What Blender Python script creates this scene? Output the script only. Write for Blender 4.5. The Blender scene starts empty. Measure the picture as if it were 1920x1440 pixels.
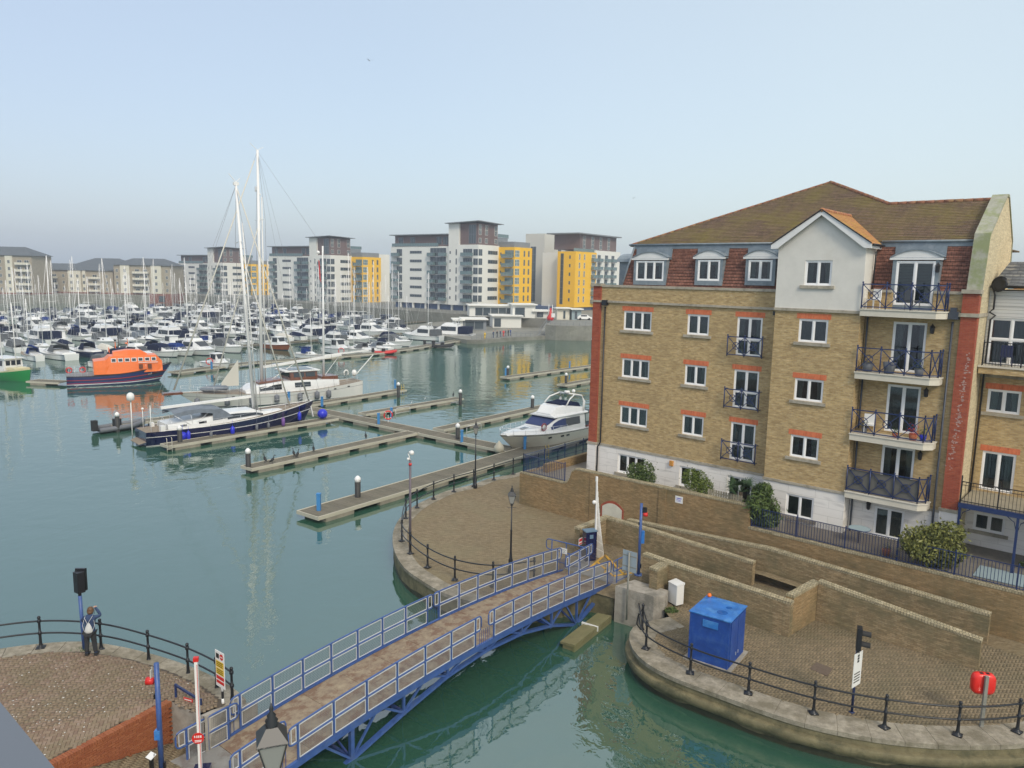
import bpy, math, random
import numpy as np
from mathutils import Vector, Matrix
RN = random.Random(11)
PI = math.pi
S = bpy.context.scene
COL = S.collection
# ------------------------------------------------------------------ camera
CH = 16.0
FPX = 1420.0
PITCH, ROLL = math.radians(8.14), math.radians(1.125)
cp, sp = math.cos(PITCH), math.sin(PITCH)
FWD = Vector((0, cp, -sp)); UP0 = Vector((0, sp, cp)); RT0 = Vector((1, 0, 0))
RT = RT0 * math.cos(ROLL) + UP0 * math.sin(ROLL)
UP = -RT0 * math.sin(ROLL) + UP0 * math.cos(ROLL)
cd = bpy.data.cameras.new('camera'); cam = bpy.data.objects.new('camera', cd); COL.objects.link(cam)
cam.matrix_world = Matrix(((RT.x, UP.x, -FWD.x, 0), (RT.y, UP.y, -FWD.y, 0), (RT.z, UP.z, -FWD.z, CH), (0, 0, 0, 1)))
cd.sensor_width = 36; cd.lens = FPX / 1920 * 36; cd.clip_start = 0.1; cd.clip_end = 6000
S.camera = cam
# ------------------------------------------------------------------ world: foggy overcast sky
SUN_EL, SUN_AZ = math.radians(40), math.radians(158)      # azimuth from +Y clockwise
w = bpy.data.worlds.new('World'); S.world = w; w.use_nodes = True
nt = w.node_tree; nt.nodes.clear()
def N(t, **k):
    n = nt.nodes.new(t)
    for a, b in k.items(): setattr(n, a, b)
    return n
sky = N('ShaderNodeTexSky', sky_type='NISHITA'); sky.sun_disc = False; sky.sun_elevation = SUN_EL; sky.sun_rotation = SUN_AZ
sky.air_density = 1.2; sky.dust_density = 2.5; sky.ozone_density = 1.5
bg1 = N('ShaderNodeBackground'); bg1.inputs[1].default_value = 0.05
nt.links.new(sky.outputs[0], bg1.inputs[0])
# the fog deck: one smooth gradient over the whole dome (brighter towards the hidden sun, paler low down)
tc = N('ShaderNodeTexCoord'); sx = N('ShaderNodeSeparateXYZ'); nt.links.new(tc.outputs['Generated'], sx.inputs[0])
dt = N('ShaderNodeVectorMath', operation='DOT_PRODUCT'); nt.links.new(tc.outputs['Generated'], dt.inputs[0])
dt.inputs[1].default_value = (1.0, 0.12, 0.0)
mr = N('ShaderNodeMapRange'); nt.links.new(dt.outputs['Value'], mr.inputs[0])
mr.inputs[1].default_value = -0.75; mr.inputs[2].default_value = 0.75
nz = N('ShaderNodeTexNoise'); nz.inputs['Scale'].default_value = 1.6; nz.inputs['Detail'].default_value = 3
nt.links.new(tc.outputs['Generated'], nz.inputs[0])
ad = N('ShaderNodeMath', operation='MULTIPLY_ADD'); nt.links.new(nz.outputs[0], ad.inputs[0]); ad.inputs[1].default_value = 0.16; nt.links.new(mr.outputs[0], ad.inputs[2])
cr = N('ShaderNodeValToRGB'); nt.links.new(ad.outputs[0], cr.inputs[0])
cr.color_ramp.elements[0].position = 0.1; cr.color_ramp.elements[0].color = (0.455, 0.52, 0.66, 1)
cr.color_ramp.elements[1].position = 0.95; cr.color_ramp.elements[1].color = (0.64, 0.725, 0.76, 1)
e = cr.color_ramp.elements.new(0.55); e.color = (0.51, 0.595, 0.69, 1)
bg2 = N('ShaderNodeBackground'); bg2.inputs[1].default_value = 0.645
# the fog thins to bright white cloud overhead
sz = N('ShaderNodeMapRange'); sz.interpolation_type = 'SMOOTHSTEP'; nt.links.new(sx.outputs[2], sz.inputs[0]); sz.inputs[1].default_value = 0.36; sz.inputs[2].default_value = 0.95
zm = N('ShaderNodeMix'); zm.data_type = 'RGBA'; nt.links.new(sz.outputs[0], zm.inputs[0]); nt.links.new(cr.outputs[0], zm.inputs[6]); zm.inputs[7].default_value = (1.02, 1.0, 0.93, 1)
nt.links.new(zm.outputs[2], bg2.inputs[0])
mx = N('ShaderNodeAddShader'); nt.links.new(bg1.outputs[0], mx.inputs[0]); nt.links.new(bg2.outputs[0], mx.inputs[1])
wo = N('ShaderNodeOutputWorld'); nt.links.new(mx.outputs[0], wo.inputs[0])
# ------------------------------------------------------------------ sun behind thin cloud
sd = bpy.data.lights.new('sun', 'SUN'); so = bpy.data.objects.new('sun', sd); COL.objects.link(so)
sd.energy = 1.5; sd.angle = math.radians(14); sd.color = (1.0, 0.90, 0.74)
dv = Vector((math.sin(SUN_AZ) * math.cos(SUN_EL), math.cos(SUN_AZ) * math.cos(SUN_EL), math.sin(SUN_EL)))
so.rotation_euler = dv.to_track_quat('Z', 'Y').to_euler()
S.view_settings.view_transform = 'Standard'; S.view_settings.look = 'None'
S.view_settings.exposure = 0.36; S.view_settings.gamma = 1.0; S.view_settings.use_curve_mapping = False
S.cycles.use_adaptive_sampling = True; S.cycles.max_bounces = 8; S.cycles.volume_bounces = 0
S.cycles.caustics_reflective = False; S.cycles.caustics_refractive = False
S.cycles.transparent_max_bounces = 12
# ------------------------------------------------------------------ geometry helpers
C0 = Vector((0, 0, CH))
def ray(x, y): return RT * (x - 960) + UP * (720 - y) + FWD * FPX
def G(x, y, z):
    d = ray(x, y); t = (z - CH) / d.z
    return C0 + d * t
def vdist(x, y, dist):           # point at horizontal distance along +Y
    d = ray(x, y); return C0 + d * (dist / d.y)
class MB:
    def __init__(s): s.v = []; s.f = []; s.m = []; s.s = []; s.M = Matrix.Identity(4); s.mi = 0; s.sm = False
    def add(s, vs, fs):
        b = len(s.v); M = s.M
        s.v.extend([M @ Vector(p) for p in vs])
        for f in fs: s.f.append([b + i for i in f]); s.m.append(s.mi); s.s.append(s.sm)
        return s
    def box(s, x0, y0, z0, x1, y1, z1):
        return s.add([(x0,y0,z0),(x1,y0,z0),(x1,y1,z0),(x0,y1,z0),(x0,y0,z1),(x1,y0,z1),(x1,y1,z1),(x0,y1,z1)],
                     [(3,2,1,0),(4,5,6,7),(0,1,5,4),(1,2,6,5),(2,3,7,6),(3,0,4,7)])
    def cbox(s, c, x, y, z): return s.box(c[0]-x/2, c[1]-y/2, c[2]-z/2, c[0]+x/2, c[1]+y/2, c[2]+z/2)
    def quad(s, *p): return s.add(p, [tuple(range(len(p)))])
    def prism(s, poly, z0, z1):
        n = len(poly); v = [(p[0], p[1], z0) for p in poly] + [(p[0], p[1], z1) for p in poly]
        return s.add(v, [tuple(range(n))[::-1], tuple(range(n, 2*n))] + [(i, (i+1) % n, (i+1) % n + n, i+n) for i in range(n)])
    def extr(s, poly, a, b, ax='y'):    # polygon of (h, z) pulled from a to b
        n = len(poly)
        if ax == 'y': v = [(p[0], a, p[1]) for p in poly] + [(p[0], b, p[1]) for p in poly]
        else: v = [(a, p[0], p[1]) for p in poly] + [(b, p[0], p[1]) for p in poly]
        return s.add(v, [tuple(range(n))[::-1], tuple(range(n, 2*n))] + [(i, (i+1) % n, (i+1) % n + n, i+n) for i in range(n)])
    def loft(s, rings, closed=True, caps=True, sm=None):
        n = len(rings[0]); v = [p for r in rings for p in r]; f = []
        for k in range(len(rings)-1):
            for i in range(n if closed else n-1):
                j = (i+1) % n; f.append((k*n+i, k*n+j, (k+1)*n+j, (k+1)*n+i))
        if caps: f.append(tuple(range(n))[::-1]); f.append(tuple(range((len(rings)-1)*n, len(rings)*n)))
        o = s.sm
        if sm is not None: s.sm = sm
        s.add(v, f); s.sm = o; return s
    def cyl(s, p0, p1, r0, r1=None, n=8, caps=True, sm=True):
        p0 = Vector(p0); p1 = Vector(p1); r1 = r0 if r1 is None else r1
        d = (p1-p0).normalized(); a = Vector((0,0,1)) if abs(d.z) < .9 else Vector((1,0,0))
        u = d.cross(a).normalized(); w_ = d.cross(u)
        ring = lambda c, r: [c + (u*math.cos(2*PI*i/n) + w_*math.sin(2*PI*i/n))*r for i in range(n)]
        return s.loft([ring(p0, r0), ring(p1, r1)], caps=caps, sm=sm)
    def tube(s, pts, r, n=6, closed=False):
        P = [Vector(p) for p in pts]; rings = []; m = len(P)
        for k, p in enumerate(P):
            a = P[(k-1) % m] if (k > 0 or closed) else p; b = P[(k+1) % m] if (k < m-1 or closed) else p
            d = (b-a).normalized(); q = Vector((0,0,1)) if abs(d.z) < .95 else Vector((1,0,0))
            u = d.cross(q).normalized(); w_ = d.cross(u)
            rr = r[k] if isinstance(r, (list, tuple)) else r
            rings.append([p + (u*math.cos(2*PI*i/n) + w_*math.sin(2*PI*i/n))*rr for i in range(n)])
        if closed: rings.append(rings[0])
        return s.loft(rings, caps=not closed, sm=True)
    def bar(s, p0, p1, w_, h):
        p0 = Vector(p0); p1 = Vector(p1); d = (p1-p0).normalized()
        q = Vector((0,0,1)) if abs(d.z) < .95 else Vector((1,0,0))
        u = d.cross(q).normalized()*w_/2; k = u.cross(d).normalized()*h/2
        r = lambda c: [c-u-k, c+u-k, c+u+k, c-u+k]
        return s.loft([r(p0), r(p1)])
    def lathe(s, prof, c=(0,0,0), n=12, sm=True):
        return s.loft([[(c[0]+r*math.cos(2*PI*i/n), c[1]+r*math.sin(2*PI*i/n), c[2]+z) for i in range(n)] for r, z in prof], sm=sm)
    def ball(s, c, r, n=10, sz=1.0):
        return s.lathe([(max(r*math.sin(PI*k/6), .001), -r*sz*math.cos(PI*k/6)) for k in range(7)], c, n)
    def mesh(s, name, mats, uv=True):
        me = bpy.data.meshes.new(name); me.from_pydata([tuple(p) for p in s.v], [], s.f)
        if not isinstance(mats, (list, tuple)): mats = [mats]
        for m in mats: me.materials.append(m)
        me.polygons.foreach_set('material_index', s.m); me.polygons.foreach_set('use_smooth', s.s)
        if uv:
            ul = me.uv_layers.new(name='UVMap'); out = np.zeros((len(me.loops), 2), np.float32); k = 0
            for f in s.f:
                a, b, c = s.v[f[0]], s.v[f[1]], s.v[f[2]]
                n = (b-a).cross(c-b)
                if n.length < 1e-12 and len(f) > 3: n = (c-b).cross(s.v[f[3]]-c)
                n.normalize()
                if abs(n.z) > .93:
                    for i in f: p = s.v[i]; out[k] = (p.x, p.y); k += 1
                else:
                    t = Vector((-n.y, n.x, 0)).normalized(); bb = n.cross(t)
                    if bb.z < 0: bb = -bb
                    if abs(t.x) > abs(t.y):
                        if t.x < 0: t = -t
                    elif t.y < 0: t = -t
                    for i in f: p = s.v[i]; out[k] = (p.dot(t), p.dot(bb)); k += 1
            ul.data.foreach_set('uv', out.ravel())
        me.update(); return me
    def build(s, name, mats, parent=None, uv=True, label=None, loc=None, rz=None):
        o = bpy.data.objects.new(name, s.mesh(name, mats, uv)); COL.objects.link(o)
        if parent: o.parent = parent
        if label: o['label'] = label
        if loc is not None: o.location = loc
        if rz is not None: o.rotation_euler = (0, 0, rz)
        return o
def tag(o, label=None, cat=None, group=None, kind=None):
    if label: o['label'] = label
    if cat: o['category'] = cat
    if group: o['group'] = group
    if kind: o['kind'] = kind
    return o
def empty(name, loc, rz, label, cat, group=None):
    o = bpy.data.objects.new(name, None); COL.objects.link(o); o.location = loc; o.rotation_euler = (0, 0, rz)
    o.empty_display_size = .3
    return tag(o, label, cat, group)
def inst(me, name, parent, loc=(0,0,0), rz=0, sc=None):
    o = bpy.data.objects.new(name, me); COL.objects.link(o); o.parent = parent; o.location = loc; o.rotation_euler = (0,0,rz)
    if sc: o.scale = sc
    return o
def copy_tree(o, parent=None):
    kids = KIDS(o); c = o.copy(); COL.objects.link(c)
    if parent: c.parent = parent
    for k in kids: copy_tree(k, c)
    return c
def KIDS(o): return [c for c in bpy.data.objects if c.parent == o] if not o.children else list(o.children)
def crv(pts, step=.5):        # Catmull-Rom through plan points, resampled evenly
    P = [Vector((p[0], p[1], p[2] if len(p) > 2 else 0)) for p in pts]; out = []
    for i in range(len(P)-1):
        a, b, c, d = P[max(i-1, 0)], P[i], P[i+1], P[min(i+2, len(P)-1)]
        for k in range(12):
            t = k/12; out.append(.5*((2*b)+(c-a)*t+(2*a-5*b+4*c-d)*t*t+(3*b-3*c+d-a)*t**3))
    out.append(P[-1])
    L = [0]
    for i in range(1, len(out)): L.append(L[-1]+(out[i]-out[i-1]).length)
    n = max(2, round(L[-1]/step)); res = []; j = 0
    for k in range(n+1):
        s_ = L[-1]*k/n
        while j < len(L)-2 and L[j+1] < s_: j += 1
        t = (s_-L[j])/max(L[j+1]-L[j], 1e-9); res.append(out[j].lerp(out[j+1], t))
    return res
def offs(P, d):               # offset a plan polyline to its right (+) side
    out = []
    for i, p in enumerate(P):
        a = P[max(i-1, 0)]; b = P[min(i+1, len(P)-1)]; t = (b-a); t.z = 0; t.normalize()
        out.append(p + Vector((t.y, -t.x, 0))*d)
    return out
# ------------------------------------------------------------------ materials
MT = {}
def mat(name, col, rough=.7, metal=0, var=0, vs=3.0, bump=0, bs=30.0, spec=.5, col2=None, patch=0, ps=.6, pcol=None, coord='Object', coat=0, pth=(.5,.62)):
    if name in MT: return MT[name]
    m = bpy.data.materials.new(name); m.use_nodes = True; t = m.node_tree; b = t.nodes['Principled BSDF']
    b.inputs['Roughness'].default_value = rough; b.inputs['Metallic'].default_value = metal; b.inputs['Specular IOR Level'].default_value = spec
    b.inputs['Coat Weight'].default_value = coat
    c4 = (*col, 1); b.inputs['Base Color'].default_value = c4
    nn = t.nodes.new; L = t.links.new
    tcn = nn('ShaderNodeTexCoord'); cur = None
    if var or col2:
        n1 = nn('ShaderNodeTexNoise'); n1.inputs['Scale'].default_value = vs; n1.inputs['Detail'].default_value = 6; n1.inputs['Roughness'].default_value = .65
        L(tcn.outputs[coord], n1.inputs[0])
        r = nn('ShaderNodeMapRange'); r.inputs[1].default_value = .3; r.inputs[2].default_value = .7; L(n1.outputs[0], r.inputs[0])
        mxn = nn('ShaderNodeMix'); mxn.data_type = 'RGBA'; L(r.outputs[0], mxn.inputs[0])
        d = col2 or tuple(max(0, x*(1-var)) for x in col); u = col if col2 else tuple(x*(1+var*.6) for x in col)
        mxn.inputs[6].default_value = (*d, 1); mxn.inputs[7].default_value = (*u, 1); cur = mxn.outputs[2]
    if patch:
        n2 = nn('ShaderNodeTexNoise'); n2.inputs['Scale'].default_value = ps; n2.inputs['Detail'].default_value = 8; n2.inputs['Roughness'].default_value = .7
        L(tcn.outputs[coord], n2.inputs[0])
        r = nn('ShaderNodeMapRange'); r.inputs[1].default_value = pth[0]; r.inputs[2].default_value = pth[1]; r.inputs[4].default_value = patch; L(n2.outputs[0], r.inputs[0])
        mxn = nn('ShaderNodeMix'); mxn.data_type = 'RGBA'; L(r.outputs[0], mxn.inputs[0])
        if cur: L(cur, mxn.inputs[6])
        else: mxn.inputs[6].default_value = c4
        mxn.inputs[7].default_value = (*(pcol or (.1,.1,.08)), 1); cur = mxn.outputs[2]
    if cur: L(cur, b.inputs['Base Color'])
    if bump:
        n3 = nn('ShaderNodeTexNoise'); n3.inputs['Scale'].default_value = bs; n3.inputs['Detail'].default_value = 4; L(tcn.outputs[coord], n3.inputs[0])
        bp = nn('ShaderNodeBump'); bp.inputs['Strength'].default_value = bump; bp.inputs['Distance'].default_value = .02; L(n3.outputs[0], bp.inputs['Height']); L(bp.outputs[0], b.inputs['Normal'])
    MT[name] = m; return m
def brickmat(name, c1, c2, mortar, bw=.225, rh=.075, ms=.006, stain=.0, scol=(.1,.1,.07), ss=.5, streak=0, offset=.5, bump=.5, rough=.85, light=0, lcol=(.6,.55,.42), pth=(.45,.7), mw=0, run=.32):
    if name in MT: return MT[name]
    m = bpy.data.materials.new(name); m.use_nodes = True; t = m.node_tree; b = t.nodes['Principled BSDF']; nn = t.nodes.new; L = t.links.new
    b.inputs['Roughness'].default_value = rough; b.inputs['Specular IOR Level'].default_value = .25
    uv = nn('ShaderNodeUVMap'); br = nn('ShaderNodeTexBrick'); br.offset = offset; br.inputs['Scale'].default_value = 1
    br.inputs['Brick Width'].default_value = bw; br.inputs['Row Height'].default_value = rh; br.inputs['Mortar Size'].default_value = ms
    br.inputs['Mortar Smooth'].default_value = .2; br.inputs['Bias'].default_value = 0
    br.inputs['Color1'].default_value = (*c1, 1); br.inputs['Color2'].default_value = (*c2, 1); br.inputs['Mortar'].default_value = (*mortar, 1)
    L(uv.outputs[0], br.inputs[0]); cur = br.outputs[0]
    def nm(scale, vec, detail=6):
        n = nn('ShaderNodeTexNoise'); n.inputs['Scale'].default_value = scale; n.inputs['Detail'].default_value = detail; n.inputs['Roughness'].default_value = .65; L(vec, n.inputs[0]); return n
    def mixc(fac, colr, mode='MIX'):
        nonlocal cur
        q = nn('ShaderNodeMix'); q.data_type = 'RGBA'; q.blend_type = mode; L(fac, q.inputs[0]); L(cur, q.inputs[6]); q.inputs[7].default_value = (*colr, 1); cur = q.outputs[2]
    def rng(v, a, bb, hi):
        r = nn('ShaderNodeMapRange'); r.inputs[1].default_value = a; r.inputs[2].default_value = bb; r.inputs[4].default_value = hi; L(v, r.inputs[0]); return r.outputs[0]
    # single darker and paler bricks: a stretched cell noise
    mp = nn('ShaderNodeMapping'); mp.inputs['Scale'].default_value = (1/bw*.8, 1/rh*.9, 1); L(uv.outputs[0], mp.inputs[0])
    nb = nm(1.0, mp.outputs[0], 1)
    mixc(rng(nb.outputs[0], .58, .7, light or .25), lcol)
    mixc(rng(nb.outputs[0], .42, .3, .45), tuple(x*.45 for x in c1))
    nl = nm(ss, uv.outputs[0])
    if stain: mixc(rng(nl.outputs[0], pth[0], pth[1], stain), scol)
    if streak:
        mp2 = nn('ShaderNodeMapping'); mp2.inputs['Scale'].default_value = (2.2, .25, 1); L(uv.outputs[0], mp2.inputs[0])
        mixc(rng(nm(1.0, mp2.outputs[0]).outputs[0], .55, .75, streak), tuple(x*1.2 for x in scol))
    # laid courses weather in runs: streaks a few bricks long
    mp3 = nn('ShaderNodeMapping'); mp3.inputs['Scale'].default_value = (.32/bw, .5/rh, 1); L(uv.outputs[0], mp3.inputs[0]); ns = nm(1.0, mp3.outputs[0], 3)
    mixc(rng(ns.outputs[0], .54, .72, run), tuple(min(1, x*1.55) for x in c2)); mixc(rng(ns.outputs[0], .46, .30, run), tuple(x*.5 for x in c1))
    L(cur, b.inputs['Base Color'])
    bp = nn('ShaderNodeBump'); bp.inputs['Strength'].default_value = bump; bp.inputs['Distance'].default_value = .01; bp.invert = True
    L(br.outputs['Fac'], bp.inputs['Height']); L(bp.outputs[0], b.inputs['Normal'])
    MT[name] = m; return m
def M_(n): return MT[n]
mat('white', (.78,.78,.76), .35, var=.06, vs=2); mat('white_gel', (.78,.79,.78), .25, coat=.3, var=.05, vs=.7)
mat('upvc', (.88,.88,.87), .4); mat('render', (.72,.70,.64), .85, var=.08, vs=1.2, bump=.15, patch=.25, ps=.8, pcol=(.42,.38,.3), pth=(.55,.8))
mat('stone', (.42,.38,.30), .9, var=.2, vs=5, bump=.4, patch=.5, ps=1.3, pcol=(.12,.11,.085))
mat('slab', (.66,.62,.52), .8, var=.08, vs=3, bump=.2, patch=.25, ps=1.5, pcol=(.4,.36,.27))
mat('lead', (.20,.245,.28), .5, var=.2, vs=2, patch=.4, ps=2.5, pcol=(.33,.37,.4))
mat('concrete', (.36,.33,.28), .9, var=.25, vs=2.5, bump=.5, bs=20, patch=.6, ps=.9, pcol=(.10,.095,.075))
mat('algae', (.028,.032,.014), .6, var=.4, vs=3, bump=.5, bs=12); mat('quayface', (.19,.165,.09), .8, var=.35, vs=2, bump=.6, bs=8, patch=.8, ps=1.2, pcol=(.075,.075,.04))
mat('coping', (.33,.295,.23), .9, var=.35, vs=5, bump=.6, bs=18, patch=.85, ps=1.1, pcol=(.155,.135,.09), pth=(.42,.6))
mat('iron', (.012,.014,.018), .35, spec=.5); mat('navyiron', (.016,.034,.115), .35, var=.2); mat('covblue', (.012,.035,.17), .9, spec=.1); mat('wiregrey', (.22,.23,.24), .5, .3)
mat('blue', (.045,.10,.30), .4, var=.25, vs=4, patch=.35, ps=3, pcol=(.10,.14,.22)); mat('bluedark', (.03,.07,.26), .45, var=.3, vs=5, patch=.3, ps=3, pcol=(.16,.09,.06))
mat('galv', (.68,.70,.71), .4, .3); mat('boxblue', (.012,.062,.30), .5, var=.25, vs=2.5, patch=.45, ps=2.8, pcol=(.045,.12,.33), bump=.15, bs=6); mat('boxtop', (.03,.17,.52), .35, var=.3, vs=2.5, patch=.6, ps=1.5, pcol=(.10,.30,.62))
mat('rail', (.75,.76,.77), .3, .6); mat('red', (.62,.025,.02), .35, var=.1); mat('redplastic', (.75,.02,.012), .3, var=.08, coat=.2)
mat('yellow', (.75,.5,.03), .5); mat('yellowpaint', (.62,.36,.05), .6, var=.3, vs=5, patch=.6, ps=4, pcol=(.25,.16,.1))
mat('black', (.01,.01,.012), .4); mat('rubber', (.02,.02,.02), .7); mat('skin', (.5,.3,.22), .6); mat('hair', (.12,.06,.025), .6, var=.4, vs=40)
mat('jacket', (.025,.05,.12), .8, var=.3, vs=8); mat('trousers', (.025,.027,.03), .85, var=.3, vs=8); mat('bag', (.55,.56,.55), .6, var=.15, vs=6)
mat('pilewhite', (.8,.8,.8), .5); mat('pile', (.03,.03,.028), .6, var=.3); mat('pedestal', (.05,.22,.50), .4); mat('floatblk', (.30,.27,.215), .9, var=.3, vs=1.5, bump=.3, patch=.6, ps=1, pcol=(.12,.115,.08))
mat('navyhull', (.006,.010,.055), .12, coat=.6); mat('teak', (.26,.21,.155), .8, var=.2, vs=4); mat('varnish', (.16,.055,.025), .3, var=.3, vs=3, coat=.4)
mat('alu', (.8,.8,.79), .35); mat('wire', (.25,.26,.27), .4, .6); mat('bimini', (.16,.19,.23), .7, var=.2); mat('navycloth', (.012,.018,.05), .9, var=.2, spec=.1); mat('greycloth', (.13,.14,.15), .85, var=.2, spec=.15)
mat('orange', (.85,.17,.015), .35, var=.06, coat=.2); mat('lbnavy', (.012,.025,.12), .25, coat=.4); mat('greenhull', (.01,.27,.055), .25, coat=.4); mat('cream', (.72,.66,.42), .4)
mat('fblue', (.02,.03,.55), .35); mat('fgrey', (.14,.15,.17), .6); mat('fpurple', (.18,.08,.30), .5); mat('woodhull', (.28,.09,.03), .4, var=.3)
mat('glassdark', (.015,.02,.025), .06, spec=.8); mat('glassfar', (.05,.07,.085), .1, spec=.9); mat('glassgreen', (.13,.2,.21), .12, spec=.9)
mat('terr', (.20,.18,.15), .9, var=.2, bump=.3); mat('soil', (.09,.07,.05), .95); mat('aqua', (.30,.38,.40), .5)
mat('capbrown', (.165,.115,.11), .8, var=.12); mat('farwhite', (.76,.76,.71), .8, var=.05, vs=.2); mat('faryel', (.90,.52,.015), .7, var=.04, vs=.3); mat('farblue', (.09,.14,.27), .7); mat('fargrey', (.23,.25,.27), .7, var=.15, vs=.5)
mat('farquay', (.24,.235,.20), .9, var=.25, vs=.4, patch=.5, ps=.3, pcol=(.13,.13,.10)); mat('farroof', (.10,.115,.13), .8, var=.15, vs=.5); mat('farcream', (.70,.67,.56), .85, var=.08, vs=.5)
mat('farbrick', (.38,.33,.25), .9, var=.15, vs=1); mat('farred', (.25,.095,.065), .9, var=.2, vs=1); mat('fardeck', (.22,.22,.21), .9, var=.2, vs=1); mat('hill', (.07,.10,.06), .95, var=.3, vs=.02)
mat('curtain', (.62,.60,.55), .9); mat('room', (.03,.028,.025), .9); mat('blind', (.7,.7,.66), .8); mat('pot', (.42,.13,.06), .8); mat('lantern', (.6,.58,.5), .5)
mat('cormorant', (.010,.011,.012), .5); mat('gull', (.55,.56,.58), .8); mat('gullwing', (.12,.12,.13), .8); mat('bark', (.10,.075,.05), .9, var=.3, bump=.5)
mat('timber', (.19,.175,.085), .85, var=.3, vs=3, bump=.5, patch=.5, ps=1.5, pcol=(.09,.10,.03)); mat('fencewood', (.30,.27,.20), .85, var=.2); mat('grass', (.07,.13,.03), .9, var=.4, vs=10)
brickmat('ybrick', (.41,.28,.125), (.56,.41,.20), (.42,.36,.26), stain=.4, scol=(.30,.22,.12), ss=.35, streak=.28, light=.5, lcol=(.68,.56,.35))
brickmat('ybrickpale', (.55,.46,.28), (.66,.57,.37), (.55,.50,.40), stain=.2, scol=(.4,.33,.2), light=.3, lcol=(.75,.68,.5))
brickmat('rbrick', (.33,.07,.04), (.41,.11,.055), (.31,.14,.10), stain=.3, scol=(.25,.05,.04), light=.1, lcol=(.6,.3,.25))
brickmat('lintel', (.62,.16,.07), (.68,.20,.09), (.5,.2,.12), bw=.075, rh=.3, ms=.005, light=.1, lcol=(.7,.3,.2), bump=.3)
brickmat('wallbrick', (.245,.175,.095), (.37,.28,.16), (.165,.135,.09), stain=.75, scol=(.12,.115,.065), ss=.45, streak=.5, light=.35, lcol=(.46,.39,.26), pth=(.42,.62))
brickmat('w0brick', (.27,.175,.08), (.36,.245,.125), (.19,.15,.09), stain=.7, scol=(.135,.12,.065), ss=.3, streak=.5, light=.25, lcol=(.44,.34,.2), pth=(.45,.65))
brickmat('copingbrick', (.33,.28,.17), (.45,.39,.26), (.13,.115,.08), bw=.11, rh=.3, ms=.012, stain=.6, scol=(.16,.15,.10), ss=1.0, light=.4, lcol=(.55,.5,.36), bump=.8)
brickmat('tilebrown', (.115,.078,.055), (.175,.115,.08), (.042,.033,.025), run=.3, bw=.19, rh=.17, ms=.008, stain=.85, scol=(.18,.15,.035), ss=.5, light=.25, lcol=(.30,.22,.15), pth=(.42,.70))
brickmat('tilered', (.17,.075,.055), (.26,.12,.085), (.045,.03,.025), run=.3, bw=.19, rh=.17, ms=.01, stain=.35, scol=(.10,.045,.04), ss=.8, light=.35, lcol=(.46,.2,.13))
brickmat('tileorange', (.42,.19,.08), (.5,.25,.10), (.2,.1,.05), bw=.19, rh=.17, ms=.01, stain=.8, scol=(.42,.30,.05), ss=1.2, light=.35, lcol=(.5,.35,.15))
brickmat('slate', (.12,.125,.13), (.17,.175,.18), (.05,.05,.055), bw=.3, rh=.22, ms=.008, stain=.2, scol=(.08,.08,.08))
brickmat('rustic', (.82,.79,.745), (.84,.815,.77), (.66,.64,.60), run=0, bw=1.4, rh=.42, ms=.012, stain=.15, scol=(.48,.45,.4), light=.05, lcol=(.72,.7,.66), offset=.5, bump=.6)
brickmat('paverflat', (.19,.145,.085), (.26,.205,.125), (.115,.095,.06), bw=.2, rh=.1, ms=.006, stain=.6, scol=(.21,.185,.11), ss=.35, light=.2, lcol=(.33,.28,.2))
brickmat('deck', (.16,.145,.11), (.225,.20,.15), (.04,.04,.035), bw=6, rh=.13, ms=.012, stain=.5, scol=(.11,.115,.07), ss=.5, light=.25, lcol=(.27,.25,.2), bump=.5)
brickmat('cladwhite', (.62,.62,.6), (.64,.64,.62), (.4,.4,.4), run=0, bw=8, rh=.16, ms=.01, bump=.8)
def glassmat():
    m = bpy.data.materials.new('glass_clear'); m.use_nodes = True; t = m.node_tree; t.nodes.clear(); nn = t.nodes.new; L = t.links.new
    tr = nn('ShaderNodeBsdfTransparent'); tr.inputs[0].default_value = (.62,.68,.68,1); gl = nn('ShaderNodeBsdfGlossy'); gl.inputs['Roughness'].default_value = .03
    fr = nn('ShaderNodeFresnel'); fr.inputs[0].default_value = 1.75; mxs = nn('ShaderNodeMixShader'); o = nn('ShaderNodeOutputMaterial')
    L(fr.outputs[0], mxs.inputs[0]); L(tr.outputs[0], mxs.inputs[1]); L(gl.outputs[0], mxs.inputs[2]); L(mxs.outputs[0], o.inputs[0]); MT['glass'] = m
glassmat()
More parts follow.
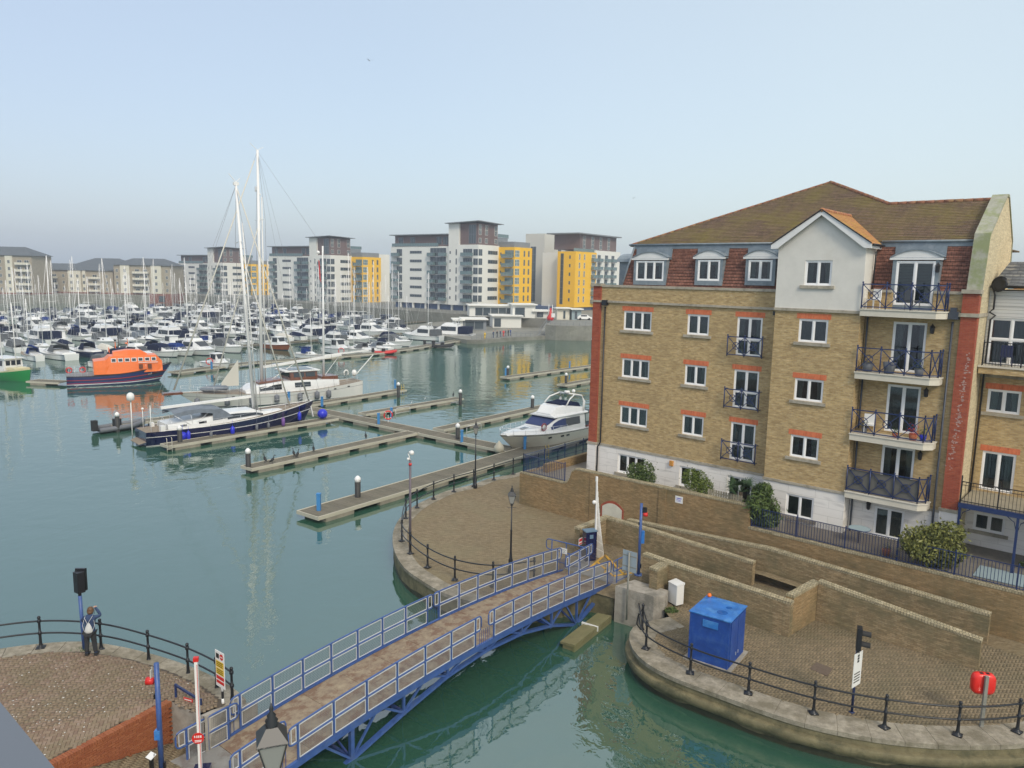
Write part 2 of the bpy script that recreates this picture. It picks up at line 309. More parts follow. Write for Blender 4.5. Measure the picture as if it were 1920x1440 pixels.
# ================================================================== WATER, GROUND, QUAYS
WZ = 0.45
TB = math.radians(-41); BO = Vector((5.086, 47.912, 0)); BX = Vector((math.cos(TB), math.sin(TB), 0)); BY = Vector((-math.sin(TB), math.cos(TB), 0))
def bl(x, y, z=0): return BO + BX*x + BY*y + Vector((0, 0, z))        # brick building frame: x along the front, y inward
def blxy(x, y): p = bl(x, y); return (p.x, p.y)
def hity(px, py, y):               # where the line of sight meets the upright plane y = const of that frame
    d = ray(px, py); t = (y-(C0-BO).dot(BY))/d.dot(BY); P = C0+d*t
    return (P-BO).dot(BX), P.z
def watermat():
    m = bpy.data.materials.new('water'); m.use_nodes = True; t = m.node_tree; b = t.nodes['Principled BSDF']; nn = t.nodes.new; L = t.links.new
    b.inputs['Roughness'].default_value = .02; b.inputs['IOR'].default_value = 2.9; b.inputs['Specular IOR Level'].default_value = .5
    tcn = nn('ShaderNodeTexCoord')
    n1 = nn('ShaderNodeTexNoise'); n1.inputs['Scale'].default_value = .05; n1.inputs['Detail'].default_value = 3; L(tcn.outputs['Object'], n1.inputs[0])
    mxn = nn('ShaderNodeMix'); mxn.data_type = 'RGBA'; mxn.inputs[6].default_value = (.022,.086,.053,1); mxn.inputs[7].default_value = (.04,.106,.074,1)
    L(n1.outputs[0], mxn.inputs[0]); L(mxn.outputs[2], b.inputs['Base Color'])
    hs = []
    for sc_, st, dist in ((.55, (1, 1, 1), 1.0), (2.6, (1, .75, 1), .22), (7.5, (1, .6, 1), .05)):
        mp = nn('ShaderNodeMapping'); mp.inputs['Scale'].default_value = st; mp.inputs['Rotation'].default_value = (0, 0, .5); L(tcn.outputs['Object'], mp.inputs[0])
        n = nn('ShaderNodeTexNoise'); n.inputs['Scale'].default_value = sc_; n.inputs['Detail'].default_value = 2; n.inputs['Distortion'].default_value = .4; L(mp.outputs[0], n.inputs[0])
        q = nn('ShaderNodeMath'); q.operation = 'MULTIPLY'; q.inputs[1].default_value = dist; L(n.outputs[0], q.inputs[0]); hs.append(q)
    a1 = nn('ShaderNodeMath'); a1.operation = 'ADD'; L(hs[0].outputs[0], a1.inputs[0]); L(hs[1].outputs[0], a1.inputs[1])
    a2 = nn('ShaderNodeMath'); a2.operation = 'ADD'; L(a1.outputs[0], a2.inputs[0]); L(hs[2].outputs[0], a2.inputs[1])
    # calm and breezy areas
    n4 = nn('ShaderNodeTexNoise'); n4.inputs['Scale'].default_value = .045; n4.inputs['Detail'].default_value = 3; L(tcn.outputs['Object'], n4.inputs[0])
    r = nn('ShaderNodeMapRange'); r.inputs[1].default_value = .38; r.inputs[2].default_value = .62; r.inputs[3].default_value = .25; r.inputs[4].default_value = .8; L(n4.outputs[0], r.inputs[0])
    bp = nn('ShaderNodeBump'); bp.inputs['Distance'].default_value = .06; L(r.outputs[0], bp.inputs['Strength']); L(a2.outputs[0], bp.inputs['Height']); L(bp.outputs[0], b.inputs['Normal'])
    MT['water'] = m
watermat()
mb = MB(); mb.quad((-800,-40,WZ), (800,-40,WZ), (800,780,WZ), (-800,780,WZ))
tag(mb.build('water', M_('water'), uv=False), 'calm grey green harbour water', kind='structure')
mb = MB(); mb.quad((-805,-45,WZ-3), (805,-45,WZ-3), (805,785,WZ-3), (-805,785,WZ-3))
tag(mb.build('harbour_bed', M_('soil'), uv=False), kind='structure')

def inpoly(X, Y, poly):
    ins = np.zeros(X.shape, bool); n = len(poly); j = n-1
    for i in range(n):
        xi, yi = poly[i][0], poly[i][1]; xj, yj = poly[j][0], poly[j][1]
        c_ = ((yi > Y) != (yj > Y)) & (X < (xj-xi)*(Y-yi)/(yj-yi+1e-12)+xi); ins ^= c_; j = i
    return ins
def pavermat(name, c1, c2, c3, stain):
    m = bpy.data.materials.new(name); m.use_nodes = True; t = m.node_tree; b = t.nodes['Principled BSDF']; nn = t.nodes.new; L = t.links.new
    b.inputs['Roughness'].default_value = .85; b.inputs['Specular IOR Level'].default_value = .3
    g = nn('ShaderNodeNewGeometry'); oi = nn('ShaderNodeObjectInfo'); a = nn('ShaderNodeMath'); a.operation = 'ADD'; L(g.outputs['Random Per Island'], a.inputs[0]); L(oi.outputs['Random'], a.inputs[1])
    fr = nn('ShaderNodeMath'); fr.operation = 'FRACT'; L(a.outputs[0], fr.inputs[0])
    r = nn('ShaderNodeValToRGB'); r.color_ramp.interpolation = 'LINEAR'; E_ = r.color_ramp.elements
    E_[0].color = (*c1, 1); E_[1].color = (*c2, 1); e = E_.new(.5); e.color = (*c3, 1); L(fr.outputs[0], r.inputs[0])
    n1 = nn('ShaderNodeTexNoise'); n1.inputs['Scale'].default_value = .45; n1.inputs['Detail'].default_value = 6; n1.inputs['Roughness'].default_value = .7; L(g.outputs['Position'], n1.inputs[0])
    q = nn('ShaderNodeMapRange'); q.inputs[1].default_value = .45; q.inputs[2].default_value = .65; q.inputs[4].default_value = .6; L(n1.outputs[0], q.inputs[0])
    mxn = nn('ShaderNodeMix'); mxn.data_type = 'RGBA'; L(q.outputs[0], mxn.inputs[0]); L(r.outputs[0], mxn.inputs[6]); mxn.inputs[7].default_value = (*stain, 1)
    n2 = nn('ShaderNodeTexNoise'); n2.inputs['Scale'].default_value = 25; n2.inputs['Detail'].default_value = 3; L(g.outputs['Position'], n2.inputs[0])
    m2 = nn('ShaderNodeMix'); m2.data_type = 'RGBA'; m2.blend_type = 'MULTIPLY'; m2.inputs[0].default_value = .5; L(mxn.outputs[2], m2.inputs[6]); L(n2.outputs[0], m2.inputs[7])
    L(m2.outputs[2], b.inputs['Base Color']); MT[name] = m
pavermat('paver_left', (.27,.18,.13), (.36,.26,.195), (.31,.235,.155), (.235,.20,.115))
pavermat('paver_right', (.235,.185,.115), (.34,.265,.165), (.285,.225,.14), (.20,.175,.105))
def pavers(name, poly, zf, ang, matn, parent, near=0, W=.105, label=None, keep=None):
    xs = [p[0] for p in poly]; ys = [p[1] for p in poly]; cx, cy = sum(xs)/len(xs), sum(ys)/len(ys)
    ext = max(max(xs)-min(xs), max(ys)-min(ys))*.75/W; n = int(ext)+4
    I, J = np.meshgrid(np.arange(-n, n), np.arange(-n, n)); I = I.ravel(); J = J.ravel()
    ox = I*1+J*2.; oy = I*1-J*2.
    c_, s_ = math.cos(ang), math.sin(ang); g = .004/W*1
    cen = []; 
    for kind in (0, 1):
        x0 = ox+(0 if kind == 0 else 0); y0 = oy+(0 if kind == 0 else 1)
        lx, ly = (2, 1) if kind == 0 else (1, 2)
        mx_, my_ = x0+lx/2, y0+ly/2
        X = cx+(mx_*c_-my_*s_)*W; Y = cy+(mx_*s_+my_*c_)*W
        cen.append(np.stack([X, Y, np.full_like(X, lx), np.full_like(X, ly)], 1))
    cen = np.concatenate(cen); cen = cen[inpoly(cen[:, 0], cen[:, 1], poly)]
    if keep is not None: cen = cen[keep(cen[:, 0], cen[:, 1])]
    d = np.hypot(cen[:, 0], cen[:, 1])+(0 if not near else np.where((cen[:, 0]-LA.x)*ldir.x+(cen[:, 1]-LA.y)*ldir.y < .1, 50, 0)); cen = cen[np.argsort(d)]
    rng = np.random.default_rng(5); Z = zf(cen[:, 0], cen[:, 1])+rng.uniform(-.003, .003, len(cen)); vis = np.ones(len(cen), bool)
    # inside the picture
    Pw = np.stack([cen[:, 0], cen[:, 1], Z-CH], 1); zc = Pw@np.array(FWD); px = 960+FPX*(Pw@np.array(RT))/zc; py = 720-FPX*(Pw@np.array(UP))/zc
    vis = (zc > 1) & (px > -60) & (px < 1980) & (py < 1500); cen = cen[vis]; Z = Z[vis]
    hx = (cen[:, 2]*W/2-.004); hy = (cen[:, 3]*W/2-.004)
    if near:
        me = {}
        for lx in (1, 2):
            b_ = MB(); a_, q_ = (W-.004, W/2-.004) if lx == 2 else (W/2-.004, W-.004); e_ = .006
            b_.loft([[(-a_,-q_,-.05),(a_,-q_,-.05),(a_,q_,-.05),(-a_,q_,-.05)], [(-a_,-q_,-e_),(a_,-q_,-e_),(a_,q_,-e_),(-a_,q_,-e_)], [(-a_+e_,-q_+e_,0),(a_-e_,-q_+e_,0),(a_-e_,q_-e_,0),(-a_+e_,q_-e_,0)]])
            me[lx] = b_.mesh('paver', M_(matn), uv=False)
        for k in range(min(near, len(cen))):
            inst(me[int(cen[k, 2])], 'paver', parent, (cen[k, 0], cen[k, 1], Z[k]), ang)
        cen = cen[near:]; Z = Z[near:]; hx = hx[near:]; hy = hy[near:]
    n = len(cen); V = np.zeros((n, 8, 3)); 
    for k, (a, b_, zz) in enumerate([(-1,-1,-.03),(1,-1,-.03),(1,1,-.03),(-1,1,-.03),(-1,-1,0),(1,-1,0),(1,1,0),(-1,1,0)]):
        e_ = .004 if zz == 0 else 0
        lx = a*(hx-e_); ly = b_*(hy-e_); V[:, k, 0] = cen[:, 0]+lx*c_-ly*s_; V[:, k, 1] = cen[:, 1]+lx*s_+ly*c_; V[:, k, 2] = Z-zf(cen[:, 0], cen[:, 1])+zf(V[:, k, 0], V[:, k, 1])+zz
    F = np.array([(4,5,6,7),(0,1,5,4),(1,2,6,5),(2,3,7,6),(3,0,4,7)]); F = (F[None]+8*np.arange(n)[:, None, None]).reshape(-1, 4)
    mo = bpy.data.meshes.new(name); mo.vertices.add(n*8); mo.vertices.foreach_set('co', V.ravel()); mo.loops.add(len(F)*4); mo.loops.foreach_set('vertex_index', F.ravel().astype(np.int32))
    mo.polygons.add(len(F)); mo.polygons.foreach_set('loop_start', np.arange(0, len(F)*4, 4, dtype=np.int32)); mo.update(calc_edges=True); mo.materials.append(M_(matn))
    o = bpy.data.objects.new(name, mo); COL.objects.link(o); o.parent = parent; o['kind'] = 'stuff'; return o
# ------------------------------------------------------------------ left promenade
ZL = 2.6; LC = Vector((-14.67, 18.0, 0)); LR = 7.8
def lcirc(a, r): a = math.radians(a); return Vector((LC.x+r*math.cos(a), LC.y+r*math.sin(a), 0))
LA = G(322, 1315, ZL); LB = G(90, 1437, ZL); ldir = (LB-LA).normalized(); LE = LA+ldir*9
ZP = LA.z-1.38                                   # the sunken path at the foot of the red wall
def zleft(x, y):                                 # ground falls from the promenade to the bridge beyond the wall end
    al = -((x-LA.x)*ldir.x+(y-LA.y)*ldir.y); u = np.clip(al/3.2, 0, 1)
    return ZL-u*u*(3-2*u)*.85
arc = [lcirc(a, LR) for a in range(182, 36, -3)]
land = [(p.x, p.y) for p in arc]
up_poly = [(p.x, p.y) for p in [lcirc(a, 7.05) for a in range(184, 30, -3)]]
gnd = empty('left_promenade', (0,0,0), 0, 'brick paved promenade on the near left bank', 'promenade'); gnd['kind'] = 'structure'
del gnd['category']
# ground sheet under the pavers
mb = MB(); gs = .2; gx = np.arange(-26, -7, gs); gy = np.arange(6, 26, gs); GX, GY = np.meshgrid(gx, gy); GX = GX.ravel(); GY = GY.ravel()
ok_ = inpoly(GX, GY, [(-26,17.5)]+[(p.x, p.y) for p in [lcirc(a, 7.2) for a in range(180, 38, -3)]]+[(-9.0,22.5), (-8.9,22.0), (-9.9,20.8), (LE.x,LE.y), (-20,6), (-26,6)]) & ((-(GX-LA.x)*ldir.y+(GY-LA.y)*ldir.x < -.2) | (((GX-LA.x)*ldir.x+(GY-LA.y)*ldir.y < -.0) & (-(GX-LA.x)*ldir.y+(GY-LA.y)*ldir.x < 1.5)))
for x_, y_ in zip(GX[ok_], GY[ok_]):
    c4_ = [(x_-gs/2,y_-gs/2), (x_+gs/2,y_-gs/2), (x_+gs/2,y_+gs/2), (x_-gs/2,y_+gs/2)]; mb.quad(*[(a_, b_, float(zleft(a_, b_))-.022) for a_, b_ in c4_])
ring = []
mb.quad((-45,18,ZL-.022), (-25.9,18,ZL-.022), (-25.9,0,ZL-.022), (-45,0,ZL-.022))
mb.build('bedding', M_('soil'), gnd, uv=False)
side_keep = lambda X, Y: (-(X-LA.x)*ldir.y+(Y-LA.y)*ldir.x < -.27) | (((X-LA.x)*ldir.x+(Y-LA.y)*ldir.y < -.02) & (-(X-LA.x)*ldir.y+(Y-LA.y)*ldir.x < 1.5))
pv_poly = [(-26,17.5)]+[(p.x, p.y) for p in [lcirc(a, 7.06) for a in range(180, 38, -3)]]+[(-9.2,22.4), (-9.0,22.0), (-9.9,20.8), (LE.x,LE.y), (-20,8), (-26,8)]
pavers('pavers', pv_poly, zleft, math.radians(20), 'paver_left', gnd, near=300, keep=side_keep)
# quay wall and coping stones
qw = empty('quay_wall', (0,0,0), 0, 'curved stone quay wall under the black railing at the near left', 'quay wall')
mb = MB(); out = [lcirc(a, LR-.06) for a in range(190, 35, -3)]
mb.loft([[Vector((p.x, p.y, float(zleft(p.x, p.y))-.16)) for p in out], [Vector((p.x, p.y, WZ-1.2)) for p in out]], closed=False, caps=False, sm=True)
mb.build('wall_face', M_('quayface'), qw, uv=False); mb = MB(); o2 = [lcirc(a, LR-.05) for a in range(190, 35, -3)]; mb.loft([[Vector((p.x, p.y, WZ+.22)) for p in o2], [Vector((p.x, p.y, WZ-1)) for p in o2]], closed=False, caps=False); mb.build('algae_band', M_('algae'), qw, uv=False)
mb = MB()
for a in range(190, 42, -7):
    P = []
    for q in (a, a-3.4, a-6.85):
        for r in (7.06, LR+.03):
            v = lcirc(q, r); v.z = float(zleft(lcirc(q, 7.3).x, lcirc(q, 7.3).y)); P.append(v)
    b_ = MB(); ri = [[P[k], P[k+1], P[k+1]-Vector((0,0,.18)), P[k]-Vector((0,0,.18))] for k in (0, 2, 4)]; b_.loft(ri); b_.build('coping_stone', M_('coping'), qw)
    # dark kerb line between coping and paving
# sunken path + its red retaining wall
F0 = Vector((LA.x, LA.y, 0)); zfp = lambda X, Y: ZP+np.maximum(0, (X-F0.x)*ldir.x+(Y-F0.y)*ldir.y)*.26+np.clip((-((X-F0.x)*ldir.x+(Y-F0.y)*ldir.y))*.1, 0, .2)
pthp = [(LA.x-ldir.x*-.0,LA.y), (LE.x,LE.y), (-12,8), (-6.5,17), (-6.3,19.2), (-8.6,22.1), (-9.3,22.6), (-10.1,22.5)]
mb = MB(); ok_ = inpoly(GX, GY, pthp)
for x_, y_ in zip(GX[ok_], GY[ok_]):
    c4_ = [(x_-gs/2,y_-gs/2), (x_+gs/2,y_-gs/2), (x_+gs/2,y_+gs/2), (x_-gs/2,y_+gs/2)]; mb.quad(*[(a_, b_, float(zfp(a_, b_))-.022) for a_, b_ in c4_])
old_ = MB(); pa = [F0+Vector((.0,0,0)), Vector((LE.x, LE.y, 0)), Vector((-14,6,0)), Vector((-3,14,0)), Vector((-6.2,19.4,0)), Vector((-8.3,22.0,0)), Vector((-9.0,22.3,0))]
zp = lambda p: ZP+max(0, (p-F0).dot(ldir))*.26

path = mb.build('sunken_path', M_('soil'), uv=False); path['kind'] = 'structure'
pavers('pavers', pthp, zfp, math.radians(55), 'paver_right', path)
rw = empty('red_brick_retaining_wall', (LA.x, LA.y, 0), math.atan2(ldir.y, ldir.x), 'orange red brick retaining wall beside the sunken path at the bottom left', 'wall')
Lw = 7.5; mb = MB(); mb.box(.02, -.34, ZP-.3, Lw, -.10, ZL-.115); mb.build('wall_core', M_('soil'), rw, uv=False)
pavermat('redbrick_piece', (.36,.11,.045), (.46,.165,.07), (.40,.135,.055), (.34,.105,.05))
b_ = MB(); b_.box(-.105, -.05, -.0325, .105, .05, .0325); bme = b_.mesh('brick', M_('redbrick_piece'), uv=False)
b_ = MB(); b_.box(-.0325, -.13, -.105, .0325, .11, .0); cme = b_.mesh('coping_brick', M_('redbrick_piece'), uv=False)
rest = MB(); nb = 0
for k in range(int(Lw/.075)): inst(cme, 'coping_brick', rw, (.04+k*.0745, -.11, ZL-.005+RN.uniform(-.003, .003)), RN.uniform(-.03, .03))
for r in range(22):
    z = ZL-.15-r*.075
    for c_ in range(int(Lw/.22)):
        x = .11+c_*.22+(r % 2)*.11
        if z < ZP+x*.26-.06 or x > Lw: continue
        if nb < 260 and (r+c_*.2 < 20): inst(bme, 'brick', rw, (x, -.055+RN.uniform(-.003, .003), z)); nb += 1
        else: rest.box(x-.105, -.1, z-.0325, x+.105, -.005, z+.0325)
mb = MB(); mb.add([(-.0, -.3, ZP-.4), (-.0, 1.52, ZP-.4), (-.0, 1.52, ZL), (-.0, -.3, ZL)], [(0,1,2,3)])
xs_ = [-.4*k for k in range(6)]; zz_ = [float(zleft(LA.x+ldir.x*a_, LA.y+ldir.y*a_)) for a_ in xs_]; mb.loft([[(a_, 1.4, z_-.3), (a_, 1.4, z_+.0), (a_, 1.56, z_+.0), (a_, 1.56, ZP-.4)] for a_, z_ in zip(xs_, zz_)], closed=False, caps=False); mb.build('end_kerb', M_('concrete'), rw)
if rest.v: tag(rest.build('bricks', M_('redbrick_piece'), rw, uv=False), kind='stuff')
mb = MB(); rw_ = random.Random(3)
for k in range(420):
    a_, r_ = rw_.uniform(30, 185), 7.0*rw_.random()**.5; x_, y_ = LC.x+r_*math.cos(math.radians(a_)), LC.y+r_*math.sin(math.radians(a_))
    if rw_.random() < .45: x_, y_ = rw_.gauss(-14, 1.6), rw_.gauss(19.5, 1.5)
    if -(x_-LA.x)*ldir.y+(y_-LA.y)*ldir.x > -.4 or math.hypot(x_-LC.x, y_-LC.y) > 7: continue
    z_ = float(zleft(x_, y_))+.006; q_ = rw_.uniform(.012, .04); t_ = rw_.random()*3; mb.quad(*[(x_+q_*rw_.uniform(.5,1.2)*math.cos(t_+j*PI/2), y_+q_*rw_.uniform(.5,1.2)*math.sin(t_+j*PI/2), z_) for j in range(4)])
tag(mb.build('droppings', mat('guano', (.62,.60,.55), .9), uv=False), 'scattered pale flecks on the left promenade paving', kind='stuff')
# ------------------------------------------------------------------ right bank outline
Rout = [(-7.95,34)]+[(-7.95,3.0)]
rb = [blxy(-7.95, 60), blxy(-7.95, 34), blxy(-7.95, 12), blxy(-7.97, 2.0), (-1.4,53.2), (-2.75,51.2), (-4.1,49.9), (-5.2,48.0), (-6.05,46), (-6.5,43.8), (-6.55,41.8), (-6.35,40), (-5.91,38.1), (-5.15,36.1), (-4.06,34.5), (-2.95,33.2), (-1.6,32.3), (-.3,31.9)]
nose = [(lambda g: (g.x, g.y))(G(*q, 1.5)) for q in ((1256,1157), (1217,1166), (1196,1172), (1185,1181))]+[(5.0,28.9), (5.1,27.8), (5.53,26.85), (6.25,26.05), (7.1,25.35), (8.2,24.5), (9.1,23.85), (10.03,23.3), (11.13,22.85), (12.16,22.55), (13.26,22.38), (14.6,22.3), (16.66,22.48), (18.6,23.0), (21,24.2), (24,26.5), (30,31.5), (40,38)]
ZR = 1.5
c1 = crv(rb, .6); c2 = crv(nose, .5)
inner = [(.9,33.0), (4.87,33.4), (5.9,33.2)]
land_poly = [(p.x, p.y) for p in c1]+[(.9,32.2), (3.9,33.6), (4.87,32.9), (6.9,32.0)]+[(p.x, p.y) for p in c2]+[(60,40), (200,80), blxy(60, 60)]
mb = MB(); mb.add([(x, y, ZR-.02) for x, y in land_poly], [tuple(range(len(land_poly)))])
rg = mb.build('right_promenade', M_('paverflat'), uv=True); tag(rg, 'paved quayside of the right bank', kind='structure')
def quay(P, name, label, wcop, drop, joint=1.15, flip=1, ledge=False):
    q = empty(name, (0,0,0), 0, label, 'quay wall'); o_ = offs(P, .05*flip); i_ = offs(P, -wcop*flip)
    f_ = P; mb = MB(); mb.loft([[Vector((p.x, p.y, ZR-.15)) for p in f_], [Vector((p.x, p.y, WZ-1.5)) for p in f_]], closed=False, caps=False, sm=True)
    if ledge:
        l_ = offs(P, .16*flip); mb.loft([[Vector((p.x, p.y, ZR-.42)) for p in l_], [Vector((p.x, p.y, ZR-.5)) for p in offs(P, .2*flip)], [Vector((p.x, p.y, ZR-.72)) for p in l_], [Vector((p.x, p.y, ZR-.8)) for p in f_]], closed=False, caps=False, sm=True)
        mb.loft([[Vector((p.x, p.y, ZR-.40)) for p in f_], [Vector((p.x, p.y, ZR-.42)) for p in l_]], closed=False, caps=False)
    mb.build('wall_face', M_('quayface'), q, uv=False)
    o2 = offs(P, .008*flip); mb = MB(); mb.loft([[Vector((p.x, p.y, WZ+.2+.06*math.sin(k*.9)+.04*math.sin(k*2.3))) for k, p in enumerate(o2)], [Vector((p.x, p.y, WZ-1)) for p in o2]], closed=False, caps=False); mb.build('algae_band', M_('algae'), q, uv=False)
    step = max(2, round(joint/((P[1]-P[0]).length)))
    for a in range(0, len(P)-1, step):
        e_ = min(a+step, len(P)-1); b_ = MB(); ri = []
        for k in range(a, e_+1):
            d = Vector((0,0,0))
            if k == e_: t = (P[k]-P[k-1]).normalized()*.012; d = -t
            hz = ZR+RN.uniform(-.002, .002); ri.append([i_[k]+d+Vector((0,0,hz)), o_[k]+d+Vector((0,0,hz-.01)), o_[k]+d+Vector((0,0,hz-.17)), i_[k]+d+Vector((0,0,hz-.17))])
        b_.loft(ri); b_.build('coping_stone', M_('coping'), q)
    return q
quay(c1, 'quay_wall', 'curved stone quay wall round the big empty paved plaza', .75, 1, flip=1)
quay(c2, 'quay_wall', 'curved stone quay wall below the blue cabin at the bottom right', 1.0, 1, flip=1, ledge=True)
# recess under the bridge seat
mb = MB(); rec = [(-.3,31.9), (.9,32.3), (3.9,33.7), (4.87,33.0)]
mb.loft([[Vector((x, y, ZR-.02)) for x, y in rec], [Vector((x, y, WZ-1)) for x, y in rec]], closed=False, caps=False)
tag(mb.build('bridge_abutment', M_('quayface')), 'dark stained quay recess under the far bridge end', 'abutment')
# paving of the lower right promenade (separate pavers)
rp = [(p.x, p.y) for p in offs(c2, -1.0)]+[(42,42), blxy(36, -4.8), blxy(24, -4.8), blxy(5.2, -5.7), (5.9,33.4), (7.2,32.5)]
pavers('pavers', rp, lambda X, Y: np.full_like(X, ZR+.0), TB+.0, 'paver_right', rg)
# utility cover
mb = MB(); p4 = [G(*q, ZR+.008) for q in ((1519,1252), (1545,1243), (1561,1250), (1553,1268))]
cvr = [G(1518,1254,ZR), G(1531,1242,ZR), G(1562,1254,ZR), G(1551,1268,ZR)]
mb.add([(p.x, p.y, ZR+.012) for p in cvr]+[(p.x, p.y, ZR-.02) for p in cvr], [(0,1,2,3), (0,1,5,4), (1,2,6,5), (2,3,7,6), (3,0,4,7)])
tag(mb.build('utility_cover', mat('cover', (.13,.095,.07), .7, var=.3, vs=8)), 'rusty brown square access cover set in the paving', 'access cover')
# ------------------------------------------------------------------ garden walls and ramp walls (building frame)
def rampwall(name, label, st, y0, y1, matn='wallbrick', cap='copingbrick', z0=1.4):
    """st: stations (x, top z)"""
    r = empty(name, BO, TB, label, 'wall'); mb = MB()
    mb.loft([[(x, y0, z0), (x, y1, z0), (x, y1, z-.1), (x, y0, z-.1)] for x, z in st]); mb.build('brickwork', M_(matn), r)
    mb = MB(); mb.loft([[(x+d, y0-.012, z-.1), (x+d, y1+.012, z-.1), (x+d, y1+.012, z+.01), (x+d, y0-.012, z+.01)] for (x, z), d in zip(st, [-.01]+[0]*(len(st)-2)+[.01])]); mb.build('coping', M_(cap), r)
    return r
W0 = empty('terrace_wall', BO, TB, 'tall brown brick retaining wall of the garden terrace with moss', 'wall')
pr0 = [(-2.9,3.6), (.55,3.6), (.85,3.68), (1.05,3.95), (1.2,4.4), (1.5,4.62), (12.4,4.72)]
mb = MB(); mb.loft([[(x, -3.48, 1.3), (x, -3.15, 1.3), (x, -3.15, z-.09), (x, -3.48, z-.09)] for x, z in pr0]); mb.loft([[(x, -3.48, 1.3), (x, -3.15, 1.3), (x, -3.15, z-.09), (x, -3.48, z-.09)] for x, z in [(12.4,3.58), (34,3.66)]])
mb.box(-2.9, -3.14, 1.3, -2.57, 20, 3.5)
for px_ in (2.6, 7.2): mb.box(px_, -3.53, 1.3, px_+.45, -3.48, 4.55)
mb.build('brickwork', M_('w0brick'), W0)
mb = MB(); mb.loft([[(x, -3.50, z-.09), (x, -3.13, z-.09), (x, -3.13, z), (x, -3.50, z)] for x, z in pr0]); mb.box(12.4, -3.5, 3.49, 34, -3.13, 3.6); mb.build('coping', M_('copingbrick'), W0)
mb = MB(); mb.box(-2.57, -3.15, 1.4, 40, 30, 3.5); tr_ = mb.build('terrace', M_('terr')); tr_.location = BO; tr_.rotation_euler = (0,0,TB); tag(tr_, 'garden terrace ground round the brick flats', kind='structure')
# blind arch panel
xa, za = hity(1130, 950, -3.48); xb, zb = hity(1166, 968, -3.48)
arcp = lambda x0, x1, zz, h, n=8: [(x0+(x1-x0)*k/n, zz+h*(1-(2*k/n-1)**2)) for k in range(n+1)]
mb = MB(); mb.extr([(xa, 1.5)]+arcp(xa, xb, 2.75, .28)+[(xb, 1.5)], -3.52, -3.48); mb.build('arch_panel', mat('archwhite', (.62,.60,.5), .8, var=.1), W0)
mb = MB(); mb.extr([(xa-.12, 1.5)]+arcp(xa-.12, xb+.12, 2.8, .38)+[(xb+.12, 1.5)], -3.505, -3.478); mb.build('arch_surround', M_('rbrick'), W0)
rampwall('ramp_wall', 'low brick wall that turns a corner beside the white barrier arm', [(5.0,2.98), (8,2.93), (13.7,2.68)], -5.75, -5.42)
mb = MB(); wr = rampwall('ramp_wall', 'short brick wall running from the corner towards the bridge railing', [(0,2.98), (.05,2.98)], -5.5, -5.4); wr.location = bl(0, 0)
for o in list(wr.children): bpy.data.objects.remove(o)
mb = MB(); mb.box(4.98, -8.2, 1.4, 5.31, -5.76, 2.86); mb.build('brickwork', M_('wallbrick'), wr); mb = MB(); mb.box(4.96, -8.22, 2.86, 5.33, -5.77, 2.97); mb.build('coping', M_('copingbrick'), wr)
rampwall('ramp_wall', 'longest mossy brick ramp wall close under the terrace wall', [(6.0,2.78), (10.3,3.0), (14,3.2), (23.26,2.8)], -4.75, -4.42)
rampwall('ramp_wall', 'brick ramp wall behind the white meter cabinet and the blue cabin', [(10.05,3.25), (11.5,3.18), (17.05,3.0)], -9.75, -9.42)
rampwall('ramp_wall', 'brick wall sloping down from the diagonal return to the life ring', [(17.3,3.28), (23.4,2.68)], -7.35, -7.02)
dg = empty('ramp_wall', BO, TB, 'pale short diagonal return between the two front ramp walls', 'wall')
mb = MB(); mb.prism([(16.72,-9.42), (17.05,-9.42), (17.3,-7.2), (16.98,-7.1)], 1.4, 3.1); mb.build('brickwork', M_('w0brick'), dg); mb = MB(); mb.prism([(16.71,-9.43), (17.06,-9.43), (17.31,-7.19), (16.97,-7.09)], 3.1, 3.21); mb.build('coping', M_('copingbrick'), dg)
sw = empty('ramp_wall', BO, TB, 'short brick return with a pier beside the white meter cabinet', 'wall')
mb = MB(); mb.box(11.0, -10.7, 1.4, 11.4, -9.76, 3.02); mb.build('brickwork', M_('wallbrick'), sw); mb = MB(); mb.box(10.98, -10.72, 3.02, 11.42, -9.77, 3.13); mb.build('coping', M_('copingbrick'), sw)
# rising ramp surface between the long walls
mb = MB(); mb.loft([[(23.2,-5.3,1.5), (23.2,-4.76,1.5)], [(14,-5.3,2.0), (14,-4.76,2.0)], [(6,-5.4,1.55), (6,-4.76,1.55)]], closed=False, caps=False)
o = mb.build('ramp', M_('paverflat')); o.location = BO; o.rotation_euler = (0,0,TB); o['kind'] = 'structure'
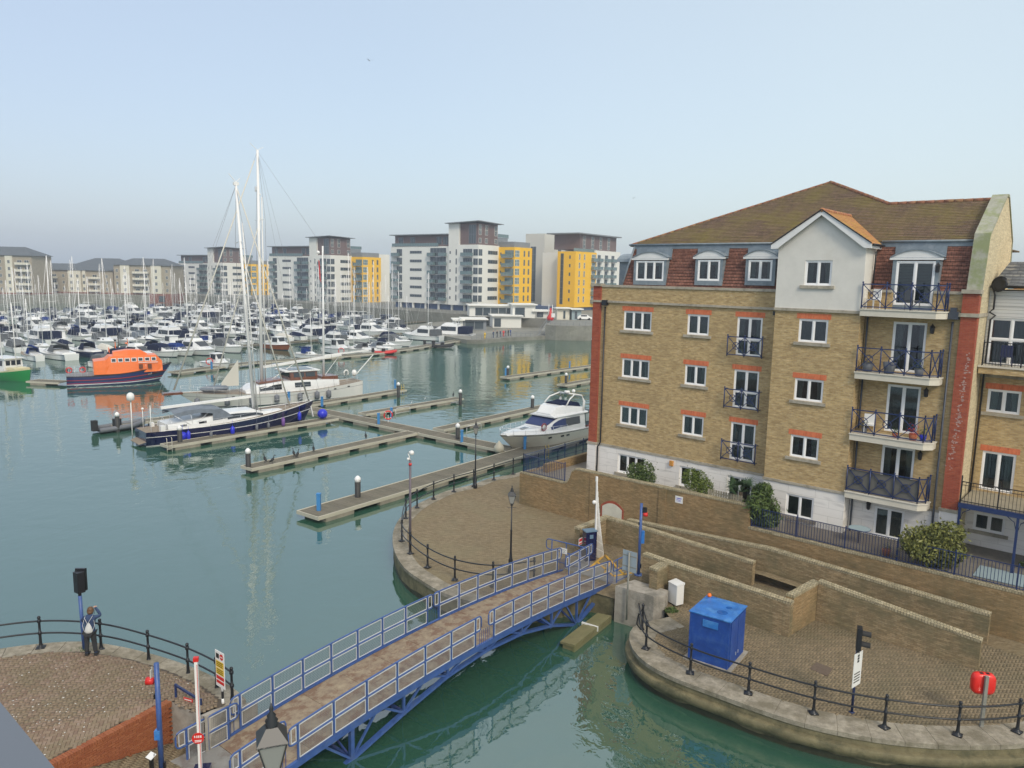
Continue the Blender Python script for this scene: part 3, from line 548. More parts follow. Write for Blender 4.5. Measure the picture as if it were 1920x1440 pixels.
# ================================================================== BRICK APARTMENT HOUSE
BH = empty('brick_apartment_house', BO, TB, 'five storey yellow brick flats with white ground floor, mansard dormers and blue balconies', 'apartment house')
def wallholes(mb, x0, x1, z0, z1, holes, y, rev=.13):
    xs = sorted({x0, x1, *[h[0] for h in holes], *[h[1] for h in holes]}); zs = sorted({z0, z1, *[h[2] for h in holes], *[h[3] for h in holes]})
    xs = [x for x in xs if x0 <= x <= x1]; zs = [z for z in zs if z0 <= z <= z1]
    for j in range(len(zs)-1):
        run = None
        for i in range(len(xs)-1):
            cx, cz = (xs[i]+xs[i+1])/2, (zs[j]+zs[j+1])/2
            if any(h[0] < cx < h[1] and h[2] < cz < h[3] for h in holes):
                if run is not None: mb.quad((run,y,zs[j]), (xs[i],y,zs[j]), (xs[i],y,zs[j+1]), (run,y,zs[j+1])); run = None
            elif run is None: run = xs[i]
        if run is not None: mb.quad((run,y,zs[j]), (xs[-1],y,zs[j]), (xs[-1],y,zs[j+1]), (run,y,zs[j+1]))
    for a, b, c, d in [h[:4] for h in holes]:
        if b <= x0 or a >= x1 or d <= z0 or c >= z1: continue
        c_, d_ = max(c, z0), min(d, z1)
        mb.quad((a,y,c_), (a,y+rev,c_), (a,y+rev,d_), (a,y,d_)); mb.quad((b,y,c_), (b,y+rev,c_), (b,y+rev,d_), (b,y,d_))
        if d <= z1: mb.quad((a,y,d), (b,y,d), (b,y+rev,d), (a,y+rev,d))
        if c >= z0: mb.quad((a,y,c), (b,y,c), (b,y+rev,c), (a,y+rev,c))
def window(root, x0, x1, z0, z1, y, n=2, cur='c', sill=True, lint='lintel', transom=0, name='window', lab=None):
    ya, yb = y+.045, y+.115; mb = MB(); fw = .07
    mb.box(x0, ya, z0, x1, yb, z0+fw); mb.box(x0, ya, z1-fw, x1, yb, z1); mb.box(x0, ya+.001, z0+fw, x0+fw, yb, z1-fw); mb.box(x1-fw, ya+.001, z0+fw, x1, yb, z1-fw)
    rows = [(z0+fw, z1-fw)]
    if transom: mb.box(x0+fw, ya+.002, transom-.035, x1-fw, yb, transom+.035); rows = [(z0+fw, transom-.035), (transom+.035, z1-fw)]
    wd = (x1-x0-2*fw)/n; panes = []
    for i in range(n):
        a = x0+fw+i*wd; b = a+wd
        if i: mb.box(a-.035, ya-.004, z0+fw, a+.035, yb, z1-fw)
        for r0, r1 in rows:
            e = .045; aa, bb = a+(.035 if i else 0), b-(.035 if i < n-1 else 0)
            mb.box(aa, ya+.02, r0, aa+e, yb-.01, r1); mb.box(bb-e, ya+.02, r0, bb, yb-.01, r1); mb.box(aa+e, ya+.021, r0, bb-e, yb-.011, r0+e); mb.box(aa+e, ya+.021, r1-e, bb-e, yb-.011, r1)
            panes.append((aa+e, bb-e, r0+e, r1-e))
    wo_ = mb.build(name, M_('upvc'), root, uv=False, label=lab)
    for a, b, c, d in panes: q = MB(); q.box(a, y+.08, c, b, y+.088, d); q.build('pane', M_('glass'), wo_, uv=False)
    if 'c' in cur:      # curtains at the sides
        q = MB(); 
        for s_, a in ((1, x0+.06), (-1, x1-.06)):
            wdt = (x1-x0)*(.2+RN.random()*.12); k = 9; q = MB(); q.loft([[(a+s_*wdt*i/k*(1 if zz == z1 else .85), y+.2+.03*(i % 2), zz) for i in range(k+1)] for zz in (z0, z1)], closed=False, caps=False); q.build('curtain', M_('curtain'), wo_, uv=False)
    if 'n' in cur:      # net across
        q = MB(); k = int((x1-x0)/.07); q.loft([[(x0+.03+(x1-x0-.06)*i/k, y+.17+.02*(i % 2), zz) for i in range(k+1)] for zz in (z0, z1)], closed=False, caps=False)
        q.build('curtain', mat('net', (.44,.44,.41), .9), wo_, uv=False)
    if 'b' in cur:
        q = MB(); 
        for k in range(int((z1-z0)*.97/.07)): q.quad((x0+.04, y+.15, z1-.05-k*.07), (x1-.04, y+.15, z1-.05-k*.07), (x1-.04, y+.156, z1-.11-k*.07), (x0+.04, y+.156, z1-.11-k*.07))
        q.build('blind', M_('blind'), wo_, uv=False)
    if 'h' in cur: q = MB(); q.box(x0+.03, y+.15, z1-(z1-z0)*.25, x1-.03, y+.17, z1-.03); q.build('blind', M_('blind'), wo_, uv=False)
    if sill: q = MB(); q.box(x0-.18, y-.09, z0-.16, x1+.18, y+.05, z0-.003); q.build('window_sill', M_('stone'), root)
    if lint: q = MB(); q.box(x0-.12, y-.008, z1+.003, x1+.12, y+.13, z1+.28); q.build('lintel', M_(lint), root)
    return (x0, x1, z0, z1)
TOPS = [14.02, 11.12, 8.17, 5.10]
hA, hG = [], []
cu = ['c', 'n', 'c', 'c', 'c', 'n', 'c', 'c', 'n', 'c', 'c', 'c']
k = 0
for i, zt in enumerate(TOPS):
    g = i == 3
    for (a, b, n, hh) in ((2.21, 4.16, 3, 1.17), (6.52, 7.88, 2, 1.17), (9.54, 10.98, 2, 2.12)):
        sill = hh < 2; z0 = zt-hh
        if g and hh < 2: z0 = zt-1.2
        if g and hh > 2: z0 = 3.52
        window(BH, a, b, z0, zt, 0, n, cu[k] if not (g and k > 9) else 'c', sill=sill, lint=None if g else 'lintel', transom=(zt-1.22) if (hh > 2 and not g) else 0)
        (hG if g else hA).append((a, b, z0, zt)); k += 1
mb = MB(); wallholes(mb, .55, 11.95, 5.55, 14.47, hA, 0); wallholes(mb, .55, 11.95, 14.6, 15.42, [], -.03)
mb.box(0.02, .6, 3.4, 11.95, .61, 3.41)
mb.quad((11.97,.0,5.55), (11.97,.0,15.6), (11.97,.62,15.6), (11.97,.62,5.55))
mb.box(.55, .28, 14.6, 11.95, .3, 15.42)
# C: recessed balcony bay
DZ = [(14.93, 17.12), (11.80, 14.18), (8.84, 11.15), (5.86, 8.14), (3.52, 5.0)]
hC = [(17.45, 18.92, a, b) for a, b in DZ[1:]]
hC[3] = (17.36, 18.72, 3.52, 5.02)
wallholes(mb, 16.17, 20.28, 5.3, 14.55, hC, 0); wallholes(mb, 16.17, 20.28, 14.75, 15.55, [(17.3, 19.05, 14.75, 15.6)], -.0); mb.box(16.17, .28, 14.75, 20.28, .3, 15.5)
mb.box(.0, .62, 3.45, 20.9, 13, 15.35)          # the body behind
BHW = mb.build('wall', M_('ybrick'), BH)
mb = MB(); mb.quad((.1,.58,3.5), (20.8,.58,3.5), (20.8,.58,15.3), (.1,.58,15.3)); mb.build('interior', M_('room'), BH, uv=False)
# white rusticated ground floor
mb = MB(); wallholes(mb, .62, 11.95, 3.4, 5.42, hG, -.03, .16); wallholes(mb, 16.17, 20.22, 3.4, 5.3, [hC[3]], -.02, .15)
mb.build('ground_floor_wall', M_('rustic'), BH)
mb = MB(); mb.box(-.06, -.16, 3.3, .6, .62, 5.40); mb.build('pier_base', M_('rustic'), BH); mb = MB(); mb.box(20.22, -.2, 3.3, 20.97, .6, 5.45); mb.build('pier_base', M_('rustic'), BH)
# stone bands
for q_ in ((.62, -.075, 5.42, 11.95, .02, 5.55), (-.1, -.20, 5.40, .62, .6, 5.55), (20.18, -.24, 5.45, 21.0, .6, 5.6), (19.7, -.05, 5.3, 20.22, .02, 5.42), (.62, -.11, 14.47, 11.95, .02, 14.6), (-.1, -.20, 14.47, .62, .3, 14.6), (19.62, -.08, 14.55, 20.2, .02, 14.75), (20.2, -.24, 14.55, 21.0, 2.0, 14.72), (.58, -.09, 15.42, 11.95, .36, 15.56), (-.12, -.22, 15.46, .58, .3, 15.62), (16.17, -.07, 15.55, 17.28, .33, 15.68), (19.07, -.07, 15.55, 20.2, .33, 15.68), (20.22, -.26, 15.6, 21.0, .3, 15.78)): MB().box(*q_).build('stone_band', M_('stone'), BH)
# red brick pilasters
mb = MB(); mb.box(-.02, -.13, 5.55, .55, .6, 14.47); mb.box(-.02, -.13, 14.6, .55, .3, 15.46); mb.build('pilaster', M_('rbrick'), BH)
mb = MB(); mb.box(20.28, -.16, 5.6, 20.93, .6, 14.55); mb.box(20.28, -.16, 14.72, 20.93, .3, 15.6); mb.build('pilaster', M_('rbrick'), BH)
# gable party wall with mossy coping
PW = [(-.02,15.6), (.55,18.3), (3.75,20.3), (4.3,20.32), (6.6,18.3), (6.8,17.2), (6.9,3.4)]
mb = MB(); mb.extr([(.05,3.4), (.3,15.6)]+[(a+.1, b-.1) for a, b in PW[1:]], 20.42, 20.95, ax='x'); mb.build('gable_wall', M_('ybrickpale'), BH)
mb = MB()
for (a, b), (c, d) in zip(PW[:-2], PW[1:-1]): mb.loft([[(20.36, a, b), (21.0, a, b), (21.0, a+.02, b-.12), (20.36, a+.02, b-.12)], [(20.36, c, d), (21.0, c, d), (21.0, c+.02, d-.12), (20.36, c+.02, d-.12)]])
mb.build('gable_coping', mat('mossstone', (.36,.36,.29), .9, var=.2, vs=3, patch=.75, ps=1.6, pcol=(.22,.26,.10), bump=.4, pth=(.45,.6)), BH)
# ---- bay B (projecting, rendered gable)
yB = -.8; hB = [(13.22, 14.68, a, b) for a, b in ((12.95,14.13), (9.95,11.09), (6.97,8.13))]; hBG = [(13.22, 14.66, 3.80, 4.98)]; hB0 = [(13.34, 14.66, 15.81, 17.05)]
mb = MB(); wallholes(mb, 11.95, 16.15, 5.62, 14.5, hB, yB); mb.quad((11.95,yB,5.62), (11.95,0,5.62), (11.95,0,14.5), (11.95,yB,14.5)); mb.quad((16.15,yB,5.62), (16.15,.6,5.62), (16.15,.6,14.5), (16.15,yB,14.5)); mb.build('wall', M_('ybrick'), BH)
mb = MB(); wallholes(mb, 11.95, 16.15, 3.4, 5.5, hBG, yB-.02, .15); mb.quad((16.15,yB-.02,3.4), (16.15,.6,3.4), (16.15,.6,5.5), (16.15,yB-.02,5.5)); mb.quad((11.95,yB-.02,3.4), (11.95,.1,3.4), (11.95,.1,5.5), (11.95,yB-.02,5.5)); mb.build('ground_floor_wall', M_('rustic'), BH)
mb = MB(); mb.box(11.9, yB-.08, 5.5, 16.2, yB+.02, 5.62); mb.box(11.9, yB-.1, 14.5, 16.2, yB+.02, 14.64); mb.build('stone_band', M_('stone'), BH)
mb = MB(); wallholes(mb, 11.92, 16.18, 14.64, 17.7, hB0, yB-.03); mb.quad((16.18,yB-.03,14.64), (16.18,1.4,14.64), (16.18,1.4,17.9), (16.18,yB-.03,17.9)); mb.quad((11.92,yB-.03,14.64), (11.92,1.4,14.64), (11.92,1.4,17.9), (11.92,yB-.03,17.9))
mb.add([(11.92,yB-.03,17.7), (16.18,yB-.03,17.7), (14.05,yB-.03,19.28)], [(0,1,2)]); mb.build('rendered_gable', M_('render'), BH)
for i, h in enumerate(hB+hBG+hB0): window(BH, *h, yB-(.03 if i == 4 else (.02 if i == 3 else 0)), 2, ['n','c','c','n','c'][i], lint='lintel' if i < 3 else None)
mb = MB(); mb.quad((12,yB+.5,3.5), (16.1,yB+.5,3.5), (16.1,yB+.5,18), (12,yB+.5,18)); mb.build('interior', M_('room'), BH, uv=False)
# gable roof over the bay
def courses(mb, x0f, x1f, y0, y1, z0, sl, step=.146, t=.024, dirx=1):
    n = max(1, round((y1-y0)/step)); 
    for k_ in range(n):
        ya = y0+(y1-y0)*k_/n; yb = y0+(y1-y0)*(k_+1)/n; za = z0+sl*(ya-y0); zb = z0+sl*(yb-y0)
        a0, a1, b0, b1 = x0f(ya), x1f(ya), x0f(yb), x1f(yb)
        if a1-a0 < .02: continue
        segs = max(1, int((a1-a0)/1.1)); jit = [RN.uniform(0, .009) for _ in range(segs+1)]
        for q in range(segs):
            u0, u1 = q/segs, (q+1)/segs; A, B_ = a0+(a1-a0)*u0, a0+(a1-a0)*u1; Cc, D = b0+(b1-b0)*u0, b0+(b1-b0)*u1; j0, j1 = jit[q], jit[q+1]
            mb.add([(A,ya,za-.01), (B_,ya,za-.01), (B_,ya,za+t+j1), (A,ya,za+t+j0), (D,yb,zb+.006), (Cc,yb,zb+.006)], [(0,1,2,3), (3,2,4,5)])
SL = .6; RA = (11.5, 7.16, 21.79); RS = (15.6, 4.38, 20.12)
x0f = lambda y: 2.0+(RA[0]-2.0)*(y-.85)/(RA[1]-.85)
x1f = lambda y: 20.38 if y <= RS[1] else RS[0]+(RA[0]-RS[0])*(y-RS[1])/(RA[1]-RS[1])
mb = MB(); courses(mb, x0f, x1f, .85, RA[1], 18.0, SL); ro = mb.build('roof', M_('tilebrown'), BH)
mb = MB(); mb.add([(2,.85,18), (2,13.5,18), RA], [(0,1,2)]); mb.add([RA, RS, (20.4,4.38,20.12), (20.4,9.2,17.2), (11.5,13.4,18), (2,13.5,18)], [(0,5,4), (0,4,3), (0,3,1), (1,3,2)]); mb.box(1.9, .9, 17.9, 20.4, 13.4, 17.98)
mb.build('roof_slope', M_('tilebrown'), BH)
def ridge(mb, a, b, r=.11, pitch=.45):
    a, b = Vector(a), Vector(b); n = max(1, round((b-a).length/pitch))
    for k_ in range(n): mb.cyl(a.lerp(b, k_/n)+Vector((0,0,RN.uniform(-.008,.008))), a.lerp(b, (k_+.97)/n)+Vector((0,0,.012)), r, r*.96, n=8)
mb = MB(); ridge(mb, RS, (20.35,4.38,20.12)); ridge(mb, RA, RS); ridge(mb, (2.0,.85,18.0), RA, .07); mb.build('ridge_tile', mat('ridge', (.27,.12,.07), .85, var=.3, vs=4, patch=.4, ps=2, pcol=(.28,.24,.08)), BH)
# cross gable roof
gx0, gx1, gz, az = 11.62, 16.48, 17.82, 19.47; gxm = 14.05
mb = MB(); rs = (az-gz)/(gx1-gxm)
n = 17
for s_, ex in ((1, gx1), (-1, gx0)):
    for k_ in range(n):
        u0, u1 = k_/n, (k_+1)/n; xa, xb = ex+(gxm-ex)*u0, ex+(gxm-ex)*u1; za, zb = gz+(az-gz)*u0, gz+(az-gz)*u1
        yv = lambda z: .85+(z-18.0)/SL+.05
        mb.add([(xa,-1.12,za-.01), (xa,yv(za),za-.01), (xa,yv(za),za+.028), (xa,-1.12,za+.028), (xb,yv(zb),zb+.006), (xb,-1.12,zb+.006)], [(0,1,2,3), (3,2,4,5)])
mb.build('gable_roof', M_('tileorange'), BH)
mb = MB(); ridge(mb, (gxm,-1.14,az), (gxm,3.2,az), .1, .35); mb.build('ridge_tile', mat('ridge2', (.42,.17,.09), .8, var=.25, patch=.5, ps=3, pcol=(.42,.33,.07)), BH)
mb = MB()
for ex, s_ in ((gx0, 1), (gx1, -1)):
    mb.extr([(ex, gz-.2), (ex, gz-.0), (gxm, az-.02), (gxm, az-.24), (ex+s_*.32, gz-.2)], -1.1, -1.04)
mb.box(gx1-.3, -1.04, gz-.2, gx1-.02, .6, gz-.05); mb.box(gx0+.02, -1.04, gz-.2, gx0+.3, .6, gz-.05); mb.build('bargeboard', M_('white'), BH, uv=False)
mb = MB(); mb.tube([(gx1+.06, -1.0, gz-.03), (gx1+.06, .7, gz-.03)], .055, 8); mb.tube([(gx1+.02,.35,gz-.1), (gx1-.18,.35,gz-.35), (gx1-.2,.32,15.7)], .035, 6)
for a in ((gx0-.0, gz+.04), (gx1, gz+.04)): mb.bar((a[0], -1.13, a[1]), (gxm, -1.13, az+.03), .03, .05)
mb.build('gutter', M_('iron'), BH, uv=False)
# ---- mansard
def mans(x0f, x1f, zb, zt, yb, yt): mbm = MB(); courses(mbm, x0f, x1f, yb, yt, zb, (zt-zb)/(yt-yb), step=(yt-yb)/round((zt-zb)/.172), t=.0); return mbm
ty = lambda z: .32+(z-15.3)*.22
def manrows(mb, x0f, x1, z0, z1, step=.17):
    n_ = round((z1-z0)/step)
    for k_ in range(n_):
        za = z0+(z1-z0)*k_/n_; zb = z0+(z1-z0)*(k_+1)/n_
        a0, b0 = x0f(za), x0f(zb); mb.add([(a0,ty(za),za), (x1,ty(za),za), (x1,ty(za)-.035,za+.004), (a0,ty(za)-.035,za+.004), (x1,ty(zb)-.004,zb), (b0,ty(zb)-.004,zb)], [(0,1,2,3), (3,2,4,5)])
xl = lambda z: 1.72+(z-15.3)*.22
mb = MB(); manrows(mb, xl, 11.95, 15.3, 17.75)
mb.add([(1.72,.32,15.3), (2.26,.86,17.75), (2.26,13,17.75), (1.72,13.5,15.3)], [(0,1,2,3)])
mb.build('mansard_tiles', M_('tilered'), BH); mb = MB(); manrows(mb, lambda z: 16.18, 20.42, 15.3, 17.75); mb.build('mansard_tiles', M_('tilered'), BH)
mb = MB(); mb.box(2.2, ty(17.75)-.03, 17.75, 11.95, 1.3, 17.97); mb.box(16.18, ty(17.75)-.03, 17.75, 20.4, 1.3, 17.97); mb.tube([(1.9,.8,18.0), (11.9,.8,18.0)], .06, 6); mb.tube([(16.4,.8,18.0), (20.4,.8,18.0)], .06, 6)
mb.tube([(1.72,.3,15.3), (2.28,.85,17.97)], .06, 6); mb.box(.3, .3, 15.28, 20.4, .9, 15.3); mb.build('lead_flashing', M_('lead'), BH)
def dormer(x0, x1, z0, z1, y, n, cur, door=False):
    e = .17; lab = 'dormer'
    mb = MB(); zt = z1+.1
    mb.box(x0-e, y+.02, z0-.25, x0, 1.2, zt); mb.box(x1, y+.02, z0-.25, x1+e, 1.2, zt); mb.box(x0, y+.02, z0-.25, x1, y+.14, z0)
    mb.box(x0-e-.12, y-.02, zt-.01, x1+e+.12, 1.3, zt+.06)
    m_ = 10; w_ = x1-x0+2*e+.24; ar = [(x0-e-.12+w_*i/m_, zt+.06+.36*(1-(2*i/m_-1)**2)) for i in range(m_+1)]
    mb.loft([[(a, y-.05, b+.04) for a, b in ar], [(a, 1.4, b+.04) for a, b in ar]], closed=False, caps=False)
    mb.loft([[(a, y-.05, b-.02) for a, b in ar], [(a, y-.05, b+.04) for a, b in ar]], closed=False, caps=False)
    mb.box(x0-e-.1, ty(17.4)-.06, zt+.1, x1+e+.1, 1.2, 17.76)
    do = mb.build('dormer', M_('lead'), BH)
    mb = MB(); mb.extr([(a, b-.02) for a, b in ar], y+.0, y+.05); mb.box(x0-e-.14, y-.04, zt-.05, x1+e+.14, y+.02, zt+.045); mb.build('pediment', M_('white'), do, uv=False)
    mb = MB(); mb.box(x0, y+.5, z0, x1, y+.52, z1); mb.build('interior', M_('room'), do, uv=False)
    window(BH, x0, x1, z0, z1, y-.03, n, cur, sill=False, lint=None, name='french_door' if door else 'window')
for (p, n_, c_) in (((1193,489,1243,527), 3, 'ch'), ((1309,487,1348,527), 2, 'ch'), ((1404,487,1446,527), 2, 'c')):
    a = hity(p[0], p[1], .3); b = hity(p[2], p[3], .3); dormer(a[0], b[0], b[1], a[1], .3, n_, c_)
# left end dormer, seen in profile
mb = MB(); mb.box(.45, 2.0, 15.3, 2.2, 4.2, 17.0); mb.loft([[(x_, 3.1+1.25*math.cos(t_), 17.0+.55*math.sin(t_)) for t_ in [PI*i/8 for i in range(9)]] for x_ in (.3, 2.6)], closed=True); mb.build('dormer', M_('lead'), BH)
dormer(17.33, 19.0, 14.97, 17.05, .08, 2, 'b', door=True)
# ---- french doors and balconies
for i, (a, b, c_, d) in enumerate(hC):
    window(BH, a, b, c_, d, -.02 if i == 3 else 0, 2, 'c' if i % 2 == 0 else 'n', sill=False, lint=None, name='french_door')
def xrail(mb, P, z0, z1, npan, circ=True):
    """X pattern railing along plan points P (two)"""
    a, b = Vector((*P[0], 0)), Vector((*P[1], 0)); d = (b-a)
    Z = lambda z: Vector((0, 0, z))
    mb.bar(a+Z(z1), b+Z(z1), .05, .05); mb.bar(a+Z(z0+.1), b+Z(z0+.1), .045, .045)
    for k_ in range(npan+1):
        p = a+d*k_/npan; mb.cyl(p+Z(z0), p+Z(z1+.06), .03, n=6); mb.ball(p+Z(z1+.09), .045, 6)
    t_ = d.normalized()
    for k_ in range(npan):
        p, q = a+d*k_/npan, a+d*(k_+1)/npan
        mb.bar(p+Z(z0+.1), q+Z(z1), .034, .034); mb.bar(q+Z(z0+.1), p+Z(z1), .034, .034)
        if circ: c = (p+q)/2+Z((z0+.1+z1)/2); mb.tube([c+t_*.19*math.cos(2*PI*i/16)+Z(.19*math.sin(2*PI*i/16)) for i in range(16)], .02, 4, closed=True)
for i, (zs, spec) in enumerate(((14.76, 0), (11.72, 1), (8.68, 2), (5.76, 3))):
    bo = MB(); pl_ = [(16.17,0), (16.17,-1.0), (19.45,-1.0), (19.78,-.62), (19.78,0)]; bo.prism(pl_, zs-.34, zs-.05); bo.prism([(16.14,-1.04), (19.48,-1.04), (19.82,-.63), (19.82,0), (16.14,0)], zs-.05, zs)
    so_ = bo.build('balcony', M_('slab'), BH)
    mb = MB(); xrail(mb, ((16.2,-.94), (19.42,-.94)), zs, zs+1.17, 3, True); xrail(mb, ((19.42,-.94), (19.7,-.6)), zs, zs+1.17, 1, False); xrail(mb, ((19.7,-.6), (19.7,-.05)), zs, zs+1.17, 1, False)
    mb.build('railing', M_('navyiron'), so_, uv=False)
    if i == 3: mb = MB(); mb.quad((16.22,-.89,zs+.1), (19.4,-.89,zs+.1), (19.4,-.89,zs+1.1), (16.22,-.89,zs+1.1)); mb.build('screen', mat('screen', (.13,.125,.11), .8), so_, uv=False)
    # wall lantern
    lz = (16.72, 13.9, 10.92, 7.9)[i]; lx = 19.2 if i == 0 else 19.2
    mb = MB(); yy = .02 if i == 0 else -.12; lx = 19.12 if i == 0 else 19.18
    mb.box(lx-.03, yy, lz-.1, lx+.03, (.3 if i == 0 else 0), lz+.0); mb.lathe([(.05,-.2), (.09,-.16), (.10,.1), (.13,.1), (.04,.22), (.01,.28)], (lx, yy-.05, lz), 6, sm=False); mb.build('wall_lantern', M_('black'), BH, uv=False)
mb = MB(); mb.lathe([(.05,-.2), (.09,-.16), (.10,.1), (.13,.1), (.04,.22), (.01,.28)], (17.1, -.17, 5.0), 6, sm=False); mb.box(17.07, -.17, 4.9, 17.13, 0, 5.0); mb.build('wall_lantern', M_('black'), BH, uv=False)
# juliet railings
for zt in TOPS[:3]:
    z0 = zt-2.17; mb = MB(); xrail(mb, ((9.2,-.32), (11.18,-.32)), z0, z0+1.08, 2, True)
    for x in (9.2, 11.18): mb.bar((x,-.32,z0+1.08), (x,0,z0+1.08), .03, .03); mb.bar((x,-.32,z0+.08), (x,0,z0+.08), .03, .03)
    mb.build('juliet_railing', M_('navyiron'), BH, uv=False)
# pipes
def pipe(pts, r=.045, m='iron'): q = MB(); q.tube(pts, r, 8); return q
q = pipe([(.88,-.08,14.2), (.88,-.08,5.6), (.72,-.12,5.3), (.72,-.12,3.4)]); q.box(.72,-.26,14.3,1.06,.0,14.62); q.build('drainpipe', M_('iron'), BH, uv=False)
q = pipe([(19.97,-.09,14.3), (19.97,-.09,5.6), (19.97,-.12,3.5)], .05, 'iron'); q.box(19.72,-.3,14.42,20.2,.0,14.75); q.box(19.85,-.26,14.75,20.1,-.02,14.95); q.build('drainpipe', mat('pipeg', (.05,.06,.08), .45), BH, uv=False)
q = pipe([(11.75,-.1,14.15), (11.75,-.1,14.4)], .05); q.box(11.6,-.22,14.2,11.92,0,14.4); q.build('drainpipe', M_('iron'), BH, uv=False)
for za, zb in ((11.9,14.35), (8.8,11.4), (5.9,8.4), (3.5,5.45)): pipe([(16.3,-.1,za), (16.3,-.1,zb)], .045).build('drainpipe', M_('pipeg'), BH, uv=False)
mb = MB(); mb.box(5.9,-.16,5.0,6.12,-.03,5.3); mb.build('alarm_box', mat('alarm', (.6,.28,.06), .5), BH, uv=False)
mb = MB(); mb.box(20.5,-.26,4.6,20.62,-.2,4.75); mb.build('floodlight', M_('black'), BH, uv=False)
# salt bloom on the right pilaster
mb = MB()
for k_ in range(120): z = 7.3+RN.random()**.8*5.6; x = 20.34+.3*(z-7.3)/5.6+RN.gauss(.08,.06); mb.box(x, -.163, z, x+RN.uniform(.03,.1), -.16, z+RN.uniform(.03,.07))
tag(mb.build('salt_bloom', mat('bloom', (.45,.30,.26), .9), BH, uv=False), kind='stuff')
# ================================================================== NEIGHBOUR HOUSE (right edge)
NH = empty('neighbour_house', BO, TB, 'yellow brick house at the right edge with slate roof and blue steel veranda', 'house')
yD = 2.0; hD = [(21.32, 22.66, 10.06, 11.16), (21.38, 22.74, 6.3, 8.19)]; hD0 = [(21.1, 24.5, 12.3, 14.5)]; hDG = [(21.3, 22.6, 4.27, 5.14)]
hD += [(24.6, 25.9, 10.06, 11.16), (24.6, 25.9, 6.3, 8.19)]
mb = MB(); wallholes(mb, 20.96, 27.5, 5.6, 12.2, hD, yD); mb.box(20.97, yD+.6, 3.5, 27.5, 11, 15.8); mb.build('wall', M_('ybrick'), NH)
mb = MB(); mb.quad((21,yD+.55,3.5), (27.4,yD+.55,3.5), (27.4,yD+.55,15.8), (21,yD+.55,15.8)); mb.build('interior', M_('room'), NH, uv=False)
mb = MB(); wallholes(mb, 20.96, 27.5, 3.4, 5.6, hDG, yD-.02); mb.build('ground_floor_wall', M_('rustic'), NH)
mb = MB(); wallholes(mb, 20.96, 27.5, 12.2, 15.75, hD0, yD+.02); mb.build('cladding', M_('cladwhite'), NH)
window(NH, *hD[0], yD, 2, 'c'); window(NH, *hD[1], yD, 2, 'c', sill=False, name='french_door'); window(NH, *hDG[0], yD-.02, 2, 'n', lint=None); window(NH, *hD0[0], yD+.02, 4, 'n', sill=False, lint=None, transom=13.5)
window(NH, *hD[2], yD, 2, 'c'); window(NH, *hD[3], yD, 2, 'c', sill=False, name='french_door')
mb = MB(); mb.box(20.96, yD-.12, 11.72, 27.5, yD, 11.86); mb.build('stone_band', M_('stone'), NH)
mb = MB(); mb.box(21.0, .95, 11.95, 27.5, 2.0, 12.25); mb.build('balcony_slab', M_('ybrick'), NH); mb = MB(); mb.box(20.97, .9, 12.25, 27.5, 2.0, 12.33); mb.build('balcony_coping', M_('slab'), NH)
mb = MB(); 
for k_ in range(48): x = 21.15+k_*.125; mb.box(x-.008, .97, 12.35, x+.008, .986, 13.4)
mb.box(21.1,.96,13.38,27.2,1.0,13.42); mb.box(21.1,.96,12.42,27.2,1.0,12.45)
for k_ in range(5): x = 21.12+k_*1.5; mb.box(x-.02,.95,12.33,x+.02,.99,13.5)
mb.build('railing', M_('black'), NH, uv=False)
# steel veranda
mb = MB(); mb.box(21.12, -1.15, 6.02, 27.5, -1.0, 6.24); mb.box(21.12, -1.0, 6.1, 27.5, 2.0, 6.17); mb.build('veranda_beam', M_('navyiron'), NH, uv=False); mb = MB(); mb.box(21.12, -.99, 6.17, 27.5, 2.0, 6.2); mb.build('veranda_floor', M_('fencewood'), NH, uv=False)
for x in (21.2, 23.42, 25.6):
    mb = MB(); mb.box(x-.05, -1.13, 3.5, x+.05, -1.03, 6.02)
    for s_ in (-1, 1):
        if x > 21.5 or s_ > 0: mb.tube([(x+s_*.05,-1.08,5.5), (x+s_*.12,-1.08,5.8), (x+s_*.42,-1.08,6.02)], .02, 5)
    mb.build('veranda_post', M_('navyiron'), NH, uv=False)
mb = MB()
for k_ in range(46): x = 21.2+k_*.14; mb.box(x-.008, -1.09, 6.24, x+.008, -1.07, 7.22)
mb.box(21.15,-1.1,7.2,27.5,-1.06,7.24); mb.box(21.15,-1.1,7.06,27.5,-1.06,7.08); mb.box(21.15,-1.1,6.32,27.5,-1.06,6.35)
for k_ in range(5): x = 21.17+k_*1.45; mb.box(x-.025,-1.11,6.24,x+.025,-1.05,7.5)
mb.build('railing', M_('black'), NH, uv=False)
mb = MB(); courses(mb, lambda y: 21.0+(y-1.8)*.28, lambda y: 27.6, 1.8, 3.4, 15.95, .72, step=.2); mb.build('slate_roof', M_('slate'), NH)
mb = MB(); mb.tube([(21.0,1.75,15.93), (27.5,1.75,15.93)], .06, 8); mb.tube([(21.12,1.78,15.9), (21.2,1.9,15.5), (21.2,1.9,14.9), (21.05,1.9,14.75), (21.3,1.9,14.6), (21.12,1.9,14.4), (21.05,1.92,5.5)], .045, 6); mb.build('gutter', M_('black'), NH, uv=False)
mb = MB(); mb.lathe([(.02,-.06), (.2,-.04), (.36,.02), (.37,.03), (.2,-.02), (.02,-.04)], (0,0,0), 16); do = mb.build('satellite_dish', M_('black'), NH, uv=False); do.location = (21.4, 1.55, 16.05); do.rotation_euler = (math.radians(80), 0, math.radians(-20))
mb = MB(); mb.add([(20.9,8.4,16.6), (30,8.4,16.6), (30,12,18.6), (22.2,12,18.6)], [(0,1,2,3)]); mb.box(20.97, 8.6, 12, 30, 14, 16.6); rr = MB(); 
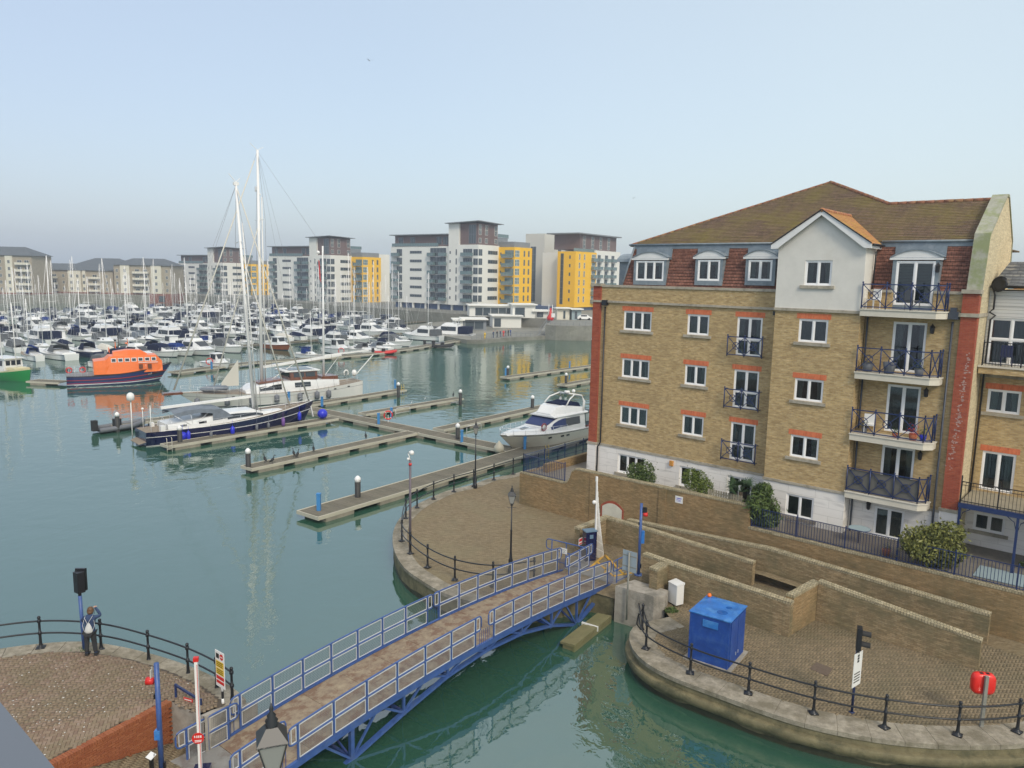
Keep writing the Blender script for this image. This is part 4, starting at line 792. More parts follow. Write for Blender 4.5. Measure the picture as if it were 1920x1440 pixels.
rh = empty('red_roofed_house', BO, TB, 'red tiled roof peeping over the slate roof at the right edge', 'house'); mb.build('roof', M_('tileorange'), rh)
# ================================================================== FOOTBRIDGE
BA = math.radians(51.3); BRO = Vector((-6.63, 20.16, 0)); BRX = Vector((math.cos(BA), math.sin(BA), 0)); BRY = Vector((-math.sin(BA), math.cos(BA), 0)); BL = 18.35; BWD = 2.72
BR = empty('swing_footbridge', BRO, BA, 'arched blue steel truss footbridge with mesh railings and rusty deck', 'footbridge')
zb = lambda x: 1.47+.56*(1-(2*x/BL-1)**2)
mat('rustdeck', (.35,.29,.20), .9, col2=(.20,.145,.105), vs=3.5, patch=.7, ps=2.1, pcol=(.155,.08,.05), bump=.4, bs=25, pth=(.48,.58)); mat('deckgrey', (.24,.235,.22), .85, var=.2, vs=2, patch=.6, ps=1.5, pcol=(.14,.105,.09))
x = -.25
while x < BL+.1:
    x2 = min(x+1.55, BL+.15); mb = MB(); n = 4
    mb.loft([[(x+(x2-x-.015)*k/n, .06, zb(x+(x2-x)*k/n)-.06), (x+(x2-x-.015)*k/n, BWD-.06, zb(x+(x2-x)*k/n)-.06), (x+(x2-x-.015)*k/n, BWD-.06, zb(x+(x2-x)*k/n)), (x+(x2-x-.015)*k/n, .06, zb(x+(x2-x)*k/n))] for k in range(n+1)])
    mb.build('deck_plate', M_('rustdeck'), BR); x = x2
for yy in (0, BWD):
    mb = MB(); n = 24; h_ = .17
    mb.loft([[(BL*k/n, yy-.05, zb(BL*k/n)-h_), (BL*k/n, yy+.05, zb(BL*k/n)-h_), (BL*k/n, yy+.05, zb(BL*k/n)+.04), (BL*k/n, yy-.05, zb(BL*k/n)+.04)] for k in range(n+1)])
    mb.build('edge_beam', M_('blue'), BR, uv=False)
nodes = [(.45,1.6), (2.86,1.3), (5.13,.9), (7.3,.55), (9.5,.42), (11.7,.52), (13.8,.85), (15.75,1.38), (18.25,.2)]
for yy in (.12, BWD-.12):
    mb = MB(); P = [(x, yy, zb(x)-d) for x, d in nodes]
    for a, b in zip(P[:-1], P[1:]): mb.bar(a, b, .17, .10)
    for i, (x, d) in enumerate(nodes[:-1]):
        mb.bar((x, yy, zb(x)-d), (x, yy, zb(x)-.1), .09 if i != 1 else .14, .09 if i != 1 else .14)
        if 0 < i < 8:
            xm = (x+nodes[i-1][0])/2; mb.bar((x, yy, zb(x)-d), (xm, yy, zb(xm)-.1), .07, .07)
            xm = (x+nodes[i+1][0])/2; mb.bar((x, yy, zb(x)-d), (xm, yy, zb(xm)-.1), .07, .07)
        mb.box(x-.1, yy-.04, zb(x)-d-.1, x+.1, yy+.1, zb(x)-d+.1)
    mb.build('truss', M_('blue'), BR, uv=False)
for i, (x, d) in enumerate(nodes[:-1]):
    mb = MB(); z = zb(x)-d+.02; mb.bar((x, .1, z), (x, BWD-.1, z), .10, .10)
    if i in (1, 6, 7, 0): mb.bar((x, .15, z), (x, BWD-.15, zb(x)-.15), .06, .06)
    mb.bar((x, .05, zb(x)-.14), (x, BWD-.05, zb(x)-.14), .08, .12); mb.build('cross_member', M_('bluedark'), BR, uv=False)
for i in range(1, 7):
    (xa, da), (xb, db) = nodes[i], nodes[i+1]; mb = MB(); mb.bar((xa, .15, zb(xa)-da), (xb, BWD-.15, zb(xb)-db), .05, .05); mb.build('cross_member', M_('bluedark'), BR, uv=False)
def meshrail(parent, P, xs, H=1.2, zf=None, infill=True, name='railing', mats=('blue', 'galv')):
    """P: f(x)->(x,y,z) base point; xs: post stations; rounded loops at both ends"""
    t0, t1 = xs[0]-.33, xs[-1]+.33; up = lambda p, h: Vector(p)+Vector((0,0,h))
    mb = MB(); N_ = max(8, int((t1-t0)/.5)); st = [t0+(t1-t0)*k/N_ for k in range(N_+1)]
    r = .14; path = [up(P(t0+r), H)]+[up(P(s_), H) for s_ in st if t0+r < s_ < t1-r]+[up(P(t1-r), H), up(P(t1-r*.3), H-r*.3), up(P(t1), H-r), up(P(t1), .62+r), up(P(t1-r*.3), .62+r*.3), up(P(t1-r), .62)]+[up(P(s_), .62) for s_ in st[::-1] if t0+r < s_ < t1-r]+[up(P(t0+r), .62), up(P(t0+r*.3), .62+r*.3), up(P(t0), .62+r), up(P(t0), H-r), up(P(t0+r*.3), H-r*.3)]
    mb.tube(path, .028, 6, closed=True)
    for x in xs: mb.bar(up(P(x), -.12), up(P(x), H), .05, .05)
    mb.tube([up(P(x), .06) for x in xs], .018, 5)
    o = mb.build(name, M_(mats[0]), parent, uv=False)
    if not infill: return o
    mb = MB(); wi = MB()
    rows = ((.1, .56), (.68, H-.06))
    segs = [(a, b, True) for a, b in zip(xs[:-1], xs[1:])]+[(t0+.04, xs[0], False), (xs[-1], t1-.04, False)]
    for a, b, full in segs:
        for lo, hi in rows:
            if not full and lo < .5: continue
            a_, b_ = a+.06, b-.06; A, B_, C_, D = up(P(a_), lo), up(P(b_), lo), up(P(b_), hi), up(P(a_), hi)
            for p, q in ((A, B_), (B_, C_), (C_, D), (D, A)): mb.bar(p, q, .022, .022)
            if full:
                n = int((hi-lo)/.055)
                for k in range(1, n): f = k/n; wi.bar(A.lerp(D, f), B_.lerp(C_, f), .005, .006)
                n = int((b_-a_)/.055)
                for k in range(1, n): f = k/n; wi.bar(A.lerp(B_, f), D.lerp(C_, f), .004, .005)
    mb.build('mesh_frame', M_('galv'), o, uv=False); q = wi.build('wire_infill', M_('wiregrey'), o, uv=False); q['kind'] = 'stuff'
    return o
for yy, (a0, n0, s0), (a1, n1, s1) in ((-.02, (.75, 7, 1.32), (9.75, 8, 1.19)), (BWD+.02, (.55, 8, 1.19), (9.55, 8, 1.19))):
    for a, n, s_ in ((a0, n0, s0), (a1, n1, s1)): meshrail(BR, lambda x, yy=yy: (x, yy, zb(x)+.0), [a+s_*k for k in range(n)])
mb = MB()
for yy in (-.02, BWD+.02):
    for xc in (9.2, .05, 18.35):
        for k in range(6): x = xc-.28+k*.11; mb.bar((x, yy, zb(min(max(x, 0), BL))), (x, yy, zb(min(max(x, 0), BL))+.6), .014, .014)
mb.build('gap_bars', M_('bluedark'), BR, uv=False)
# landing plates at both ends (fixed to the banks)
mb = MB(); mb.M = Matrix.Translation(BRO)@Matrix.Rotation(BA, 4, 'Z'); mb.box(-2.6, -.4, 1.2, -.27, BWD+.3, 1.44); o = mb.build('bridge_landing', M_('deckgrey')); tag(o, 'worn grey steel landing plate at the near end of the footbridge', 'landing plate')
mb = MB(); mb.M = Matrix.Translation(BRO)@Matrix.Rotation(BA, 4, 'Z'); mb.box(BL+.17, -.2, 1.2, BL+1.9, BWD+.1, 1.50); o = mb.build('bridge_landing', M_('deckgrey')); tag(o, 'grey landing plate at the far end of the footbridge beside the barrier box', 'landing plate')
mb = MB()
for p, q in (((1100,1070),(1134,1040)), ((1134,1040),(1170,1077)), ((1118,1052),(1150,1080)), ((1144,1050),(1134,1076)), ((1150,1080),(1185,1074))):
    mb.bar(G(*p, 1.515), G(*q, 1.515), .13, .008)
tag(mb.build('floor_marking', M_('yellowpaint'), uv=False), 'worn yellow hatching painted at the far end of the bridge', 'floor marking')
# near abutment under the bridge
mb = MB(); mb.prism([(-8.7,22.2), (-8.0,22.35), (-6.05,20.0), (-5.0,18.3), (-6,16), (-10,17)], WZ-1.5, 1.2); tag(mb.build('bridge_abutment', M_('quayface')), 'stone abutment under the near end of the footbridge', 'abutment')
mb = MB(); mb.M = Matrix.Translation(BRO)@Matrix.Rotation(BA, 4, 'Z')
for k in range(3): mb.box(.2+k*.28, -1.6, WZ-.6, .42+k*.28, BWD-.3, .95-k*.08)
tag(mb.build('timber_fender', M_('timber'), uv=False), 'dark timber fender beams under the near end of the bridge', 'fender')
f0, f1 = G(1082, 1206, .78), G(1141, 1159, .78); d = (f1-f0).normalized(); nn_ = Vector((-d.y, d.x, 0))
fe = empty('timber_fender', f0, math.atan2(d.y, d.x), 'mossy timber fender beam on the water under the far end of the bridge', 'fender'); L_ = (f1-f0).length
for k in range(3): mb = MB(); mb.box(-.2, .0+k*.24, -.14, L_+.3, .22+k*.24, .0-.02*k); mb.build('beam', M_('timber'), fe)
mb = MB(); mb.box(-.15, .05, -.9, .1, .6, -.14); mb.box(L_-.3, .05, -.9, L_, .6, -.14); mb.box(-.2,-.0,-.45,L_+.3,.1,-.16); mb.build('pile', M_('timber'), fe); mb = MB(); mb.box(L_*.62, -.03, -.2, L_*.62+.07, .78, .02); mb.build('strap', M_('white'), fe, uv=False)
# approach railings
def wrail(p, q, zp_, zq_, label, posts, infill=True, H=1.15):
    p, q = Vector((p.x, p.y, zp_)), Vector((q.x, q.y, zq_)); L = (q-p).length; t = (q-p)/L
    r = empty('approach_railing', (0,0,0), 0, label, 'railing'); meshrail(r, lambda x: p+t*x, [L*k/posts for k in range(posts+1)], H=H, infill=infill, name='rail_frame'); return r
wrail(G(352,1432,1.3), G(430,1390,1.4), 1.3, 1.42, 'short blue rail with rounded end behind the red and white barrier', 2)
wrail(G(452,1475,1.3), G(520,1428,1.4), 1.3, 1.42, 'blue approach rail beside the big lantern at the bottom edge', 1)
wrail(G(1034,1052,1.5), G(1088,1066,1.5), 1.5, 1.5, 'dark blue rail with a small white notice at the edge of the plaza', 2, infill=False)
wrail(G(1066,1084,1.5), G(1104,1062,1.5), 1.5, 1.5, 'blue rail with a red notice beside the navy barrier box', 2)
wrail(G(1156,1092,1.5), G(1176,1082,1.5), 1.5, 1.5, 'tiny blue rail with rounded top behind the grey sign back', 1, infill=False)
pp = G(1090,1046,1.9)
def plate(name, label, cat, c, ax, w_, h_, matn, th=.015, extra=None):
    r = empty(name, c, math.atan2(ax.y, ax.x), label, cat); mb = MB(); mb.box(-w_/2, -th, -h_/2, w_/2, 0, h_/2); mb.build('plate', M_(matn), r, uv=False)
    if extra:
        for nm, mt_, bx in extra:
            mb = MB()
            for b_ in bx: mb.box(b_[0], -th-.003, b_[1], b_[2], -th-.0005, b_[3])
            mb.build(nm, M_(mt_), r, uv=False)
    return r
rx = Vector((.75,-.3,0)).normalized()
plate('notice', 'small red and white notice hung on the blue rail by the barrier box', 'notice', G(1087,1050,1.5)+Vector((0,0,1.0)), (G(1104,1062,1.5)-G(1066,1084,1.5)).normalized(), .34, .36, 'white', extra=[('print', 'red', [(-.15,.0,.15,.15), (-.15,-.15,.15,-.08)])])
plate('notice', 'small white notice on the dark blue plaza rail', 'notice', G(1056,1060,1.5)+Vector((0,-.03,.78)), (G(1088,1066,1.5)-G(1034,1052,1.5)).normalized(), .4, .28, 'white', extra=[('print', 'fgrey', [(-.15,.05,.15,.07), (-.15,-.02,.1,0), (-.15,-.09,.12,-.07)])])
# navy barrier box with raised white arm
bb = G(1104,1049,1.5); br_ = empty('barrier', bb, math.radians(20), 'navy barrier machine with raised white lattice arm on the far side of the bridge', 'barrier')
mb = MB(); mb.box(-.3,-.22,0,.3,.22,1.55); mb.build('housing', M_('navyhull'), br_, uv=False); mb = MB(); mb.box(-.33,-.25,1.55,.33,.25,1.6); mb.box(-.1,-.24,1.2,.1,-.222,1.4); mb.build('lid', mat('lidblue', (.12,.2,.28), .4), br_, uv=False)
mb = MB(); mb.bar((.34,0,1.25), (.30,0,4.2), .09, .07); mb.box(.24,-.05,4.15,.34,.05,4.4); mb.ball((.2,0,3.05), .11, 8); mb.build('arm', M_('white'), br_, uv=False)
mb = MB()
for k in range(7): mb.bar((.40+.075*k, .0, .0+.1*abs(3-k)*.3), (.36+.03*k, 0, 3.9-.3*k), .03, .02)
for k in range(7): mb.bar((.36,0,.6+k*.42), (.84-.06*k,0,.3+k*.42), .02, .015)
mb.build('skirt', M_('white'), br_, uv=False)
# red and white barrier arm at the near end
rb_ = empty('barrier', G(377,1462,1.3), math.radians(10), 'raised red and white barrier arm with round stop disc at the bottom left', 'barrier')
mb = MB(); mb.bar((0,0,-.3), (-.0,0,3.72), .11, .09); mb.build('arm', M_('white'), rb_, uv=False)
mb = MB(); mb.bar((.03,-.05,.0), (.03,-.05,3.6), .035, .012); mb.box(-.07,-.06,3.68,.07,.06,3.8); mb.build('stripe', M_('red'), rb_, uv=False)
mb = MB(); mb.cyl((-.02,-.06,1.35), (-.02,-.075,1.35), .17, n=18, sm=False); dk = mb.build('stop_disc', M_('red'), rb_, uv=False)
mb = MB()
for bx in ((-.12,1.38,-.09,1.44), (-.06,1.37,-.03,1.44), (-.01,1.37,.02,1.44), (.04,1.37,.08,1.44), (-.11,1.28,.08,1.30), (-.11,1.24,.07,1.26)): mb.box(bx[0],-.08,bx[1],bx[2],-.076,bx[3])
mb.build('print', M_('white'), dk, uv=False); mb = MB(); mb.box(-.2,-.2,-.6,.25,.25,.35); mb.build('housing', M_('navyhull'), rb_, uv=False)
# ================================================================== STREET FURNITURE
def ironrail(name, label, P, zf, H=1.12, ext0=None, ext1=None, post_every=None):
    r = empty(name, (0,0,0), 0, label, 'railing')
    pb = MB(); pb.lathe([(.13,0), (.13,.03), (.07,.06), (.055,.12), (.045,.2), (.038,.5), (.06,.53), (.06,.61), (.036,.64), (.034,.98), (.058,1.0), (.058,1.09), (.03,1.12), (.05,1.16), (.045,1.22), (.01,1.25)], n=8); pb.box(-.12,-.12,0,.12,.12,.03); pme = pb.mesh('post', M_('iron'), uv=False)
    for p in P: inst(pme, 'post', r, (p.x, p.y, float(zf(p.x, p.y))), RN.random()*3, (1.18,1.18,H/1.22))
    Q = ([ext0] if ext0 else [])+list(P)+([ext1] if ext1 else [])
    for h in (1.045, .57):
        c = crv([(p.x, p.y, float(zf(p.x, p.y))+h*H/1.22) for p in Q], .35); mb = MB(); mb.tube(c, .032, 6); mb.build('rail', M_('iron'), r, uv=False)
    return r
ironrail('quay_railing', 'black iron post railing curving round the near left promenade', [lcirc(a, 7.5) for a in (122.5, 104.5, 89, 75, 61, 48, 38.5)], lambda x, y: zleft(x, y), 1.16, ext0=lcirc(142, 7.5))
Pm = [G(1001,1090,ZR), G(924,1099,ZR), G(852.7,1087.5,ZR), G(801.7,1064,ZR), G(769.6,1038,ZR), G(753.5,1014.6,ZR), G(761,972,ZR), G(782,952,ZR), G(813,936,ZR), G(851,922,ZR), G(888,912,ZR), G(926,900,ZR), G(962,889,ZR)]
Pm += [blxy(-7.6, y) and bl(-7.6, y, 0) for y in (4.2, 6.6, 9, 11.4, 13.8, 16.2, 18.6)]
ironrail('quay_railing', 'black iron post railing round the big empty plaza', Pm, lambda x, y: ZR, 1.2)
ironrail('quay_railing', 'black iron post railing along the lower right quay in front of the blue cabin', [G(*q, ZR) for q in ((1211,1216), (1294,1262), (1403,1300), (1525,1337), (1658,1364), (1795,1378), (1907,1372))], lambda x, y: ZR, 1.16, ext0=G(1198,1180,ZR)+Vector((0,.3,0)), ext1=G(2020,1350,ZR))
cc = G(1204, 1180, ZR); cn = empty('chain_post', cc, 0, 'black post with hanging chain at the end of the lower quay railing', 'post')
mb = MB(); mb.lathe([(.1,0), (.05,.1), (.04,1.0), (.07,1.05), (.02,1.15)], n=8); mb.build('post', M_('iron'), cn, uv=False)
mb = MB(); mb.tube([(0,0,.95), (-.18,.05,.55), (-.22,.1,.2), (-.05,.1,-.05), (.2,.05,-.1)], .03, 6); mb.tube([(0,0,.9), (.15,-.1,.45), (.25,-.5,.3)], .025, 6); mb.build('chain', M_('iron'), cn, uv=False)
def lantern_head(mb, gm, z, s=1.0):
    mb.lathe([(.03*s,0), (.09*s,.02*s), (.04*s,.06*s), (.06*s,.1*s)], (0,0,z), 8)
    b, t, h = .11*s, .24*s, .42*s; z0 = z+.1*s
    for i in range(4):
        a = PI/4+PI/2*i; c_, s_ = math.cos(a)*1.414, math.sin(a)*1.414; mb.bar((b*c_*.72, b*s_*.72, z0), (t*c_*.72, t*s_*.72, z0+h), .018*s, .018*s)
    r = lambda q, zz: [(math.cos(PI/4+PI/2*i)*q*1.02, math.sin(PI/4+PI/2*i)*q*1.02, zz) for i in range(4)]
    mb.loft([r(b, z0-.01), r(b, z0+.015)]); mb.loft([r(t*1.12, z0+h), r(t*1.12, z0+h+.02*s), r(.10*s, z0+h+.19*s)])
    mb.lathe([(.075*s,0), (.085*s,.03*s), (.07*s,.05*s), (.085*s,.08*s), (.05*s,.12*s), (.06*s,.15*s), (.02*s,.2*s), (.03*s,.24*s), (.005*s,.32*s)], (0,0,z0+h+.18*s), 10)
    gm.loft([r(b*.96, z0+.02), r(t*.97, z0+h-.005)]); return z0, h
def lamp_post(loc, H, label, s=1.0, rz=0):
    r = empty('lamp_post', loc, rz, label, 'street lamp'); zz = H-.95*s
    mb = MB(); mb.lathe([(.14,0), (.14,.25), (.1,.3), (.11,.7), (.07,.8), (.055,1.1), (.05,1.15), (.045,zz*.62), (.06,zz*.63), (.035,zz*.65), (.03,zz)], n=10); mb.build('pole', M_('iron'), r, uv=False)
    mb = MB(); gm = MB(); lantern_head(mb, gm, zz, s); mb.bar((-.22*s,0,zz-.1), (.22*s,0,zz-.1), .015, .015); he = mb.build('lantern_frame', mat('lampgrey', (.025,.028,.032), .4), r, uv=False); gm.build('lantern_glass', mat('lampglass', (.28,.285,.27), .2, spec=.7), he, uv=False)
    return r
lamp_post(G(957,1075,ZR), 4.4, 'black Victorian street lamp on the plaza between the bridge and the brick wall')
lamp_post(G(891,915,ZR), 4.66, 'black Victorian street lamp at the far railing of the plaza')
P_ = vdist(510, 1386, 10.4); rl = lamp_post((P_.x, P_.y, 1.3), P_.z-1.3+.95+.0-.45, 'large grey lantern in the foreground at the bottom edge in front of the bridge', 1.15, .35)
# camera pole
cpz = empty('camera_pole', G(769,1037,ZR), 0, 'tall grey pole with a red band and a white security camera beside the plaza railing', 'camera pole')
mb = MB(); mb.cyl((0,0,0), (0,0,5.0), .07, .06, 10); mb.build('pole', mat('polegrey', (.12,.10,.12), .5), cpz, uv=False); mb = MB(); mb.cyl((0,0,4.72), (0,0,4.84), .085, n=10); mb.build('band', M_('red'), cpz, uv=False)
mb = MB(); mb.tube([(0,0,5.0), (-.05,0,5.2), (-.12,0,5.35), (-.02,0,5.45)], .03, 6); mb.ball((.08,0,5.38), .13, 10); mb.ball((-.1,0,5.05), .08, 8); mb.build('camera', M_('white'), cpz, uv=False)
# blue poles with alarms
def bluepole(loc, H, label, side):
    r = empty('signal_pole', loc, 0, label, 'pole'); mb = MB(); mb.cyl((0,0,0), (0,0,H), .075, .07, 12); mb.cyl((0,0,0), (0,0,.04), .22, n=12); mb.build('pole', M_('blue'), r, uv=False)
    mb = MB(); mb.cyl((side*.1,0,H-.55), (side*.3,0,H-.55), .1, .12, 10); mb.build('siren', M_('red'), r, uv=False)
    mb = MB(); mb.box(side*.1-.05,-.06,H-.45,side*.1+.12*side+.05,.06,H-.2); mb.build('beacon_box', M_('lantern') if side < 0 else M_('black'), r, uv=False)
    mb = MB(); mb.box(-side*.02-.14,-.1,H*.36,-side*.02+.02,.08,H*.36+.28) if side < 0 else mb.box(.05,-.08,H*.45,.2,.08,H*.62); mb.build('junction_box', M_('boxtop'), r, uv=False)
    mb = MB(); mb.box(-.11,-.04,H*.7,-.07,.04,H*.7+.14); mb.box(.07,-.04,H*.1,.12,.04,H*.1+.2); mb.build('clip', M_('black'), r, uv=False)
bluepole(G(304,1462,1.3), 3.62, 'tall blue pole with white beacon and red siren in front of the red brick wall', -1)
bluepole(G(1197,1078,ZR), 3.65, 'tall blue pole with a red siren between the ramp walls beyond the bridge', 1)
# signal head on blue post beside the person
b0 = G(158,1217,ZL); sg = empty('signal_post', b0, math.radians(10), 'black signal box on a blue post beside the person at the left railing', 'signal')
mb = MB(); mb.cyl((0,0,0), (-.03,0,2.0), .06, n=10); mb.build('post', M_('blue'), sg, uv=False)
mb = MB(); mb.cyl((-.03,0,2.0), (-.03,0,2.15), .055, n=8); mb.prism([(-.22,.02), (-.02,-.16), (.16,.0), (.10,.14), (-.16,.16)], 2.12, 2.86); mb.prism([(-.2,.16), (.13,.12), (.16,.22), (-.22,.26)], 2.12, 2.92); mb.build('signal_head', M_('black'), sg, uv=False)
# traffic signal on the lower quay
tb_ = G(1597,1336,ZR); ts = empty('traffic_signal', tb_, math.radians(-22), 'black two lamp traffic signal on a blue post behind the lower quay railing', 'traffic signal')
mb = MB(); mb.cyl((0,0,0), (.0,0,2.35), .045, n=10); mb.cyl((0,0,0), (0,0,.03), .1, n=4); mb.build('post', M_('navyiron'), ts, uv=False)
mb = MB(); mb.box(-.06,-.14,2.3,.10,.14,3.08); mb.cyl((.02,0,2.18), (.02,0,2.32), .06, n=8); mb.build('signal_head', M_('black'), ts, uv=False)
for zz in (2.88, 2.5):
    mb = MB(); mb.loft([[(x_, .1*math.cos(t), zz+.1*math.sin(t)-(.0 if x_ < .2 else .02)) for t in [PI*(-.15+1.3*i/10) for i in range(11)]] for x_ in (.1, .38)], closed=False, caps=False); mb.cyl((.1,0,zz), (.115,0,zz), .095, n=12); mb.build('visor', M_('rubber'), ts, uv=False)
mb = MB(); mb.M = Matrix.Rotation(math.radians(-30), 4, 'Z'); mb.box(.05,-.27,1.0,.065,.27,2.2); sgn = mb.build('sign_plate', M_('white'), ts, uv=False)
mb = MB(); mb.M = Matrix.Rotation(math.radians(-30), 4, 'Z')
for z_ in (1.9, 2.0, 2.1): mb.box(.066,-.06,z_-.05,.069,.06,z_+.03)
for z_ in (1.15, 1.25, 1.35, 1.45): mb.box(.066,-.2,z_,.069,.18,z_+.04)
mb.build('print', M_('black'), sgn, uv=False)
# red life ring housing on a galvanised post
lb_ = G(1840,1362,ZR); lr_ = empty('life_ring_housing', lb_, math.radians(-8), 'bright red lifebuoy housing on a grey post near the right edge', 'lifebuoy box')
mb = MB(); mb.box(-.05,-.05,0,.05,.05,1.78); mb.build('post', mat('galvpost', (.25,.25,.22), .6, var=.2), lr_, uv=False)
mb = MB(); rr_ = lambda q, y, s_=1: [(q*s_*math.copysign(abs(math.cos(t))**.5, math.cos(t)), y, 1.42+q*s_*math.copysign(abs(math.sin(t))**.5, math.sin(t))) for t in [2*PI*i/24 for i in range(24)]]
mb.loft([rr_(.30,.07,.95), rr_(.36,.12), rr_(.37,.28), rr_(.33,.36), rr_(.2,.38)], sm=True); mb.cyl((0,.3,1.42), (0,.34,1.42), .1, n=12); hs_ = mb.build('housing', M_('redplastic'), lr_, uv=False)
mb = MB(); mb.box(-.14,.13,1.765,-.04,.24,1.792); mb.box(.05,.13,1.765,.15,.24,1.792); mb.build('slot', M_('black'), hs_, uv=False)
# blue cabin
q0, q1, q2 = G(1289.6,1232,ZR+.06), G(1363.5,1256,ZR+.06), G(1403,1213,ZR+.06); ax = (q1-q0); wx = ax.length; ca = math.atan2(ax.y, ax.x); wy = 1.75
cb = empty('blue_cabin', q0, ca, 'bright blue steel cabin with dished roof stains on the lower right promenade', 'cabin')
mb = MB(); mb.box(-.15,-.15,-.06,wx+.15,wy+.15,0); mb.build('plinth', M_('concrete'), cb); mb = MB(); mb.box(0,0,0,wx,wy,1.86); mb.box(wx*.0-.0,-.012,0,.05,0,1.86); mb.box(wx-.06,-.012,0,wx,0,1.86); mb.build('body', M_('boxblue'), cb, uv=False)
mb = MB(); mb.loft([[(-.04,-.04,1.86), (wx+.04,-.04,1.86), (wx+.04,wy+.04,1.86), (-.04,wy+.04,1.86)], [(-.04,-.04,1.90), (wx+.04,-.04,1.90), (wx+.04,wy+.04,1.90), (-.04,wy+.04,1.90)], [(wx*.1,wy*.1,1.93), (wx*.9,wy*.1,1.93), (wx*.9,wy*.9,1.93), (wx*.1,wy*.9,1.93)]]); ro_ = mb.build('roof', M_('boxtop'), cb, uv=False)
mb = MB(); mb.cyl((wx*.68,wy*.3,1.93), (wx*.68,wy*.3,1.934), .2, n=20, sm=False); mb.cyl((wx*.72,wy*.62,1.93), (wx*.72,wy*.62,1.934), .12, n=20, sm=False); mb.build('puddle', mat('puddle', (.01,.10,.36), .1, var=.2), ro_, uv=False)
for a, b in ((.12, .86), (.9, 1.64)): mb = MB(); mb.box(wx+.002, a, .06, wx+.03, b, 1.8); dd_ = mb.build('door', M_('boxblue'), cb, uv=False); mb = MB(); mb.box(wx+.03, b-.14 if a < .5 else a+.06, .3, wx+.05, b-.1 if a < .5 else a+.1, .42); mb.build('handle', M_('rail'), dd_, uv=False)
mb = MB(); mb.box(wx*.34,-.05,1.45,wx*.72,-.013,1.72); mb.build('vent_hood', M_('boxtop'), cb, uv=False); mb = MB(); mb.ball((.12,wy-.12,1.98), .09, 8); mb.build('beacon', M_('orange'), cb, uv=False)
# white meter cabinet
wl = bl(11.75, -10.45, ZR); wc = empty('meter_cabinet', wl, TB-.35, 'white electricity cabinet on a stand beside the short brick pier', 'cabinet')
wl2 = G(1266,1133,ZR); wc.location = wl2; mb = MB(); mb.box(-.28,-.2,.08,.28,.22,.98); mb.add([(-.3,-.22,.98), (.3,-.22,.98), (.3,.24,.98), (-.3,.24,.98), (-.3,-.22,1.02), (.3,-.22,1.02), (.3,.24,1.08), (-.3,.24,1.08)], [(0,1,5,4), (1,2,6,5), (2,3,7,6), (3,0,4,7), (4,5,6,7)]); mb.build('cabinet', M_('white_gel'), wc, uv=False)
mb = MB(); mb.box(.281,-.18,.1,.29,.2,.95); mb.build('door', M_('white'), wc, uv=False); mb = MB(); mb.box(-.05,-.1,-.05,.05,.1,.08); mb.build('stand', M_('rubber'), wc, uv=False)
# concrete block
cbk = MB(); pl_ = [(4.87,32.75), (6.42,31.66), (6.95,31.8), (7.2,32.35), (5.85,33.5)]
cbk.prism(pl_, WZ-.8, 2.08); cbk.add([(x, y, 2.08) for x, y in pl_]+[(x*.985+.09, y*.985+.49, 2.16) for x, y in pl_], [(0,1,6,5), (1,2,7,6), (2,3,8,7), (3,4,9,8), (4,0,5,9), (5,6,7,8,9)])
tag(cbk.build('concrete_block', M_('concrete')), 'weathered concrete block at the water beside the far bridge end', 'concrete block')
sp_ = G(1177,1168,1.5); sb = empty('sign_post', Vector((5.35,32.2,1.4)), math.radians(50), 'blank grey back of a road sign on a grey post at the concrete block', 'sign')
mb = MB(); mb.cyl((0,0,-.6), (0,0,2.55), .045, n=8); mb.box(-.02,-.06,1.35,.02,.06,1.45); mb.build('post', M_('galvpost'), sb, uv=False); mb = MB(); mb.box(.05,-.36,1.65,.065,.36,2.6); mb.build('sign_back', mat('signback', (.30,.36,.40), .5), sb, uv=False); mb = MB(); mb.box(.04,-.36,1.85,.05,.36,1.9); mb.box(.04,-.36,2.35,.05,.36,2.4); mb.build('bracket', M_('galvpost'), sb, uv=False)
# warning sign on a black and white post near the bridge
sx_ = G(419,1345,1.9); ws = empty('warning_sign', (sx_.x, sx_.y, 1.7), math.radians(-38), 'tall warning sign with red disc and yellow panels on a striped post', 'sign')
mb = MB(); mb.cyl((0,0,-.3), (0,0,1.9), .04, n=8); mb.build('post', M_('black'), ws, uv=False); mb = MB(); mb.cyl((0,0,.55), (0,0,.85), .043, n=8); mb.cyl((0,0,1.1), (0,0,1.3), .043, n=8); mb.build('post_band', M_('white'), ws, uv=False)
mb = MB(); mb.box(-.25,-.06,1.25,.25,-.045,2.45); pn = mb.build('sign_plate', M_('white'), ws, uv=False)
mb = MB(); mb.box(-.22,-.063,1.66,.22,-.0605,1.88); mb.box(-.22,-.063,1.90,.22,-.0605,2.12); mb.build('yellow_panel', M_('yellow'), pn, uv=False)
mb = MB(); mb.cyl((.11,-.0605,2.29), (.11,-.064,2.29), .1, n=16, sm=False); mb.box(-.22,-.063,1.36,.22,-.0605,1.46); mb.box(-.22,-.063,1.50,.22,-.0605,1.62); mb.build('red_mark', M_('red'), pn, uv=False)
mb = MB(); mb.box(-.2,-.0635,2.2,-.03,-.0605,2.36); 
for z_ in (1.7,1.76,1.82,1.94,2.0,2.06): mb.box(-.18,-.066,z_,.17,-.0635,z_+.022)
mb.build('print', M_('black'), pn, uv=False); mb = MB(); mb.box(.04,-.067,2.275,.18,-.0645,2.305); mb.build('no_entry_bar', M_('white'), pn, uv=False)
